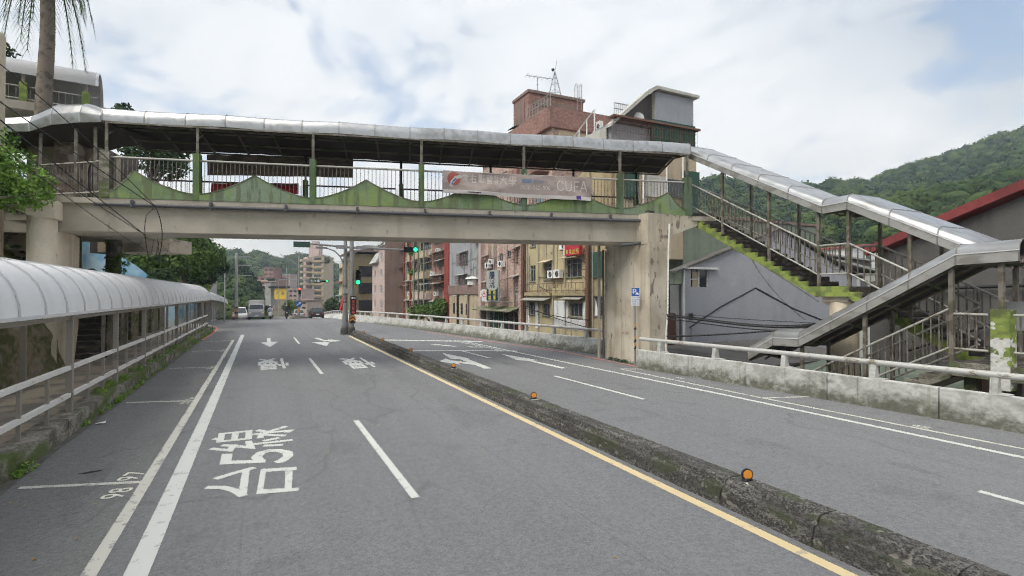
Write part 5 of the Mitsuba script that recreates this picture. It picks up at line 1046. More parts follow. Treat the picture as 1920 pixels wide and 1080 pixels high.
for z in (2.4, 5.4, 8.4): put('bay_roof', MB().obox([15.9, 123, z], unit(V3(1, 0, .4)), [0, 1, 0], unit(V3(-.4, 0, 1)), (1.4, 9.5, .08)), 'm_redroof' if z > 5 and z < 6 else 'm_corrgreen', ob)

# clutter on the old facades: conduits, small awnings, cooler boxes, drying racks
rng = np.random.default_rng(21)
for hb, x, y0, y1, bs2 in ((yb, 20.0, 30.3, 39.2, 'm_frame'), (pk, 20.0, 40.2, 48.8, 'm_frame'), (rb, 20.8, 63, 69, 'm_greypipe'), (cb, 21, 69.6, 76, 'm_greypipe'), (tb, 21, 76.8, 90, 'm_frame'), (gy, 20.5, 50.4, 60.5, 'm_frame')):
    for k in range(6):
        y = rng.uniform(y0, y1); pipe(hb, x - .05, y, rng.uniform(-2, 2), rng.uniform(5, 8.5), rng.uniform(.02, .045), bs2, 'conduit')
    for k in range(4):
        z = rng.uniform(1.5, 7.5); a, b = sorted(rng.uniform(y0, y1, 2)); put('wire', MB().tube([(x - .06, a, z), (x - .1, (a + b) / 2, z - .25), (x - .06, b, z + rng.uniform(-.4, .4))], .018, 5), 'm_cable', hb)
    for k in range(3 if hb != yb else 0):
        y, z = rng.uniform(y0, y1 - 1), rng.choice([2.3, 5.0, 7.9]); put('cooler_box', MB().box([x - .5, y, z], [x - .08, y + .8, z + .55]), 'm_white', hb); put('cooler_fan', MB().tube([(x - .505, y + .3, z + .28), (x - .52, y + .3, z + .28)], .2, 14), 'm_black', hb)
    if hb in (rb, cb, tb):
        for z in (2.4, 5.3, 8.3):
            for q in range(2):
                a = rng.uniform(y0, y1 - 2.4); put('small_awning', MB().obox([x - .4, a + 1, z + 1.6], unit(V3(1, 0, .35)), [0, 1, 0], unit(V3(-.35, 0, 1)), (.9, 2.2, .05)), rng.choice(['m_corrgreen', 'm_fargrey', 'm_rust', 'm_frame']), hb)
    for k in range(4):
        a, z = rng.uniform(y0, y1 - 1.5), rng.uniform(0, 7); put('stain_patch', MB().box([x - .012, a, z], [x - .002, a + rng.uniform(.3, 1.4), z + rng.uniform(.5, 2.0)]), rng.choice(['m_beige', 'm_fargrey', 'm_brown']), hb) if hb in (rb, tb, pk) else None
# grey gabled house beside the staircase
gh = thing('grey_gabled_house', 'grey rendered gabled house wall below the staircase with an old roof line', 'house')
WALL = Polygon([(18.0, -4.6), (31, -4.6), (31, 3.4), (24.6, 5.9), (18.0, 3.75)])
put('gable_wall', MB().poly(WALL.difference(sbox(18.35, 2.85, 19.55, 3.7)), [0, 19.2, 0], [1, 0, 0], ZZ, .2), 'm_greylight', gh)
put('block', MB().box([18.02, 19.41, -4.6], [30.9, 21.4, 2.95]), 'm_greywall', gh)
put('old_roof_line', MB().tube([(18.3, 18.98, .95), (20.3, 18.98, 1.9), (22.7, 18.98, 2.82)], .035, 5).tube([(22.7, 18.98, 2.82), (25.5, 18.98, 1.75), (28.5, 18.98, .9)], .05, 5), 'm_black', gh)
put('old_gable', MB().poly(Polygon([(18.2, -4.5), (28.8, -4.5), (28.8, .75), (22.7, 2.78), (18.4, .95)]), [0, 18.985, 0], [1, 0, 0], ZZ, .02), 'm_greylight', gh)
put('roof', MB().sweep([(17.4, 3.50), (24.6, 5.92), (31.5, 3.42), (31.5, 3.50), (24.6, 6.02), (17.4, 3.60)], [[0, 18.85, 0], [0, 19.52, 0]], [1, 0, 0]), 'm_darkwall', gh)
k = key_of('window', gh); put('frame', MB().box([18.35, 19.04, 2.85], [18.42, 19.12, 3.7]).box([18.9, 19.04, 2.85], [18.97, 19.12, 3.7]).box([19.48, 19.04, 2.85], [19.55, 19.12, 3.7]).box([18.35, 19.04, 3.2], [18.95, 19.12, 3.25]), 'm_framewhite', k)
put('pane', MB().box([18.36, 19.1, 2.86], [19.54, 19.12, 3.69]), 'm_glass', k); put('blind', MB().box([18.55, 19.06, 2.86], [18.9, 19.09, 3.6]), 'm_beige', k)
put('gutter', MB().box([17.9, 18.85, 3.70], [20.0, 18.97, 3.80]), 'm_whitepaint', gh)
put('small_vent', MB().box([18.25, 18.97, 1.3], [18.5, 18.995, 1.6]), 'm_black', gh)
mat('m_stainwall', proc(lambda p, n, uv: mix(c3(.33, .335, .36), c3(.17, .15, .14), smoothstep(.38, .66, .5 * fbm(p.x * 3, p.z * 3, 1, 4) + .5 * fbm(p.x * 9, p.z * .8, 4, 4)))), .9)
put('worn_patch', wobble(trimesh.remesh.subdivide_to_size(*MB().poly(Polygon([(18.32, 2.25), (18.9, 2.42), (19.6, 2.3), (20.05, 2.7), (19.95, 3.5), (19.62, 3.62), (19.62, 2.80), (18.3, 2.80)]), [0, 19.188, 0], [1, 0, 0], ZZ).mesh(), .2)[:2], .05, 5, 3, (1, 0, 1)), 'm_stainwall', gh)
put('worn_patch', wobble(trimesh.remesh.subdivide_to_size(*MB().poly(Polygon([(18.1, .2), (19.6, .1), (22, .35), (25, .1), (28, .3), (28, -1), (18.1, -1)]), [0, 18.97, 0], [1, 0, 0], ZZ).mesh(), .3)[:2], .25, 2, 3, (1, 0, 1)), 'm_stainwall', gh)
for x, z0, z1 in ((21.4, -2, 4.6), (24.9, -2, 5.4)): pipe(gh, x, 19.16, z0, z1, .022, 'm_greypipe', 'conduit')
put('patched_panel', MB().box([24.2, 19.17, 2.95], [25.5, 19.195, 3.9]), 'm_corrgrey', gh)
pipe(gh, 17.92, 18.95, -1, 3.7, .05, 'm_whitepaint')
gu = thing('green_metal_house', 'dull green corrugated metal upper storey behind the grey gable', 'house')
put('wall', MB().box([18.5, 19.56, 3.0], [28.5, 22.4, 6.3]), 'm_corrgreen', gu); put('cream_corner', MB().box([17.7, 19.6, 4.2], [18.49, 21.2, 5.7]), 'm_beige', gu); put('roof', MB().box([17.6, 19.5, 6.32], [28.8, 22.5, 6.45]), 'm_brown', gu)
wt = thing('water_tank', 'dark green round water tank beside the pier', 'tank')
put('drum', MB().tube([(19.0, 22.5, 3.3), (19.0, 22.5, 4.45)], .75, 22), 'm_net', wt, 40); put('lid', MB().tube([(19.0, 22.5, 4.46), (19.0, 22.5, 4.56), (19, 22.5, 4.72)], [.8, .78, .2], 22), 'm_corrgreen', wt, 40)
put('pipe', MB().tube([(18.0, 21.9, 3.2), (18.0, 21.9, 4.9), (19.0, 21.9, 4.95), (19.6, 21.9, 4.9)], .05, 6), 'm_whitepaint', wt, 40)
bh2 = thing('back_yard_wall', 'dark recess with rusty sheet wall between the pier and grey house', 'wall')
put('wall_panel', MB().box([16.9, 20.0, -4.6], [17.98, 20.3, 3.2]), 'm_black', bh2); put('rusty_sheet', MB().box([17.3, 19.6, -4.6], [17.98, 19.7, 1.6]), 'm_rust', bh2)
# dark shed with red verge, right edge
ds = thing('dark_shed', 'big dark weathered gable wall with a red roof edge at the right', 'shed')
put('gable_wall', MB().poly(Polygon([(12.3, -4.6), (12.3, 3.95), (4.6, 6.75), (-4, 3.7), (-4, -4.6)]), [21.2, 0, 0], [0, 1, 0], ZZ, .3), 'm_darkwall', ds)
put('side_wall', MB().box([21.5, 12.0, -4.6], [33, 12.28, 3.7]), 'm_darkwall', ds)
put('red_verge', MB().sweep([(12.5, 4.00), (4.6, 6.85), (-4.4, 3.7), (-4.4, 3.98), (4.6, 7.16), (12.5, 4.30)], [[20.85, 0, 0], [21.15, 0, 0]], [0, 1, 0]), 'm_redroof', ds)
put('roof_sheet', MB().sweep([(12.5, 4.12), (4.6, 6.97), (-4.4, 3.8), (-4.4, 3.88), (4.6, 7.05), (12.5, 4.20)], [[21.16, 0, 0], [33, 0, 0]], [0, 1, 0]), 'm_redroof', ds)
for k in range(7):   # dark boarding and rails low on the wall
    put('boarding', MB().box([21.1, 4.5 + k * 1.15, -4.6], [21.19, 5.55 + k * 1.15, 3.0 - (k % 3) * .3]), 'm_darkwall', ds)
put('crossbar', MB().tube([(20.9, 13, 2.6), (20.9, 4, 2.9)], .06, 6).tube([(20.9, 11, .5), (20.9, 6, 2.7)], .05, 6), 'm_black', ds)
# low roofs under the staircase
lr_ = thing('low_shed', 'low shed with greenish corrugated roof below the staircase', 'shed')
put('roof', MB().obox([18.2, 10.5, -.3], unit(V3(1, 0, .12)), [0, 1, 0], unit(V3(-.12, 0, 1)), (4.2, 6.0, .08)), 'm_corrgreen', lr_); put('wall', MB().box([16.4, 7.8, -4.6], [20.2, 13.3, -.6]), 'm_darkwall', lr_)
lr2 = thing('low_shed', 'small grey tin roof with a jumble of boards under the stair landing', 'shed')
put('roof', MB().obox([18.6, 6.6, .6], unit(V3(1, 0, -.1)), [0, 1, 0], unit(V3(.1, 0, 1)), (3.6, 2.6, .08)), 'm_fargrey', lr2); put('wall', MB().box([17.2, 5.6, -4.6], [20.2, 7.7, .3]), 'm_brown', lr2)
lr3 = thing('low_shed', 'wide dark tiled roof beside the barrier below the grey gable', 'shed')
put('roof', MB().obox([19.5, 16.9, -.15], unit(V3(1, -.05, .02)), unit(V3(.05, 1, .16)), ZZ, (9.5, 3.8, .1)), 'm_darkwall', lr3); put('wall', MB().box([15.2, 15.6, -4.6], [24, 18.7, -.5]), 'm_darkwall', lr3)
# houses further back, seen through the stair railing
def hut(label, x0, x1, y0, y1, z1, bs, roof, pitch=.8):
    t = thing('distant_house', label, 'house', 'low houses behind the staircase')
    put('wall', MB().box([x0, y0, -4.6], [x1, y1, z1]), bs, t)
    put('roof', MB().sweep([(x0 - .3, z1 - .05), ((x0 + x1) / 2, z1 + pitch), (x1 + .3, z1 - .05), (x1 + .3, z1 + .12), ((x0 + x1) / 2, z1 + pitch + .17), (x0 - .3, z1 + .12)], [[0, y0 - .3, 0], [0, y1 + .3, 0]], [1, 0, 0]), roof, t)
    for k in range(3):
        xx = x0 + (x1 - x0) * (.2 + .27 * k); kk = key_of('window', t); put('pane', MB().box([xx, y0 - .03, z1 - 1.5], [xx + .9, y0 - .005, z1 - .6]), 'm_glass', kk); put('frame', MB().box([xx - .06, y0 - .05, z1 - 1.58], [xx + .96, y0 - .032, z1 - 1.51]).box([xx - .06, y0 - .05, z1 - .59], [xx + .96, y0 - .032, z1 - .52]), 'm_framewhite', kk)
hut('pale grey metal roofed house seen through the middle of the stair railing', 34, 46, 26, 34, 4.2, 'm_corrwhite', 'm_fargrey')
hut('long house with a dark wall behind the stair landing railing', 42, 58, 34, 42, 6.0, 'm_darkwall', 'm_fargrey', .4)
hut('white walled house with round openings behind the upper stair roof', 58, 70, 36, 44, 7.6, 'm_whitepaint', 'm_redroof', .6)
hut('small green walled house seen through the upper stair railing', 40, 52, 46, 54, 6.0, 'm_corrgreen', 'm_fargrey', .5)
hut('beige house seen low between the stair posts', 30, 40, 33, 40, 3.6, 'm_beige', 'm_brown')

# ------------------------------------------------------------------ signal masts
import manifold3d as m3
mat('m_galv', worn((.30, .30, .30), (.20, .19, .175), .55, 4.0), .45, metallic=.4)
mat('m_siggreen', (.035, .075, .055), .45); mat('m_lens_off', (.015, .015, .015), .2)
scene['m_lit_green'] = {'type': 'twosided', 'bsdf': {'type': 'principled', 'base_color': {'type': 'rgb', 'value': [.02, .5, .12]}, 'roughness': .3}}
def lamp(name, c, n_, r, rgb, parent, lit):
    n_ = unit(n_); m = MB().tube([c, c + n_ * .012], r, 20)
    k = put(name, m, 'm_lit_green' if lit else 'm_lens_off', parent)
    if lit: scene[k]['emitter'] = {'type': 'area', 'radiance': {'type': 'rgb', 'value': list(rgb)}}
    hood = [(r * 1.12 * math.cos(q), r * 1.12 * math.sin(q)) for q in np.linspace(-.5, math.pi + .5, 15)]
    s_ = unit(np.cross(ZZ, n_)); put('visor', MB().sweep(loop(hood, .012), [c + n_ * .0, c + n_ * .20], s_, ZZ), 'm_black', parent)
def signal(label, c, n_, horizontal, lit, group='traffic signal heads', front=True, r=.125, rgb=(.012, .60, .15)):
    """A three lens signal head centred at c, lenses facing n_."""
    t = thing('traffic_light', label, 'traffic light', group); n_ = unit(n_); s_ = unit(np.cross(ZZ, n_)); L = r * 7.4
    a = (s_, ZZ) if not horizontal else (ZZ, s_)
    put('housing', MB().obox(np.asarray(c) - n_ * .1, a[0], n_, a[1], (r * 2.6, .2, L)), 'm_siggreen', t)
    put('hood_plate', MB().obox(np.asarray(c) + n_ * .004, a[0], n_, a[1], (r * 2.5, .012, L * .98)), 'm_black', t)
    for k in (-1, 0, 1): lamp('lens', np.asarray(c) + a[1] * k * r * 2.4 + n_ * .012, n_, r, rgb, t, k == lit)
    return t
tm_ = thing('signal_mast', 'galvanised traffic signal mast at the near end of the median', 'signal mast')
mx, my = 5.05, 34.0; z0 = float(zr(my)); to_cam = unit(V3(-.28, -1, 0))
put('pole', MB().tube([(mx, my, z0), (mx, my, 6.3)], [.16, .12], 14), 'm_galv', tm_, 40)
put('base', MB().tube([(mx, my, z0), (mx, my, z0 + .45)], .22, 14), 'm_median', tm_, 40)
put('arm', MB().tube([(1.7, my, 5.62), (mx, my, 5.42), (8.9, my, 5.40)], [.04, .075, .05], 10), 'm_galv', tm_, 40)
for dx in (-.6, .6): put('arm_clamp', MB().box([mx + dx - .32, my - .1, 5.32], [mx + dx + .32, my + .1, 5.54]), 'm_galv', tm_)
signal('horizontal traffic light seen from behind at the left end of the signal arm', (2.15, my - .1, 5.48), unit(V3(.1, 1, 0)), True, 9)
signal('horizontal traffic light lit green at the right end of the signal arm', (8.75, my - .15, 5.42), to_cam, True, 1)
signal('upright traffic light lit green on the near signal mast', (5.42, my - .18, 3.56), to_cam, False, -1)
bs_ = thing('black_sign', 'tall black notice sign with red characters and a white arrow on the signal mast', 'sign')
put('board', MB().obox([5.12, my - .22, 1.83], [1, 0, 0], [0, 1, 0], ZZ, (.36, .03, 1.15)), 'm_black', bs_); o = V3(4.96, my - .24, 1.3)
put('arrow', MB().poly(Polygon([(.03, .98), (.12, 1.06), (.12, 1.0), (.29, 1.0), (.29, .95), (.12, .95), (.12, .90)]), o, [1, 0, 0], ZZ), 'm_white', bs_)
for k, ch in enumerate('右大專業'): put('lettering', MB().poly(affinity.translate(glyph(ch, .2, .19, .13), .06, .66 - .22 * k), o, [1, 0, 0], ZZ), 'm_redtext', bs_)
cv = thing('hazard_panel', 'small orange and black chevron panel low on the signal mast', 'sign')
put('board', MB().obox([5.08, my - .2, .95], [1, 0, 0], [0, 1, 0], ZZ, (.36, .03, .46)), 'm_black', cv)
for k in range(2): put('stripe', MB().poly(Polygon([(-.16, -.12 + .2 * k), (.0, .02 + .2 * k), (.16, -.12 + .2 * k), (.16, -.02 + .2 * k), (.0, .12 + .2 * k), (-.16, -.02 + .2 * k)]), [5.08, my - .217, .92], [1, 0, 0], ZZ), 'm_amber', cv)
lp = thing('lamp_post', 'weathered twin armed lamp post standing beside the signal mast', 'lamp post')
lx, ly = 4.72, 34.35
put('base', MB().tube([(lx, ly, z0 - .05), (lx, ly, .30), (lx, ly, .55)], [.30, .28, .17], 10), 'm_median', lp, 40)
put('pole', MB().tube([(lx, ly, .4), (lx, ly, 1.5), (lx, ly, 6.4)], [.22, .15, .10], 12), 'm_galv', lp, 40)
put('junction_box', MB().box([lx - .14, ly - .26, 2.55], [lx + .2, ly - .12, 2.85]), 'm_fargrey', lp)
for sgn in (-1, 1):
    put('arm', MB().tube([(lx + sgn * .08, ly, 4.3), (lx + sgn * .30, ly, 4.85), (lx + sgn * .65, ly, 5.2), (lx + sgn * 1.05, ly, 5.34), (lx + sgn * 1.5, ly, 5.36)], .04, 8), 'm_galv', lp, 40)
    put('luminaire', MB().box([lx + sgn * 1.1, ly - .1, 5.32], [lx + sgn * 1.75, ly + .1, 5.42]), 'm_galv', lp)
for k in range(3): put('strap', MB().tube([(lx, ly, 3.0 - k * .5), (lx, ly, 3.06 - k * .5)], .15, 12), 'm_black', lp)
rf = thing('red_flag', 'limp red cloth flag hanging beyond the lamp post', 'flag')
c = at(646, 568, 52); g = []
for k in range(9):
    for q in range(7): g.append(c + RT * (.30 * (q / 6 - .3) * 1.6 - .10 * k / 2 + .06 * math.sin(q * 1.7)) + V3(0, .16 * math.sin(q * 2.1 + k * .4), .75 - .19 * k))
i, j = np.meshgrid(np.arange(8), np.arange(6), indexing='ij'); put('cloth', MB().add(g, np.stack([i * 7 + j, i * 7 + j + 1, (i + 1) * 7 + j + 1, (i + 1) * 7 + j], -1).reshape(-1, 4)), 'm_redsign', rf, 60)
put('staff', MB().tube([c + V3(.1, 0, 1.05), c + V3(.25, 0, -1.3)], .02, 6), 'm_black', rf)
# second mast further down
t2 = thing('signal_mast', 'far signal mast on its small island, carrying a green road sign', 'signal mast')
b = at(560, 590, 72); b[2] = float(zr(b[1])); fx, fy, fz = b
put('pole', MB().tube([(fx, fy, fz), (fx, fy, 5.0 + fz), (fx, fy, 8.3)], [.16, .13, .1], 10), 'm_galv', t2, 40)
put('arm', MB().tube([(fx - 3.6, fy, 4.55), (fx, fy, 4.45), (fx + 3.9, fy, 4.45)], .06, 8), 'm_galv', t2, 40)
for sgn in (-1, 1): put('lamp_arm', MB().tube([(fx, fy, 6.4), (fx + sgn * .8, fy, 7.0), (fx + sgn * 2.4, fy, 7.9)], .05, 6), 'm_galv', t2, 40)
put('island', MB().tube([(fx, fy, fz - .1), (fx, fy, fz + .22)], 1.1, 18), 'm_kerb', t2, 40)
signal('far horizontal traffic light seen from behind, left of the far mast', (fx - 3.4, fy, 4.45), (0, 1, 0), True, 9, front=False)
signal('far horizontal traffic light lit green beside the green road sign', (fx + 3.35, fy, 4.35), (-.2, -1, 0), True, 1)
signal('far upright traffic light lit red on the far mast', (fx + .1, fy - .2, 2.95), (-.2, -1, 0), False, 1, rgb=(.9, .05, .04))
gs = thing('road_sign', 'green road name board on the far signal arm', 'sign'); put('board', MB().box([fx + 1.35, fy - .12, 4.05], [fx + 2.75, fy - .08, 4.72]), 'm_net', gs)
for k in range(3): put('lettering', MB().poly(affinity.translate(glyph('右大學'[k], .36, .4, .14), .1 + .43 * k, .12), [fx + 1.35, fy - .125, 4.05], [1, 0, 0], ZZ), 'm_white', gs)
bl = thing('direction_sign', 'round blue keep left sign on the far mast', 'sign'); put('disc', MB().tube([(fx, fy - .2, 1.2), (fx, fy - .17, 1.2)], .42, 24), 'm_bluesign', bl)
put('arrow', MB().poly(Polygon([(-.25, -.25), (.12, .04), (.2, -.05), (.24, .24), (-.05, .22), (.04, .13), (-.3, -.17)]).buffer(0), [fx, fy - .205, 1.2], [1, 0, 0], ZZ), 'm_white', bl)
put('hazard_strip', MB().obox([fx, fy - .2, .35], [1, 0, 0], [0, 1, 0], ZZ, (.3, .02, .6)), 'm_amber', bl)

# ------------------------------------------------------------------ parking sign, pole markings
ps = thing('parking_sign', 'blue and white parking sign on a striped post in front of the pier', 'sign')
px_, py_ = 11.95, 15.05; ex = unit(V3(.92, -.39, 0)); en = np.cross(ZZ, ex) * -1; nf = V3(-ex[1], ex[0], 0) * -1
put('post', MB().tube([(px_, py_, -.02), (px_, py_, 2.45)], .035, 10), 'm_galv', ps, 40)
for z, b in ((1.42, 'm_amber'), (1.30, 'm_black'), (.98, 'm_amber'), (.86, 'm_black'), (.74, 'm_amber'), (.62, 'm_black')): put('band', MB().tube([(px_, py_, z - .055), (px_ + .012, py_, z + .055)], .041, 10), b, ps, 40)
o = V3(px_, py_, 0) + nf * .05 - ex * .145
put('plate', MB().poly(sbox(0, 2.10, .29, 2.74), o, ex, ZZ, .006), 'm_whitepaint', ps); put('blue_field', MB().poly(sbox(.008, 2.44, .282, 2.73), o + nf * .009, ex, ZZ), 'm_bluesign', ps)
text_on('lettering', 'P', .17, o + nf * .011 + ex * .03 + ZZ * 2.52, ex, ZZ, 'm_white', ps, True)
put('car_symbol', MB().poly(Polygon([(.15, 2.49), (.27, 2.49), (.27, 2.53), (.25, 2.535), (.235, 2.57), (.185, 2.57), (.17, 2.535), (.15, 2.53)]), o + nf * .011, ex, ZZ), 'm_white', ps)
for k in range(4):
    for q in range(5): put('lettering', MB().poly(affinity.translate(glyph('右大台出業'[(k + q) % 5], .04, .045, .13), .03 + .048 * q, 2.37 - .075 * k), o + nf * .011, ex, ZZ), 'm_bluesign', ps)

# ------------------------------------------------------------------ banners
mat('m_banner', proc(lambda p, n, uv: mix(c3(.345, .285, .265), c3(.25, .205, .19), smoothstep(.4, .65, fbm(p.x * 2, p.y * 2, p.z * 3, 4)))), .8)
mat('m_bannerfoot', (.46, .43, .42), .8); mat('m_bannerback', proc(lambda p, n, uv: mix(c3(.20, .155, .13), c3(.13, .10, .085), smoothstep(.4, .6, fbm(p.x * 2.2, p.y * 2.2, p.z * 5, 4)))), .85)
mat('m_bannertext', (.48, .44, .415), .8); mat('m_bannerred', (.30, .085, .075), .8); mat('m_purple', (.07, .03, .22), .7); mat('m_slateblue', (.15, .19, .27), .8)
def cloth_off(u, z):
    u = np.asarray(u, float); z = np.asarray(z, float)
    d = .035 * np.sin(u * 2.1 + z * 4.0) + .03 * np.sin((z - 5.8) * 9 - u * 1.6) * np.exp(-((u + 5.6) / 1.2) ** 2) + .022 * np.sin(u * 7 + z * 11) * np.clip((u + 3.6) / 1.6, 0, 1)
    return d - .225
def on_cloth(name, shape_or_mesh, bsdf, parent, lift=.006, size=.12):
    if hasattr(shape_or_mesh, 'area') and hasattr(shape_or_mesh, 'bounds') and not isinstance(shape_or_mesh, trimesh.Trimesh):
        v, f = MB().poly(shape_or_mesh, [0, 0, 0], [1, 0, 0], [0, 1, 0]).mesh()
    else: v, f = shape_or_mesh
    v, f = trimesh.remesh.subdivide_to_size(v, f, size); v = np.array(v)
    top = 6.60 - .055 * np.clip((v[:, 0] + 4.4), -9, 0) * 0
    P = BO + v[:, :1] * BU + (cloth_off(v[:, 0], v[:, 1]) - lift)[:, None] * BV + v[:, 1:2] * ZZ
    P[:, 2] -= .03 * np.sin(np.clip((v[:, 0] + 7) / 5.1, 0, 1) * math.pi) + .09 * np.clip((v[:, 0] + 5.5) / 3.6, 0, 1) * np.clip((6.6 - v[:, 1]) / .7, 0, 1)
    return put(name, (P, f), bsdf, parent, 60 if lift == 0 else False)
bn = thing('banner', 'faded pink university banner with a round red logo tied to the bridge railing', 'banner')
on_cloth('cloth', sbox(-7.02, 5.98, -1.86, 6.60), 'm_banner', bn, 0, .08); on_cloth('foot_strip', sbox(-7.02, 5.86, -1.86, 5.979), 'm_bannerfoot', bn, 0, .08)
c_ = (-6.66, 6.34); disc = Polygon([(c_[0] + .22 * math.cos(q), c_[1] + .22 * math.sin(q)) for q in np.linspace(0, 2 * math.pi, 33)[:-1]])
sw_ = LineString([(-6.76, 6.06), (-6.72, 6.22), (-6.6, 6.38), (-6.4, 6.44)]).buffer(.055)
on_cloth('logo_disc', disc.difference(sw_), 'm_bannerred', bn); on_cloth('logo_swoosh', sw_.intersection(disc.buffer(.06)), 'm_bannertext', bn, .008); on_cloth('logo_line', LineString([(-6.73, 6.12), (-6.69, 6.25), (-6.6, 6.35)]).buffer(.018), 'm_bluesign', bn, .012)
xc = -6.40
for ch in '崇右影藝': on_cloth('lettering', affinity.translate(glyph(ch, .235, .29, .12), xc, 6.25), 'm_bannertext', bn); xc += .275
for k, ch in enumerate('科技'): on_cloth('lettering', affinity.translate(glyph(ch, .14, .15, .12), xc, 6.41 - .17 * k), 'm_bannertext', bn)
xc += .18
for ch in '大學': on_cloth('lettering', affinity.translate(glyph(ch, .27, .31, .12), xc, 6.23), 'm_bannertext', bn); xc += .31
def flat_text(t, u0, u1, z0, h, bold=False):
    v, f = latin(t, .3, bold); v = v.copy(); f = f[v[f][:, :, 2].min(1) > .001]; v[:, 0] = u0 + (v[:, 0] - v[:, 0].min()) / np.ptp(v[:, 0]) * (u1 - u0); v[:, 1] = z0 + v[:, 1] / .3 * h; v[:, 2] = 0
    return v, f
on_cloth('lettering', flat_text('0800-342-306', -4.40, -3.38, 6.13, .13, True), 'm_bannertext', bn)
on_cloth('blue_label', sbox(-4.36, 6.33, -4.02, 6.46), 'm_slateblue', bn)
for k, ch in enumerate('學專業右大'): on_cloth('lettering', affinity.translate(glyph(ch, .09, .10, .1), -3.97 + .11 * k, 6.345), 'm_slateblue', bn)
on_cloth('lettering', flat_text('CUFA', -3.12, -2.02, 6.13, .33), 'm_bannertext', bn); on_cloth('purple_label', sbox(-2.42, 5.88, -2.25, 6.0), 'm_purple', bn, .01)
on_cloth('small_print', sbox(-6.2, 5.905, -5.75, 5.93), 'm_black', bn, .01)
for u, z in ((-7.0, 6.6), (-1.88, 6.6), (-4.24, 6.62)): bar('tie', bp(u, -.22, z - .02), bp(u, -.02, z + .05), .02, 'm_white', bn)
b2 = thing('banner', 'long brown back of a banner hung on the far side of the bridge railing', 'banner')
def back_cloth(name, u0, u1, z0, z1, bs, parent):
    nu = 40; us = np.linspace(u0, u1, nu); v = []
    for u in us:
        for z in np.linspace(z0, z1, 7): v.append(bp(u, 2.52 + .03 * math.sin(u * 3 + z * 5) + .02 * math.sin(u * 9), z + .12 * (u - u0) / (u1 - u0)))
    i, j = np.meshgrid(np.arange(nu - 1), np.arange(6), indexing='ij')
    return put(name, MB().add(v, np.stack([i * 7 + j, i * 7 + j + 1, (i + 1) * 7 + j + 1, (i + 1) * 7 + j], -1).reshape(-1, 4)), bs, parent, 60)
back_cloth('cloth', -15.1, -10.15, 6.70, 7.42, 'm_bannerback', b2)
b3 = thing('banner', 'low red banner strip behind the left half of the bridge railing', 'banner'); back_cloth('cloth', -14.95, -12.05, 6.02, 6.42, 'm_redsign', b3)

# ------------------------------------------------------------------ overhead cables
def cable(label, pts, r=.013, sag=.0, group='black cables at the left end of the bridge', n=24):
    p = np.asarray(pts, float); L = np.concatenate([[0], np.cumsum(np.linalg.norm(np.diff(p, axis=0), axis=1))]); s = np.linspace(0, L[-1], n)
    q = np.stack([np.interp(s, L, p[:, k]) for k in range(3)], 1)
    from scipy.interpolate import CubicSpline
    if len(p) > 2: q = np.stack([CubicSpline(L, p[:, k])(s) for k in range(3)], 1)
    q[:, 2] -= sag * np.sin(np.linspace(0, math.pi, n))
    k = put('cable', MB().tube(q, r, 6), 'm_cable', None, 40); lab(k, label, 'cable', group); return k
J = bp(-15.55, -.25, 5.12); J2 = at(272, 441, 15.6)
cable('uppermost of the thin black cables sloping down from the upper left to the bridge beam', [at(-120, 30, 8.5), at(93, 198, 11.8), J], .010); cable('second from the top of the thin black cables sloping to the bridge beam', [at(-120, 105, 8.5), at(93, 255, 12), J], .012); cable('thickest black cable crossing the left railing and ending under the beam', [at(-120, 128, 8), at(122, 322, 12.2), J2], .013)
cable('fine cable running just below the thickest one in front of the leafy tree', [at(-120, 150, 8), at(75, 310, 11.5), at(268, 438, 15.2)], .009); cable('lowest fine cable, passing across the leafy tree to the concrete ledge', [at(-120, 165, 8), at(60, 320, 11.0), at(245, 452, 15.2), at(300, 455, 22)], .008)
cable('right hand black cable dangling from the bridge beam at the left', [J, at(300, 410, 15.8), at(304, 438, 16.0), at(298, 455, 18)], .014); cable('left hand black cable dangling from the bridge beam to the concrete ledge', [J, at(276, 400, 15.6), J2, at(285, 470, 18), at(300, 500, 22)], .011)
cable('thin loop of cable hanging beneath the concrete ledge', [at(258, 475, 22), at(285, 487, 22), at(312, 476, 22)], .014)
cg = 'cables in front of the grey house'
for dz, r, l_ in ((0, .035, 'thickest black cable of the bundle sagging across the grey gabled house'), (6, .022, 'thinner black cable hanging just below the thickest one before the grey house'), (-3, .018, 'thin black cable riding along the top of the sagging bundle')): cable(l_, [at(1250, 592 + dz, 18.5), at(1362, 606 + dz, 17.8), at(1444, 613 + dz, 17.2), at(1535, 609 + dz, 16.5)], r, group=cg)
cable('lowest black cable, rising to the right across the foot of the grey house', [at(1250, 631, 18.2), at(1399, 624, 17.4), at(1535, 612, 16.5)], .03, group=cg); cable('fine wire above the cable bundle in front of the grey house', [at(1285, 590, 18.2), at(1420, 600, 17.4), at(1535, 606, 16.5)], .012, group=cg)
cable('steeper of two thin wires falling across the upper grey house wall', [at(1408, 484, 18.4), at(1455, 550, 17.5), at(1510, 600, 16.6)], .008, group='thin wires over the grey house'); cable('flatter of two thin wires falling across the upper grey house wall', [at(1420, 492, 18.4), at(1480, 530, 17.6), at(1535, 566, 16.8)], .008, group='thin wires over the grey house')
for a, b, l_ in (((985, 573), (1104, 614), 'steep'), ((985, 578), (1104, 600), 'shallow')): cable(l_ + ' black wire drooping across the white painted ground floor of the yellow building', [at(*a, 43), at((a[0] + b[0]) / 2, (a[1] + b[1]) / 2 + 4, 39), at(*b, 35)], .03, group='wires on the yellow building')
cable('thin wire crossing the road beyond the far signal mast', [at(400, 500, 80), at(520, 497, 90), at(650, 490, 100)], .02, group='far wires'); cable('thin wire from the roadside pole toward the far tower', [at(446, 500, 88), at(560, 510, 120)], .02, group='far wires')

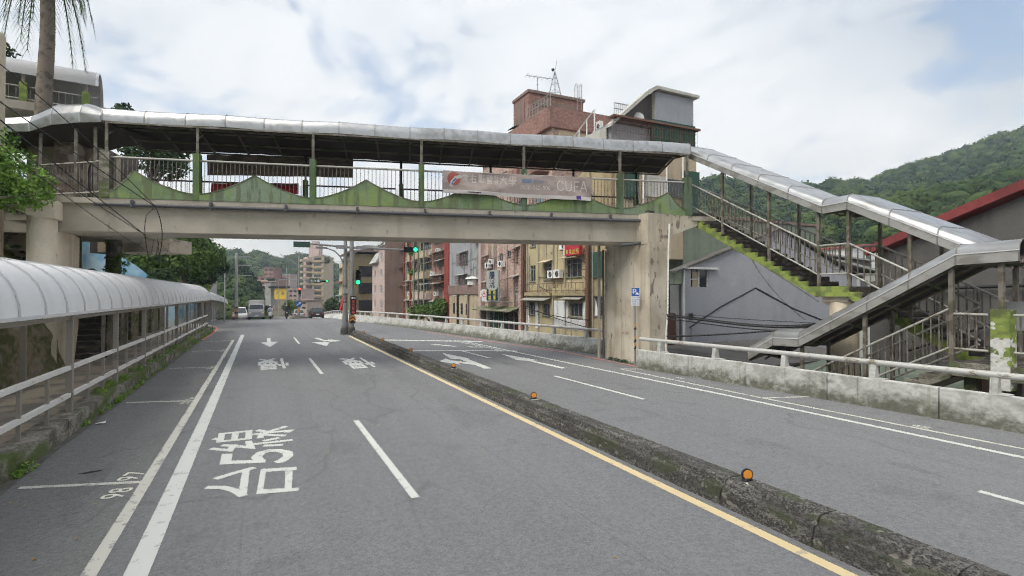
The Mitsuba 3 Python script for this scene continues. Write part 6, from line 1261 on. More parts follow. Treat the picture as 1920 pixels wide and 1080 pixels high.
# ------------------------------------------------------------------ vehicles and riders
def paintmat(name, c, rough=.28, **k): scene[name] = {'type': 'principled', 'base_color': {'type': 'rgb', 'value': list(c)}, 'roughness': rough, 'specular': .5, 'clearcoat': .25, 'clearcoat_gloss': .9, **k}
paintmat('m_carblack', (.012, .012, .015)); paintmat('m_carwhite', (.60, .60, .60)); paintmat('m_carsilver', (.36, .37, .38), .3, metallic=.5); paintmat('m_carred', (.30, .03, .025)); paintmat('m_truck', (.42, .43, .44)); paintmat('m_carblue', (.05, .08, .16))
mat('m_tyre', (.018, .018, .018), .8); mat('m_rim', (.35, .35, .36), .3, metallic=.8); mat('m_chrome', (.55, .55, .55), .2, metallic=.9)
scene['m_lampred'] = {'type': 'principled', 'base_color': {'type': 'rgb', 'value': [.35, .01, .01]}, 'roughness': .15}
scene['m_lampclear'] = {'type': 'principled', 'base_color': {'type': 'rgb', 'value': [.75, .75, .72]}, 'roughness': .1}
def hull(pts): h = trimesh.convex.convex_hull(np.asarray(pts, float)); return np.array(h.vertices), np.array(h.faces)
def ring(z, x, y0, y1, c=.14):
    """Rounded rectangle outline at height z, half width x, from y0 to y1."""
    return [(sx * (x - a), (y0 + b if sy < 0 else y1 - b), z) for sx in (-1, 1) for sy in (-1, 1) for a, b in ((c, 0), (c * .3, c * .3), (0, c))]
def place(mesh, o, sgn):
    v, f = mesh; v = np.array(v, float) * [sgn, sgn, 1]; return v + o, f
def wheel(parent, x, y, r, o, sgn, w=.2):
    k = put('wheel', place(MB().tube([(x - w / 2, y, r), (x + w / 2, y, r)], r, 20).mesh(), o, sgn), 'm_tyre', parent, 40)
    s_ = 1 if x > 0 else -1; put('rim', place(MB().tube([(x + s_ * w * .5, y, r), (x + s_ * (w * .5 + .012), y, r)], r * .6, 14).mesh(), o, sgn), 'm_rim', k)
def car(label, x, y, color, sgn, van=False, group=None):
    """sgn +1: drives away from the camera (+y); -1: comes towards it. Local +y is forward."""
    t = thing('parked_car' if group else 'car', label, 'car', group); o = V3(x, y, float(zr(y))); L, W = 4.4, .87
    put('body', place(hull(ring(.22, W - .05, -L / 2 + .1, L / 2 - .1) + ring(.50, W, -L / 2, L / 2) + ring(.78, W - .03, -L / 2 + .05, L / 2 - .12) + ring(.90, W - .10, -L / 2 + .2, L / 2 - .9)), o, sgn), color, t, 35)
    h = 1.75 if van else 1.46; b0 = -L / 2 + (.25 if van else .75); f0 = L / 2 - 1.25
    put('cabin', place(hull(ring(.86, W - .06, b0 - .25, f0 + .3, .1) + ring(h - .06, W - .22, b0 + .35, f0 - .55, .12) + ring(h, W - .30, b0 + .5, f0 - .75, .1)), o, sgn), color, t, 35)
    def face(y0, z0, y1, z1, x0, x1, bs, nm, eps):
        put(nm, place(MB().add([(-x0, y0, z0), (x0, y0, z0), (x1, y1, z1), (-x1, y1, z1)], [[0, 1, 2, 3]]).mesh(), o, sgn), bs, t)
    face(b0 - .23, .93, b0 + .30, h - .10, W - .20, W - .30, 'm_glass', 'rear_window', 0); face(f0 + .285, .93, f0 - .50, h - .10, W - .18, W - .30, 'm_glass', 'windscreen', 0)
    for s_ in (-1, 1):
        put('side_window', place(MB().add([(s_ * (W - .062), b0 + .1, .95), (s_ * (W - .062), f0, .95), (s_ * (W - .205), f0 - .5, h - .12), (s_ * (W - .205), b0 + .5, h - .12)], [[0, 1, 2, 3]]).mesh(), o, sgn), 'm_glass', t)
        put('tail_lamp', place(MB().box([s_ * (W - .32), -L / 2 - .005, .62], [s_ * (W - .06), -L / 2 + .08, .80]).mesh(), o, sgn), 'm_lampred', t)
        put('headlight', place(MB().box([s_ * (W - .36), L / 2 - .08, .58], [s_ * (W - .08), L / 2 + .002, .72]).mesh(), o, sgn), 'm_lampclear', t)
        put('mirror', place(MB().box([s_ * W, f0 - .1, .95], [s_ * (W + .16), f0 + .02, 1.08]).mesh(), o, sgn), color, t)
        for yy_ in (-1.32, 1.36): wheel(t, s_ * (W - .1), yy_, .31, o, sgn)
    put('number_plate', place(MB().box([-.2, -L / 2 - .012, .55], [.2, -L / 2 + .03, .68]).mesh(), o, sgn), 'm_white', t); put('bumper', place(MB().box([-W + .12, -L / 2 - .02, .28], [W - .12, -L / 2 + .1, .44]).mesh(), o, sgn), 'm_black', t)
    return t
car('black saloon car driving away in the right lanes', 6.75, 77, 'm_carblack', 1); car('silver car ahead of the black saloon near the far mast', 5.35, 91, 'm_carsilver', 1)
PK = [(-2.7, 86, 'm_carwhite', 'white parked car left of the truck'), (-3.2, 93, 'm_carred', 'red parked car left of the truck behind the white one'), (-3.5, 100, 'm_carsilver', 'silver parked car far left of the truck'), (-6.6, 90, 'm_carblack', 'dark parked car behind the striped utility pole')]
for x, y, c_, l_ in PK: car(l_, x, y, c_, -1, True, 'cars parked on the left')
tk = thing('truck', 'light grey box truck coming down the left lane towards the camera', 'truck'); o = V3(-.62, 76.5, float(zr(76.5))); s_ = -1
put('cab', place(hull(ring(.45, .92, .1, 1.62, .12) + ring(1.15, .95, .0, 1.70, .14) + ring(1.95, .86, .05, 1.35, .2) + ring(2.05, .75, .15, 1.2, .2)), o, s_), 'm_truck', tk, 35)
put('windscreen', place(MB().add([(-.80, 1.66, 1.22), (.80, 1.66, 1.22), (.74, 1.40, 1.90), (-.74, 1.40, 1.90)], [[0, 1, 2, 3]]).mesh(), o, s_), 'm_glass', tk)
put('cargo_box', place(MB().box([-.93, -3.6, .85], [.93, -.05, 2.5]).mesh(), o, s_), 'm_corrwhite', tk); put('chassis', place(MB().box([-.4, -3.4, .5], [.4, 1.2, .8]).mesh(), o, s_), 'm_black', tk)
put('bumper', place(MB().box([-.92, 1.6, .38], [.92, 1.76, .68]).mesh(), o, s_), 'm_carsilver', tk); put('grille', place(MB().box([-.5, 1.69, .82], [.5, 1.72, .96]).mesh(), o, s_), 'm_fargrey', tk); put('number_plate', place(MB().box([-.2, 1.76, .44], [.2, 1.775, .58]).mesh(), o, s_), 'm_white', tk)
for q in (-1, 1):
    put('headlight', place(MB().box([q * .62, 1.66, .80], [q * .88, 1.74, 1.0]).mesh(), o, s_), 'm_lampclear', tk); put('indicator', place(MB().box([q * .885, 1.62, .78], [q * .95, 1.70, 1.02]).mesh(), o, s_), 'm_amber', tk)
    put('mirror', place(MB().box([q * 1.02, 1.35, 1.35], [q * 1.2, 1.5, 1.75]).mesh(), o, s_), 'm_black', tk); put('mirror_arm', place(MB().tube([(q * .9, 1.4, 1.75), (q * 1.1, 1.45, 1.75)], .02, 6).mesh(), o, s_), 'm_black', tk)
    for yy_ in (.85, -2.6): wheel(tk, q * .82, yy_, .36, o, s_, .24)
    put('wiper', place(MB().tube([(q * .4, 1.68, 1.22), (q * .1, 1.58, 1.5)], .012, 4).mesh(), o, s_), 'm_black', tk)
mat('m_skin', (.42, .26, .19), .6); mat('m_shirtlight', (.42, .44, .52), .85); mat('m_shirtdark', (.03, .03, .035), .85); mat('m_trousers', (.035, .04, .055), .85)
def limb(*js):
    """Tapered chain of joints (x, y, z, r) as one solid."""
    out = None
    for a, b in zip(js[:-1], js[1:]):
        h = m3.Manifold.batch_hull([m3.Manifold.sphere(q[3], 12).translate(list(map(float, q[:3]))) for q in (a, b)]); out = h if out is None else out + h
    return out
def rider(label, slabel, x, y, shirt, helmet, body):
    o = V3(x, y, float(zr(y))); sg_ = -1
    sc = thing('scooter', slabel, 'scooter', 'scooters coming down the road')
    put('front_shield', place(hull([(-.2, .42, .35), (.2, .42, .35), (-.22, .30, .95), (.22, .30, .95), (-.1, .56, .5), (.1, .56, .5), (0, .5, .92)]), o, sg_), body, sc, 40)
    put('seat_body', place(hull([(-.14, -.75, .45), (.14, -.75, .45), (-.16, -.1, .42), (.16, -.1, .42), (-.12, -.8, .76), (.12, -.8, .76), (-.13, -.15, .76), (.13, -.15, .76)]), o, sg_), body, sc, 40)
    put('footboard', place(MB().box([-.2, -.15, .30], [.2, .40, .36]).mesh(), o, sg_), 'm_black', sc); put('headlight', place(MB().box([-.1, .45, .78], [.1, .53, .92]).mesh(), o, sg_), 'm_lampclear', sc)
    put('handlebar', place(MB().tube([(-.34, .2, 1.02), (0, .3, 1.04), (.34, .2, 1.02)], .02, 6).mesh(), o, sg_), 'm_black', sc); put('fork', place(MB().tube([(0, .38, .9), (0, .62, .24)], .04, 6).mesh(), o, sg_), 'm_black', sc)
    for yy_ in (.64, -.60): put('wheel', place(MB().tube([(-.06, yy_, .24), (.06, yy_, .24)], .24, 16).mesh(), o, sg_), 'm_tyre', sc, 40)
    for q in (-1, 1): put('mirror', place(MB().tube([(q * .3, .22, 1.04), (q * .36, .22, 1.22)], .02, 5).box([q * .30, .2, 1.2], [q * .42, .23, 1.28]).mesh(), o, sg_), 'm_black', sc)
    p = thing('person', label, 'person', 'scooter riders')
    tor = limb((0, -.30, .88, .155), (0, -.24, 1.10, .15), (0, -.18, 1.34, .165)) + limb((-.17, -.17, 1.38, .075), (.17, -.17, 1.38, .075)) + limb((0, -.17, 1.38, .07), (0, -.15, 1.50, .06))
    for q in (-1, 1): tor = tor + limb((q * .19, -.16, 1.37, .07), (q * .29, .02, 1.16, .055), (q * .31, .17, 1.05, .045))
    for q in (-1, 1): tor = tor + limb((q * .1, -.28, .86, .105), (q * .15, .16, .80, .085), (q * .14, .14, .42, .06), (q * .14, .26, .38, .05))
    def smooth_(mn):
        mm = mn.refine_to_length(.06).to_mesh(); tmh = trimesh.Trimesh(mm.vert_properties[:, :3], mm.tri_verts); trimesh.smoothing.filter_taubin(tmh, iterations=6); return np.array(tmh.vertices), np.array(tmh.faces)
    v, f = smooth_(tor); up_ = v[f].mean(1)[:, 2] > .93
    put('clothed_body', place((v, f[up_]), o, sg_), shirt, p, True); put('trousers', place((v, f[~up_]), o, sg_), 'm_trousers', p, True)
    v, f = smooth_(limb((0, -.14, 1.60, .085), (0, -.12, 1.68, .095)) + limb((0, -.04, 1.62, .02), (0, -.03, 1.60, .02))); put('head', place((v, f), o, sg_), 'm_skin', p, True)
    v, f = smooth_(limb((0, -.15, 1.69, .125), (0, -.13, 1.72, .125))); put('helmet', place((v, f), o, sg_), helmet, p, True); put('visor', place(MB().box([-.09, -.025, 1.60], [.09, -.01, 1.70]).mesh(), o, sg_), 'm_glass', p)
    for q in (-1, 1):
        hd = limb((q * .31, .18, 1.045, .035), (q * .31, .24, 1.04, .03))
        for k in range(4): hd = hd + limb((q * (.285 + .018 * k), .245, 1.05, .011), (q * (.285 + .018 * k), .275, 1.03, .010), (q * (.285 + .018 * k), .265, 1.00, .009))
        hd = hd + limb((q * .275, .20, 1.04, .012), (q * .262, .235, 1.02, .010)); v, f = smooth_(hd); put('hand', place((v, f), o, sg_), 'm_skin', p, True)
        put('shoe', place(hull([(q * .14 - .05, .2, .36), (q * .14 + .05, .2, .36), (q * .14 - .05, .46, .36), (q * .14 + .05, .46, .36), (q * .14 - .04, .2, .45), (q * .14 + .04, .2, .45), (q * .14, .42, .42)]), o, sg_), 'm_black', p)
rider('person in a light top and white helmet riding the left scooter', 'white scooter with its headlight on, left of the two', 1.0, 74.5, 'm_shirtlight', 'm_carwhite', 'm_carwhite')
rider('person in dark clothes riding the right scooter', 'black scooter, right of the two', 2.95, 75.5, 'm_shirtdark', 'm_carsilver', 'm_carblack')

# ------------------------------------------------------------------ far street
up = thing('utility_pole', 'tall grey utility pole with crossarms and a striped foot at the far left kerb', 'utility pole'); c = at(443, 597, 62); zt = at(443, 474, 62)[2]
put('pole', MB().tube([(c[0], c[1], zr(c[1])), (c[0], c[1], zt)], [.19, .14], 12), 'm_fargrey', up, 40)
for z in (zt - .5, zt - 1.5, zt - 2.7): put('crossarm', MB().box([c[0] - .2, c[1] - .05, z], [c[0] + 1.6, c[1] + .05, z + .1]), 'm_fargrey', up)
for k in range(5): put('stripe', MB().tube([(c[0], c[1], zr(c[1]) + .2 + k * .3), (c[0] + .02, c[1], zr(c[1]) + .36 + k * .3)], .205, 12), 'm_amber' if k % 2 else 'm_black', up, 40)
for (px, y0, y1, d, lb_) in ((421, 597, 500, 55, 'thin grey pole left of the striped utility pole'), (522, 590, 525, 95, 'thin pole in front of the yellow billboard'), (537, 590, 500, 100, 'thin pole right of the yellow billboard')):
    t = thing('street_pole', lb_, 'pole'); c = at(px, y0, d); put('shaft', MB().tube([(c[0], c[1], zr(c[1])), (c[0], c[1], at(px, y1, d)[2])], .06, 8), 'm_fargrey', t, 40)
def block_far(label, px0, px1, pyt, dep, bs, floors, cols, depth=12, roof=None, cat='building', win='m_glass', pyb=600, turn=0.0, band=None):
    t = thing('far_building', label, cat); a, b = at(px0, pyt, dep), at(px1, pyt, dep); zt = a[2]; zb = -12; ex = unit((b - a) * [1, 1, 0]); ex = unit(ex * math.cos(turn) + V3(-ex[1], ex[0], 0) * math.sin(turn)); ey = V3(-ex[1], ex[0], 0); W = np.linalg.norm((b - a)[:2])
    o = V3(a[0], a[1], 0); put('wall', MB().obox(o + ex * W / 2 + ey * depth / 2 + ZZ * (zt + zb) / 2, ex, ey, ZZ, (W, depth, zt - zb)), bs, t)
    put('roof', MB().obox(o + ex * W / 2 + ey * depth / 2 + ZZ * (zt + .2), ex, ey, ZZ, (W + .6, depth + .6, .4)), roof or bs, t)
    fh = (zt + 2) / floors
    for r_ in range(floors):
        if band: put('balcony', MB().obox(o + ex * W / 2 - ey * .35 + ZZ * (zt - fh * (r_ + .80)), ex, ey, ZZ, (W * .98, .7, fh * .34)), band, t)
        for q in range(cols):
            put('window', MB().obox(o + ex * W * (q + .5) / cols - ey * .04 + ZZ * (zt - fh * (r_ + .42)), ex, ey, ZZ, (W / cols * .62, .06, fh * .42)), win, t)
    return t, o, ex, ey, W, zt
t, o, ex, ey, W, zt = block_far('tall beige wedge shaped apartment tower in the distance', 585, 607, 481, 290, 'm_beige', 8, 1, 16, band='m_tan')
e2 = unit(V3(*(at(570, 485, 300) - at(585, 481, 290))[:2], 0)); n2 = V3(e2[1], -e2[0], 0)
put('left_wing', MB().obox(o + e2 * 3 + ey * 5 + ZZ * (zt - 13), e2, n2, ZZ, (6.5, 9, 26)), 'm_pinkplaster', t)
for r_ in range(8): put('wing_balcony', MB().obox(o + e2 * 3 - ey * .5 + ZZ * (zt - 2.2 - 3.2 * r_), e2, n2, ZZ, (6, 10.6, 1.2)), 'm_beige', t)
put('roof_tower', MB().obox(o + e2 * .5 + ey * 6 + ZZ * (zt + 3.5), ex, ey, ZZ, (5.5, 6, 7)), 'm_pinkplaster', t); put('roof_tower', MB().obox(o + e2 * 1.5 + ey * 7 + ZZ * (zt + 8.0), ex, ey, ZZ, (3.2, 4, 2.2)), 'm_pinkplaster', t)
put('roof_tree', leaves(150, [o + ex * W * 1.05 + ey * 3 + ZZ * (zt - 2)], [2.6], .6, np.random.default_rng(3)), 'm_leaf_dark', t)
block_far('distant orange red brick block with a taller rear part', 476, 518, 520, 260, 'm_redtile', 6, 4, 14, band='m_pinktile'); block_far('distant dark red upper block behind the orange brick building', 494, 513, 503, 285, 'm_redtile', 8, 2, 10)
block_far('small pale pink far block right of the yellow billboard', 541, 566, 543, 190, 'm_pinkplaster', 4, 3); block_far('far white and pink house with a grey roof left of the yellow billboard', 496, 512, 545, 170, 'm_beige', 3, 2, roof='m_fargrey')
block_far('low beige far house behind the truck', 455, 478, 560, 200, 'm_pinkplaster', 3, 3, roof='m_fargrey'); block_far('tiny cream far building on the wooded slope', 530, 543, 515, 340, 'm_pinkplaster', 8, 2)
block_far('low far house between the scooters and the far mast', 545, 575, 565, 150, 'm_pinkplaster', 2, 3, roof='m_brown')
bbd = thing('billboard', 'yellow billboard with faint lettering above the far street', 'billboard'); a, b = at(515, 561, 130), at(537, 541, 130); exb = unit((b - a) * [1, 1, 0])
put('panel', MB().poly(sbox(0, 0, np.linalg.norm((b - a)[:2]), b[2] - a[2]), a, exb, ZZ, .2), 'm_yellowsign', bbd); put('frame_top', MB().obox(at(524, 538.5, 131), exb, np.cross(ZZ, exb), ZZ, (4.2, 3, .5)), 'm_black', bbd)
put('support_wall', MB().obox(at(508, 552, 132), exb, np.cross(ZZ, exb), ZZ, (1.4, 3, 5.5)), 'm_fargrey', bbd)
for k in range(2): put('lettering', MB().poly(affinity.translate(glyph('大業'[k], .9, 1.0, .12), .35 + 1.3 * k, 1.0), a + np.cross(exb, ZZ) * .21, exb, ZZ), 'm_olive', bbd)
lg = thing('concrete_building', 'pale grey concrete building behind the trees on the left', 'building'); gx0, gy0 = -8.6, 66
put('wall', MB().box([-9.5, 66, -2], [-5.0, 74, 7.6]), 'm_fargrey', lg); put('roof', MB().sweep([(-10, 7.6), (-7.2, 8.3), (-4.5, 7.5), (-4.5, 7.7), (-7.2, 8.5), (-10, 7.8)], [[0, 65.6, 0], [0, 74.4, 0]], [1, 0, 0]), 'm_greywall', lg)
put('dark_bay', MB().box([-8.3, 65.3, 1.0], [-6.7, 65.98, 5.6]), 'm_darkwall', lg)
for z in (1.6, 3.4, 5.4): put('ledge', MB().box([-6.6, 65.7, z], [-4.8, 65.98, z + .2]), 'm_brown', lg)
put('red_shopfront', MB().box([-5.9, 65.6, 1.2], [-4.9, 65.9, 2.4]), 'm_redtile', lg)

# ------------------------------------------------------------------ trees and plants
tree('broadleaf_tree', 'bright green leafy tree overhanging the left end of the bridge platform', (-8.0, 16.6, 2.8), (-7.2, 17.2, 5.0), at(-6, 316, 14.2), 1.42, 9500, .075, 'm_leaf_fresh', 5, trunk_r=.12, clumps=26, flatten=.9)
tree('broadleaf_tree', 'dark tree seen through the left end of the bridge railing', at(285, 430, 33), at(285, 330, 33), at(287, 282, 33), 2.1, 2600, .17, 'm_leaf_dark', 6, clumps=16)
tree('broadleaf_tree', 'distant treetop showing just above the left end of the bridge roof', at(235, 420, 40), at(235, 240, 40), at(225, 216, 40), 1.2, 1100, .17, 'm_leaf_dark', 8)
tree('broadleaf_tree', 'dark green tree just right of the concrete ledge', at(345, 560, 41), at(345, 500, 41), at(343, 476, 41), 2.7, 6500, .17, 'm_leaf', 9, clumps=22, group=None)
tree('broadleaf_tree', 'lower bushy tree in front of the pale grey concrete building', at(385, 575, 46), at(384, 535, 46), at(378, 505, 46), 2.0, 4500, .17, 'm_leaf_dark', 10, clumps=18)
tree('broadleaf_tree', 'tree leaning out behind the concrete ledge, under the bridge beam', at(300, 560, 38), at(300, 520, 38), at(298, 500, 38), 2.3, 4200, .17, 'm_leaf', 11, clumps=18)
tree('shrub', 'grey green shrub above the walkway roof beside the blue wall', at(295, 560, 34), at(295, 540, 34), at(290, 522, 34), 1.1, 1500, .13, 'm_leaf_dark', 12, cat='shrub', trunk_r=.05)
tree('shrub', 'yellow green bush above the far end of the walkway roof', at(375, 570, 42), at(375, 556, 42), at(372, 548, 42), 1.0, 1400, .13, 'm_leaf_bright', 13, cat='shrub', trunk_r=.05)
tree('shrub', 'round green bush behind the barrier in front of the red building', (19.4, 63.5, -4.6), (19.4, 63.5, -.5), (19.2, 63.6, .6), 2.5, 3200, .22, 'm_leaf', 14, cat='shrub', flatten=.42)
tree('broadleaf_tree', 'dark far tree behind the left tail of the walkway', at(330, 560, 60), at(330, 520, 60), at(330, 470, 60), 4.2, 4500, .3, 'm_leaf_dark', 15, clumps=20)
tree('shrub', 'far hedge beside the barrier right of the tower', at(625, 592, 110), at(625, 585, 110), at(630, 575, 110), 3.2, 2200, .3, 'm_leaf_dark', 16, cat='shrub', flatten=.5)
tree('shrub', 'far green bush left of the far signal mast', at(545, 590, 110), at(545, 585, 110), at(545, 574, 110), 2.1, 1500, .26, 'm_leaf', 17, cat='shrub')
# palm
pt = thing('palm_tree', 'tall palm with a thick grey trunk behind the platform roof', 'palm tree')
P0, P1 = V3(-7.12, 24.55, 3.0), V3(-7.16, 24.5, 13.9); rng = np.random.default_rng(4)
L = [P0 + (P1 - P0) * f + V3(.06 * math.sin(f * 9), 0, 0) for f in np.linspace(0, 1, 40)]
put('trunk', MB().tube(L, [(.25 if f < .5 else .25 - .10 * (f - .5)) * (1 + .035 * (k % 2)) for k, f in enumerate(np.linspace(0, 1, 40))], 16), 'm_bark', pt, 50)
put('crownshaft', MB().tube([P1 - [0, 0, .1], P1 + [0, 0, .7], P1 + [0, 0, 1.5]], [.27, .25, .12], 12), 'm_leaf_bright', pt, 40)
for k in range(17):
    a = k * 2.399; dr_ = V3(math.cos(a), math.sin(a), 0); el = [1.0, .55, .0, -.5][k % 4]; m = MB(); n = 26; ln = 3.3
    s_ = np.linspace(0, 1, n); pts = P1 + ZZ * 1.2 + dr_[None] * (ln * (.40 * s_ + .10 * np.sin(s_ * 2)))[:, None] * math.cos(el * .8) + ZZ[None] * (el * 1.5 * s_ - 3.3 * s_ ** 2.0)[:, None]
    m.tube(pts, np.linspace(.045, .012, n), 5); sd_ = unit(np.cross(dr_, ZZ))
    for q in range(2, n):
        for sg in (-1, 1):
            l_ = .75 * math.sin(min(1, s_[q] * 1.3 + .25) * math.pi * .75) * rng.uniform(.8, 1.15); t_ = unit(pts[q] - pts[q - 1])
            tip = pts[q] + sd_ * sg * l_ * .45 + t_ * l_ * .45 - ZZ * l_ * rng.uniform(.6, .95); w_ = t_ * .03
            m.add([pts[q] - w_, pts[q] + w_, (pts[q] + tip) / 2 + w_ + ZZ * .08, tip], [[0, 1, 2, 3]])
    put('frond', m, 'm_leaf_dark', pt)
g = leaves(300, [P1 + [.62, -.25, -.15]], [.5], .16, rng); put('fruit_cluster', g, 'm_leaf_dark', pt)
wp_ = thing('wooden_pole', 'tan pole cut by the left edge of the picture', 'pole'); a = at(1, 62, 15.5); put('shaft', MB().tube([(a[0] - .05, a[1], 2.0), (a[0] - .03, a[1], a[2] - .1), (a[0] - .03, a[1], a[2])], [.16, .15, .10], 14), 'm_archwall', wp_, 40)
tree('shrub', 'small dark treetop beside the tan pole at the left edge', at(-30, 230, 34), at(-8, 130, 34), at(-4, 95, 34), 1.0, 420, .16, 'm_leaf_dark', 18, cat='shrub', trunk_r=.07)
# plants on the platform edge, weeds along the kerb, vine on the rear column
rng = np.random.default_rng(11); cs, rs = [], []
for k in range(34):
    f = rng.uniform(0, 1); a, b = V3(-6.2, 21.1, 0), V3(-11, 23.0, 0); c = a + (b - a) * f + V3(*rng.normal(0, .08, 2), 5.38 + rng.uniform(-.28, .1)); cs.append(c); rs.append(rng.uniform(.12, .26))
k = put('edge_plants', leaves(1500, cs, rs, .075, rng), 'm_leaf_dark'); lab(k, 'scruffy creepers hanging over the edge of the left platform', 'creeper', None, 'stuff')
cs, rs = [], []
for k in range(150):
    y = 9 + 32 * rng.uniform() ** .8; top = rng.uniform() < .55
    if fbm_ok := (meshkit.noise(np.array([y * .8, 3.3 if top else 8.1, 1.0])) > .42):
        cs.append((rng.uniform(-3.36, -3.16) if top else rng.uniform(-3.05, -2.97), y, .36 if top else .05)); rs.append(rng.uniform(.05, .13))
k = put('kerb_weeds', leaves(6500, cs, rs, .028, rng, flat=.8), 'm_leaf_bright'); lab(k, 'small bright green weeds growing along the left kerb', 'weeds', None, 'stuff')
cs = [(-5.72 + rng.normal(0, .2), 27.5 + rng.normal(0, .15), z) for z in rng.uniform(3.0, 4.8, 20)]; k = put('column_vine', leaves(700, cs, [.16] * 20, .07, rng), 'm_leaf'); lab(k, 'green vine climbing the rear column under the platform', 'vine', None, 'stuff')
cs = [(12.0 + rng.uniform(-.1, .15), y, .04) for y in rng.uniform(14.4, 16.8, 22)]; k = put('pier_weeds', leaves(600, cs, [.09] * 22, .035, rng, flat=.8), 'm_leaf_dark'); lab(k, 'low weeds and dirt along the foot of the right pier', 'weeds', None, 'stuff')
# slope cover on the left hillside
cs = [(x, y, hz(x, y) + .3) for x, y in zip(-6.9 - 14 * rng.uniform(size=420) ** 1.4, rng.uniform(21, 75, 420))]; k = put('slope_bushes', leaves(15000, cs, rng.uniform(.4, 1.0, 420), .16, rng), 'm_leaf_dark'); lab(k, 'tangled dark undergrowth covering the left hillside', 'bushes', None, 'stuff')
# litter and leaves on the road
v, f, n = [], [], 0
for k in range(46):
    x, y = rng.uniform(-2.9, -1.5), 5 + 14 * rng.uniform() ** 1.5
    if k > 38: x, y = rng.uniform(0, 4.6), rng.uniform(4, 14)
    a = rng.uniform(0, 6.28); s_ = rng.uniform(.018, .038); d = V3(math.cos(a), math.sin(a), 0) * s_; e = V3(-d[1], d[0], 0) * .5; c = V3(x, y, .010)
    v += [c - d, c - e + [0, 0, .006], c + d, c + e + [0, 0, .006]]; f.append([n, n + 1, n + 2, n + 3]); n += 4
mat('m_deadleaf', proc(lambda p, n, uv: mix(c3(.42, .30, .08), c3(.22, .10, .04), cell_rand(p.x * 3, p.y * 3, 1))), .8)
k = put('fallen_leaves', MB().add(v, f), 'm_deadleaf'); lab(k, 'scattered dry yellow leaves on the parking bay', 'leaves', None, 'stuff')
k = put('paper_scrap', wobble(trimesh.remesh.subdivide_to_size(*MB().add([(-2.86, 12.55, .015), (-2.72, 12.6, .02), (-2.74, 12.72, .03), (-2.9, 12.68, .02)], [[0, 1, 2, 3]]).mesh(), .04)[:2], .06, 9), 'm_white'); lab(k, 'white paper scrap in the gutter beside the left kerb', 'litter')
k = put('paper_scrap', wobble(trimesh.remesh.subdivide_to_size(*MB().add([(11.72, 13.5, .02), (11.84, 13.2, .02), (11.9, 13.3, .05), (11.8, 13.6, .04)], [[0, 1, 2, 3]]).mesh(), .04)[:2], .06, 9), 'm_white'); lab(k, 'white scrap lying at the foot of the barrier near the pier', 'litter')
k = put('plastic_bag', wobble(tuple(map(np.array, (lambda s: (s.vertices * [.16, .12, .1] + [11.95, 14.75, .09], s.faces))(trimesh.creation.icosphere(2)))), .09, 9), 'm_signgrey', None, True); lab(k, 'crumpled pale bag beside the foot of the parking sign', 'bag')
mat('m_dirt', proc(lambda p, n, uv: mix(c3(.075, .068, .058), c3(.13, .125, .118), fbm(p.x * 6, p.y * 4, 1))), .95)
mg = MB(); yy = np.arange(-4, 41, .35); ww = .03 + .07 * meshkit.fbm(np.stack([yy * .9, 0 * yy, 0 * yy], 1), 3)
mg.add([q for y, w in zip(yy, ww) for q in ((-3.06, y, .003), (-3.0 + w, y, .003))], [[2 * i, 2 * i + 1, 2 * i + 3, 2 * i + 2] for i in range(len(yy) - 1)]); put('gutter_dirt', mg, 'm_dirt', road)
paint('drain_patch', Polygon([(-2.32, 9.25), (-2.16, 9.32), (-2.02, 9.32), (-2.06, 9.25), (-2.2, 9.20)]), 'm_black')
mb_ = MB()
yy = np.arange(-3, 14.2, .4); xb = xright(yy); ww = .04 + .12 * meshkit.fbm(np.stack([yy * .8, 0 * yy + 4, 0 * yy], 1), 3)
mb_.add([q for y, w, x in zip(yy, ww, xb) for q in ((x - w, y, .003), (x + .02, y, .003))], [[2 * i, 2 * i + 1, 2 * i + 3, 2 * i + 2] for i in range(len(yy) - 1)]); put('gutter_dirt', mb_, 'm_dirt', road)

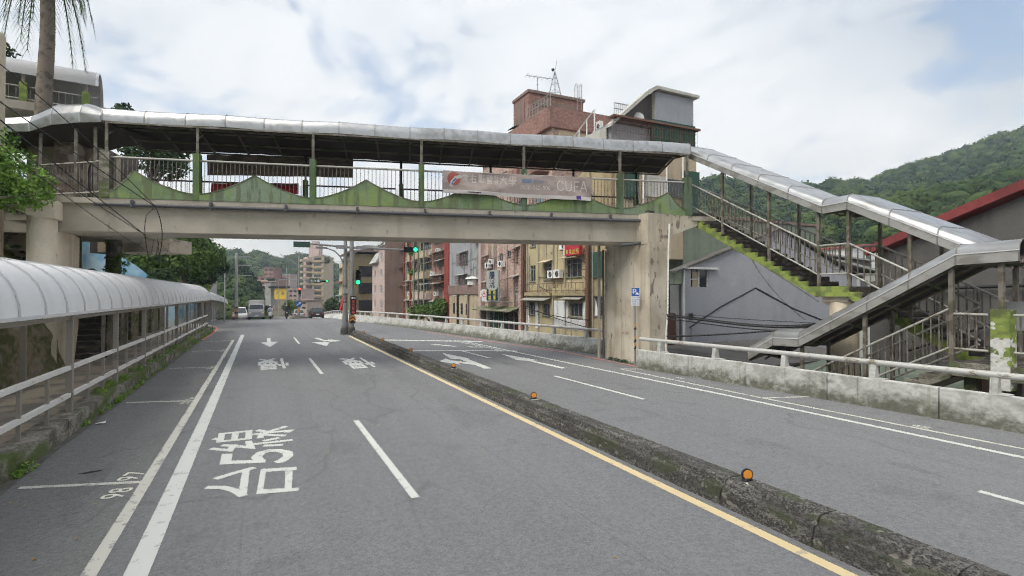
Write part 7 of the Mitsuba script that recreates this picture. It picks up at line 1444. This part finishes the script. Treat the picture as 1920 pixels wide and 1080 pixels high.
# ------------------------------------------------------------------ wooded hills
def hill(name, ridge, foot_dep, foot_z, back=1.35, n_t=14, trees=900, size=3.6, seed=1, label=None):
    """ridge: (px, py, dep) skyline samples. The slope rises from the foot to the ridge and falls behind it."""
    rng = np.random.default_rng(seed); R = np.array([at(*r) for r in ridge]); s = np.linspace(0, len(R) - 1, 60)
    R = np.stack([np.interp(s, np.arange(len(R)), R[:, k]) for k in range(3)], 1); R[:, 2] -= size * .9
    D = R[:, :2] - EYE[:2]; dist = np.linalg.norm(D, axis=1, keepdims=True); U = D / dist
    ts = np.concatenate([np.linspace(0, 1, n_t), [1.12, 1.25]])
    grid = np.zeros((60, len(ts), 3))
    for q, t in enumerate(ts):
        rr_ = foot_dep + (dist - foot_dep) * t; grid[:, q, :2] = EYE[:2] + U * rr_
        e_ = t if t <= 1 else 2 - t * 1.35
        prof = e_ ** 1.15 if t <= 1 else 1 - (t - 1) * 1.6
        grid[:, q, 2] = foot_z + (R[:, 2] - foot_z) * prof
        if 0 < t < 1: grid[:, q, 2] += (meshkit.fbm(np.c_[grid[:, q, :2] * .018, np.zeros(60)], 3, seed) - .5) * 26 * t * (1 - t)
    i, j = np.meshgrid(np.arange(59), np.arange(len(ts) - 1), indexing='ij'); m_ = len(ts)
    struct(name, MB().add(grid.reshape(-1, 3), np.stack([i * m_ + j, i * m_ + j + 1, (i + 1) * m_ + j + 1, (i + 1) * m_ + j], -1).reshape(-1, 4)), 'm_slope', True)
    a = rng.uniform(0, 59, trees); t = rng.uniform(.02, 1.05, trees) * (n_t - 1); t[: trees // 6] = (n_t - 1) * rng.uniform(.94, 1.02, trees // 6)
    i0 = np.clip(a.astype(int), 0, 58); j0 = np.clip(t.astype(int), 0, len(ts) - 2); fa, ft = (a - i0)[:, None], (t - j0)[:, None]
    C = (grid[i0, j0] * (1 - fa) + grid[i0 + 1, j0] * fa) * (1 - ft) + (grid[i0, j0 + 1] * (1 - fa) + grid[i0 + 1, j0 + 1] * fa) * ft
    r_ = size * (.5 + 1.0 * rng.uniform(size=trees) ** 2.2); C[:, 2] += r_ * .5
    ico = trimesh.creation.icosphere(1, .86); d0 = np.array(ico.vertices); V, F = [], []
    nl = 84; k = np.repeat(np.arange(trees), nl); d = rng.normal(size=(len(k), 3)); d[:, 2] = np.abs(d[:, 2]) * .9 - .25; d /= np.linalg.norm(d, axis=1, keepdims=True)
    p = C[k] + d * (r_[k] * rng.uniform(.78, 1.08, len(k)))[:, None] * [1, 1, .85]; nr = d + rng.normal(size=d.shape) * .45; nr /= np.linalg.norm(nr, axis=1, keepdims=True)
    aa = rng.normal(size=d.shape); aa -= nr * (aa * nr).sum(1, keepdims=True); aa /= np.linalg.norm(aa, axis=1, keepdims=True); bb = np.cross(nr, aa); sz = (r_[k] * rng.uniform(.09, .22, len(k)))[:, None]
    Vq = np.stack([p - aa * sz, p - bb * sz * .7, p + aa * sz, p + bb * sz * .7], 1).reshape(-1, 3); iq = np.arange(len(k))[:, None] * 4; Fq = np.vstack([iq + [0, 1, 2], iq + [0, 2, 3]])
    Vi = (C[:, None] + d0[None] * r_[:, None, None] * [1, 1, .85]).reshape(-1, 3); Fi = (np.array(ico.faces)[None] + (np.arange(trees) * len(d0))[:, None, None]).reshape(-1, 3)
    kk = put('hill_forest', MB().add(Vq, Fq).add(Vi, Fi), 'm_forest'); lab(kk, label, 'forest', None, 'stuff')
hill('hill', [(1290, 372, 330), (1345, 330, 330), (1420, 344, 340), (1480, 352, 350), (1545, 344, 360), (1600, 340, 370), (1645, 338, 380), (1690, 316, 390), (1740, 300, 400), (1800, 283, 405), (1860, 262, 410), (1920, 240, 415), (1990, 205, 420), (2080, 190, 420), (2250, 230, 420)], 95, -4.0, trees=2600, size=4.2, seed=2, label='dense forest covering the big hill on the right')
hill('hill', [(1500, 420, 150), (1560, 402, 150), (1620, 392, 150), (1680, 380, 150), (1740, 365, 150), (1800, 352, 150), (1860, 330, 150), (1940, 325, 150), (2050, 340, 150)], 70, -4.0, trees=520, size=3.0, seed=7, label='brighter nearer woods at the foot of the right hill')
hill('hill', [(180, 440, 380), (280, 445, 400), (380, 470, 420), (425, 475, 430), (442, 470, 430), (458, 482, 430), (482, 474, 440), (500, 481, 445), (520, 487, 450), (533, 491, 450), (550, 481, 450), (566, 480, 450), (590, 482, 450), (612, 484, 450), (628, 498, 460), (650, 505, 470), (700, 508, 480), (780, 505, 480), (900, 500, 480)], 325, -10.0, trees=2300, size=3.8, seed=3, label='dark wooded hills behind the far street')
hill('hill', [(390, 560, 190), (420, 520, 185), (440, 500, 180), (452, 505, 180), (470, 535, 180), (490, 560, 180)], 130, -6, trees=220, size=3.0, seed=5, label='wooded knoll behind the far utility pole')
R_ = [(560, 520), (605, 507), (625, 497), (650, 487), (690, 478), (740, 482), (800, 476), (900, 492)]
pts = [at(a, b, 3600) for a, b in R_]; low = [p * [1, 1, 0] + [0, 0, -50] for p in [at(a, 560, 3000) for a, b in R_]]; nn = len(pts)
mid = [(np.array(p) * .55 + np.array(q) * .45) + [0, 0, -18 * ((k * 7) % 3)] for k, (p, q) in enumerate(zip(pts, low))]
bk = [at(a, b + 12, 4300) for a, b in R_]
m = MB()
rows = [low, mid, pts, bk]
m.add(np.vstack(rows), [[q * nn + k, q * nn + k + 1, (q + 1) * nn + k + 1, (q + 1) * nn + k] for q in range(3) for k in range(nn - 1)])
struct('mountain', m, 'm_slope', True)

# ------------------------------------------------------------------ air
HAZE = True
if HAZE:
    scene['air'] = {'type': 'homogeneous', 'albedo': {'type': 'rgb', 'value': [.95, .95, .95]}, 'sigma_t': {'type': 'rgb', 'value': [.00028, .00032, .00039]}}
    scene['haze'] = {'type': 'cube', 'to_world': T().translate([0, 1000, 197]).scale([4600, 5200, 203]), 'bsdf': {'type': 'null'}, 'interior': {'type': 'ref', 'id': 'air'}}
    labels['haze'] = {'label': 'thin pale haze lying over the valley', 'category': 'haze', 'kind': 'stuff'}
    scene['camera']['medium'] = {'type': 'ref', 'id': 'air'}
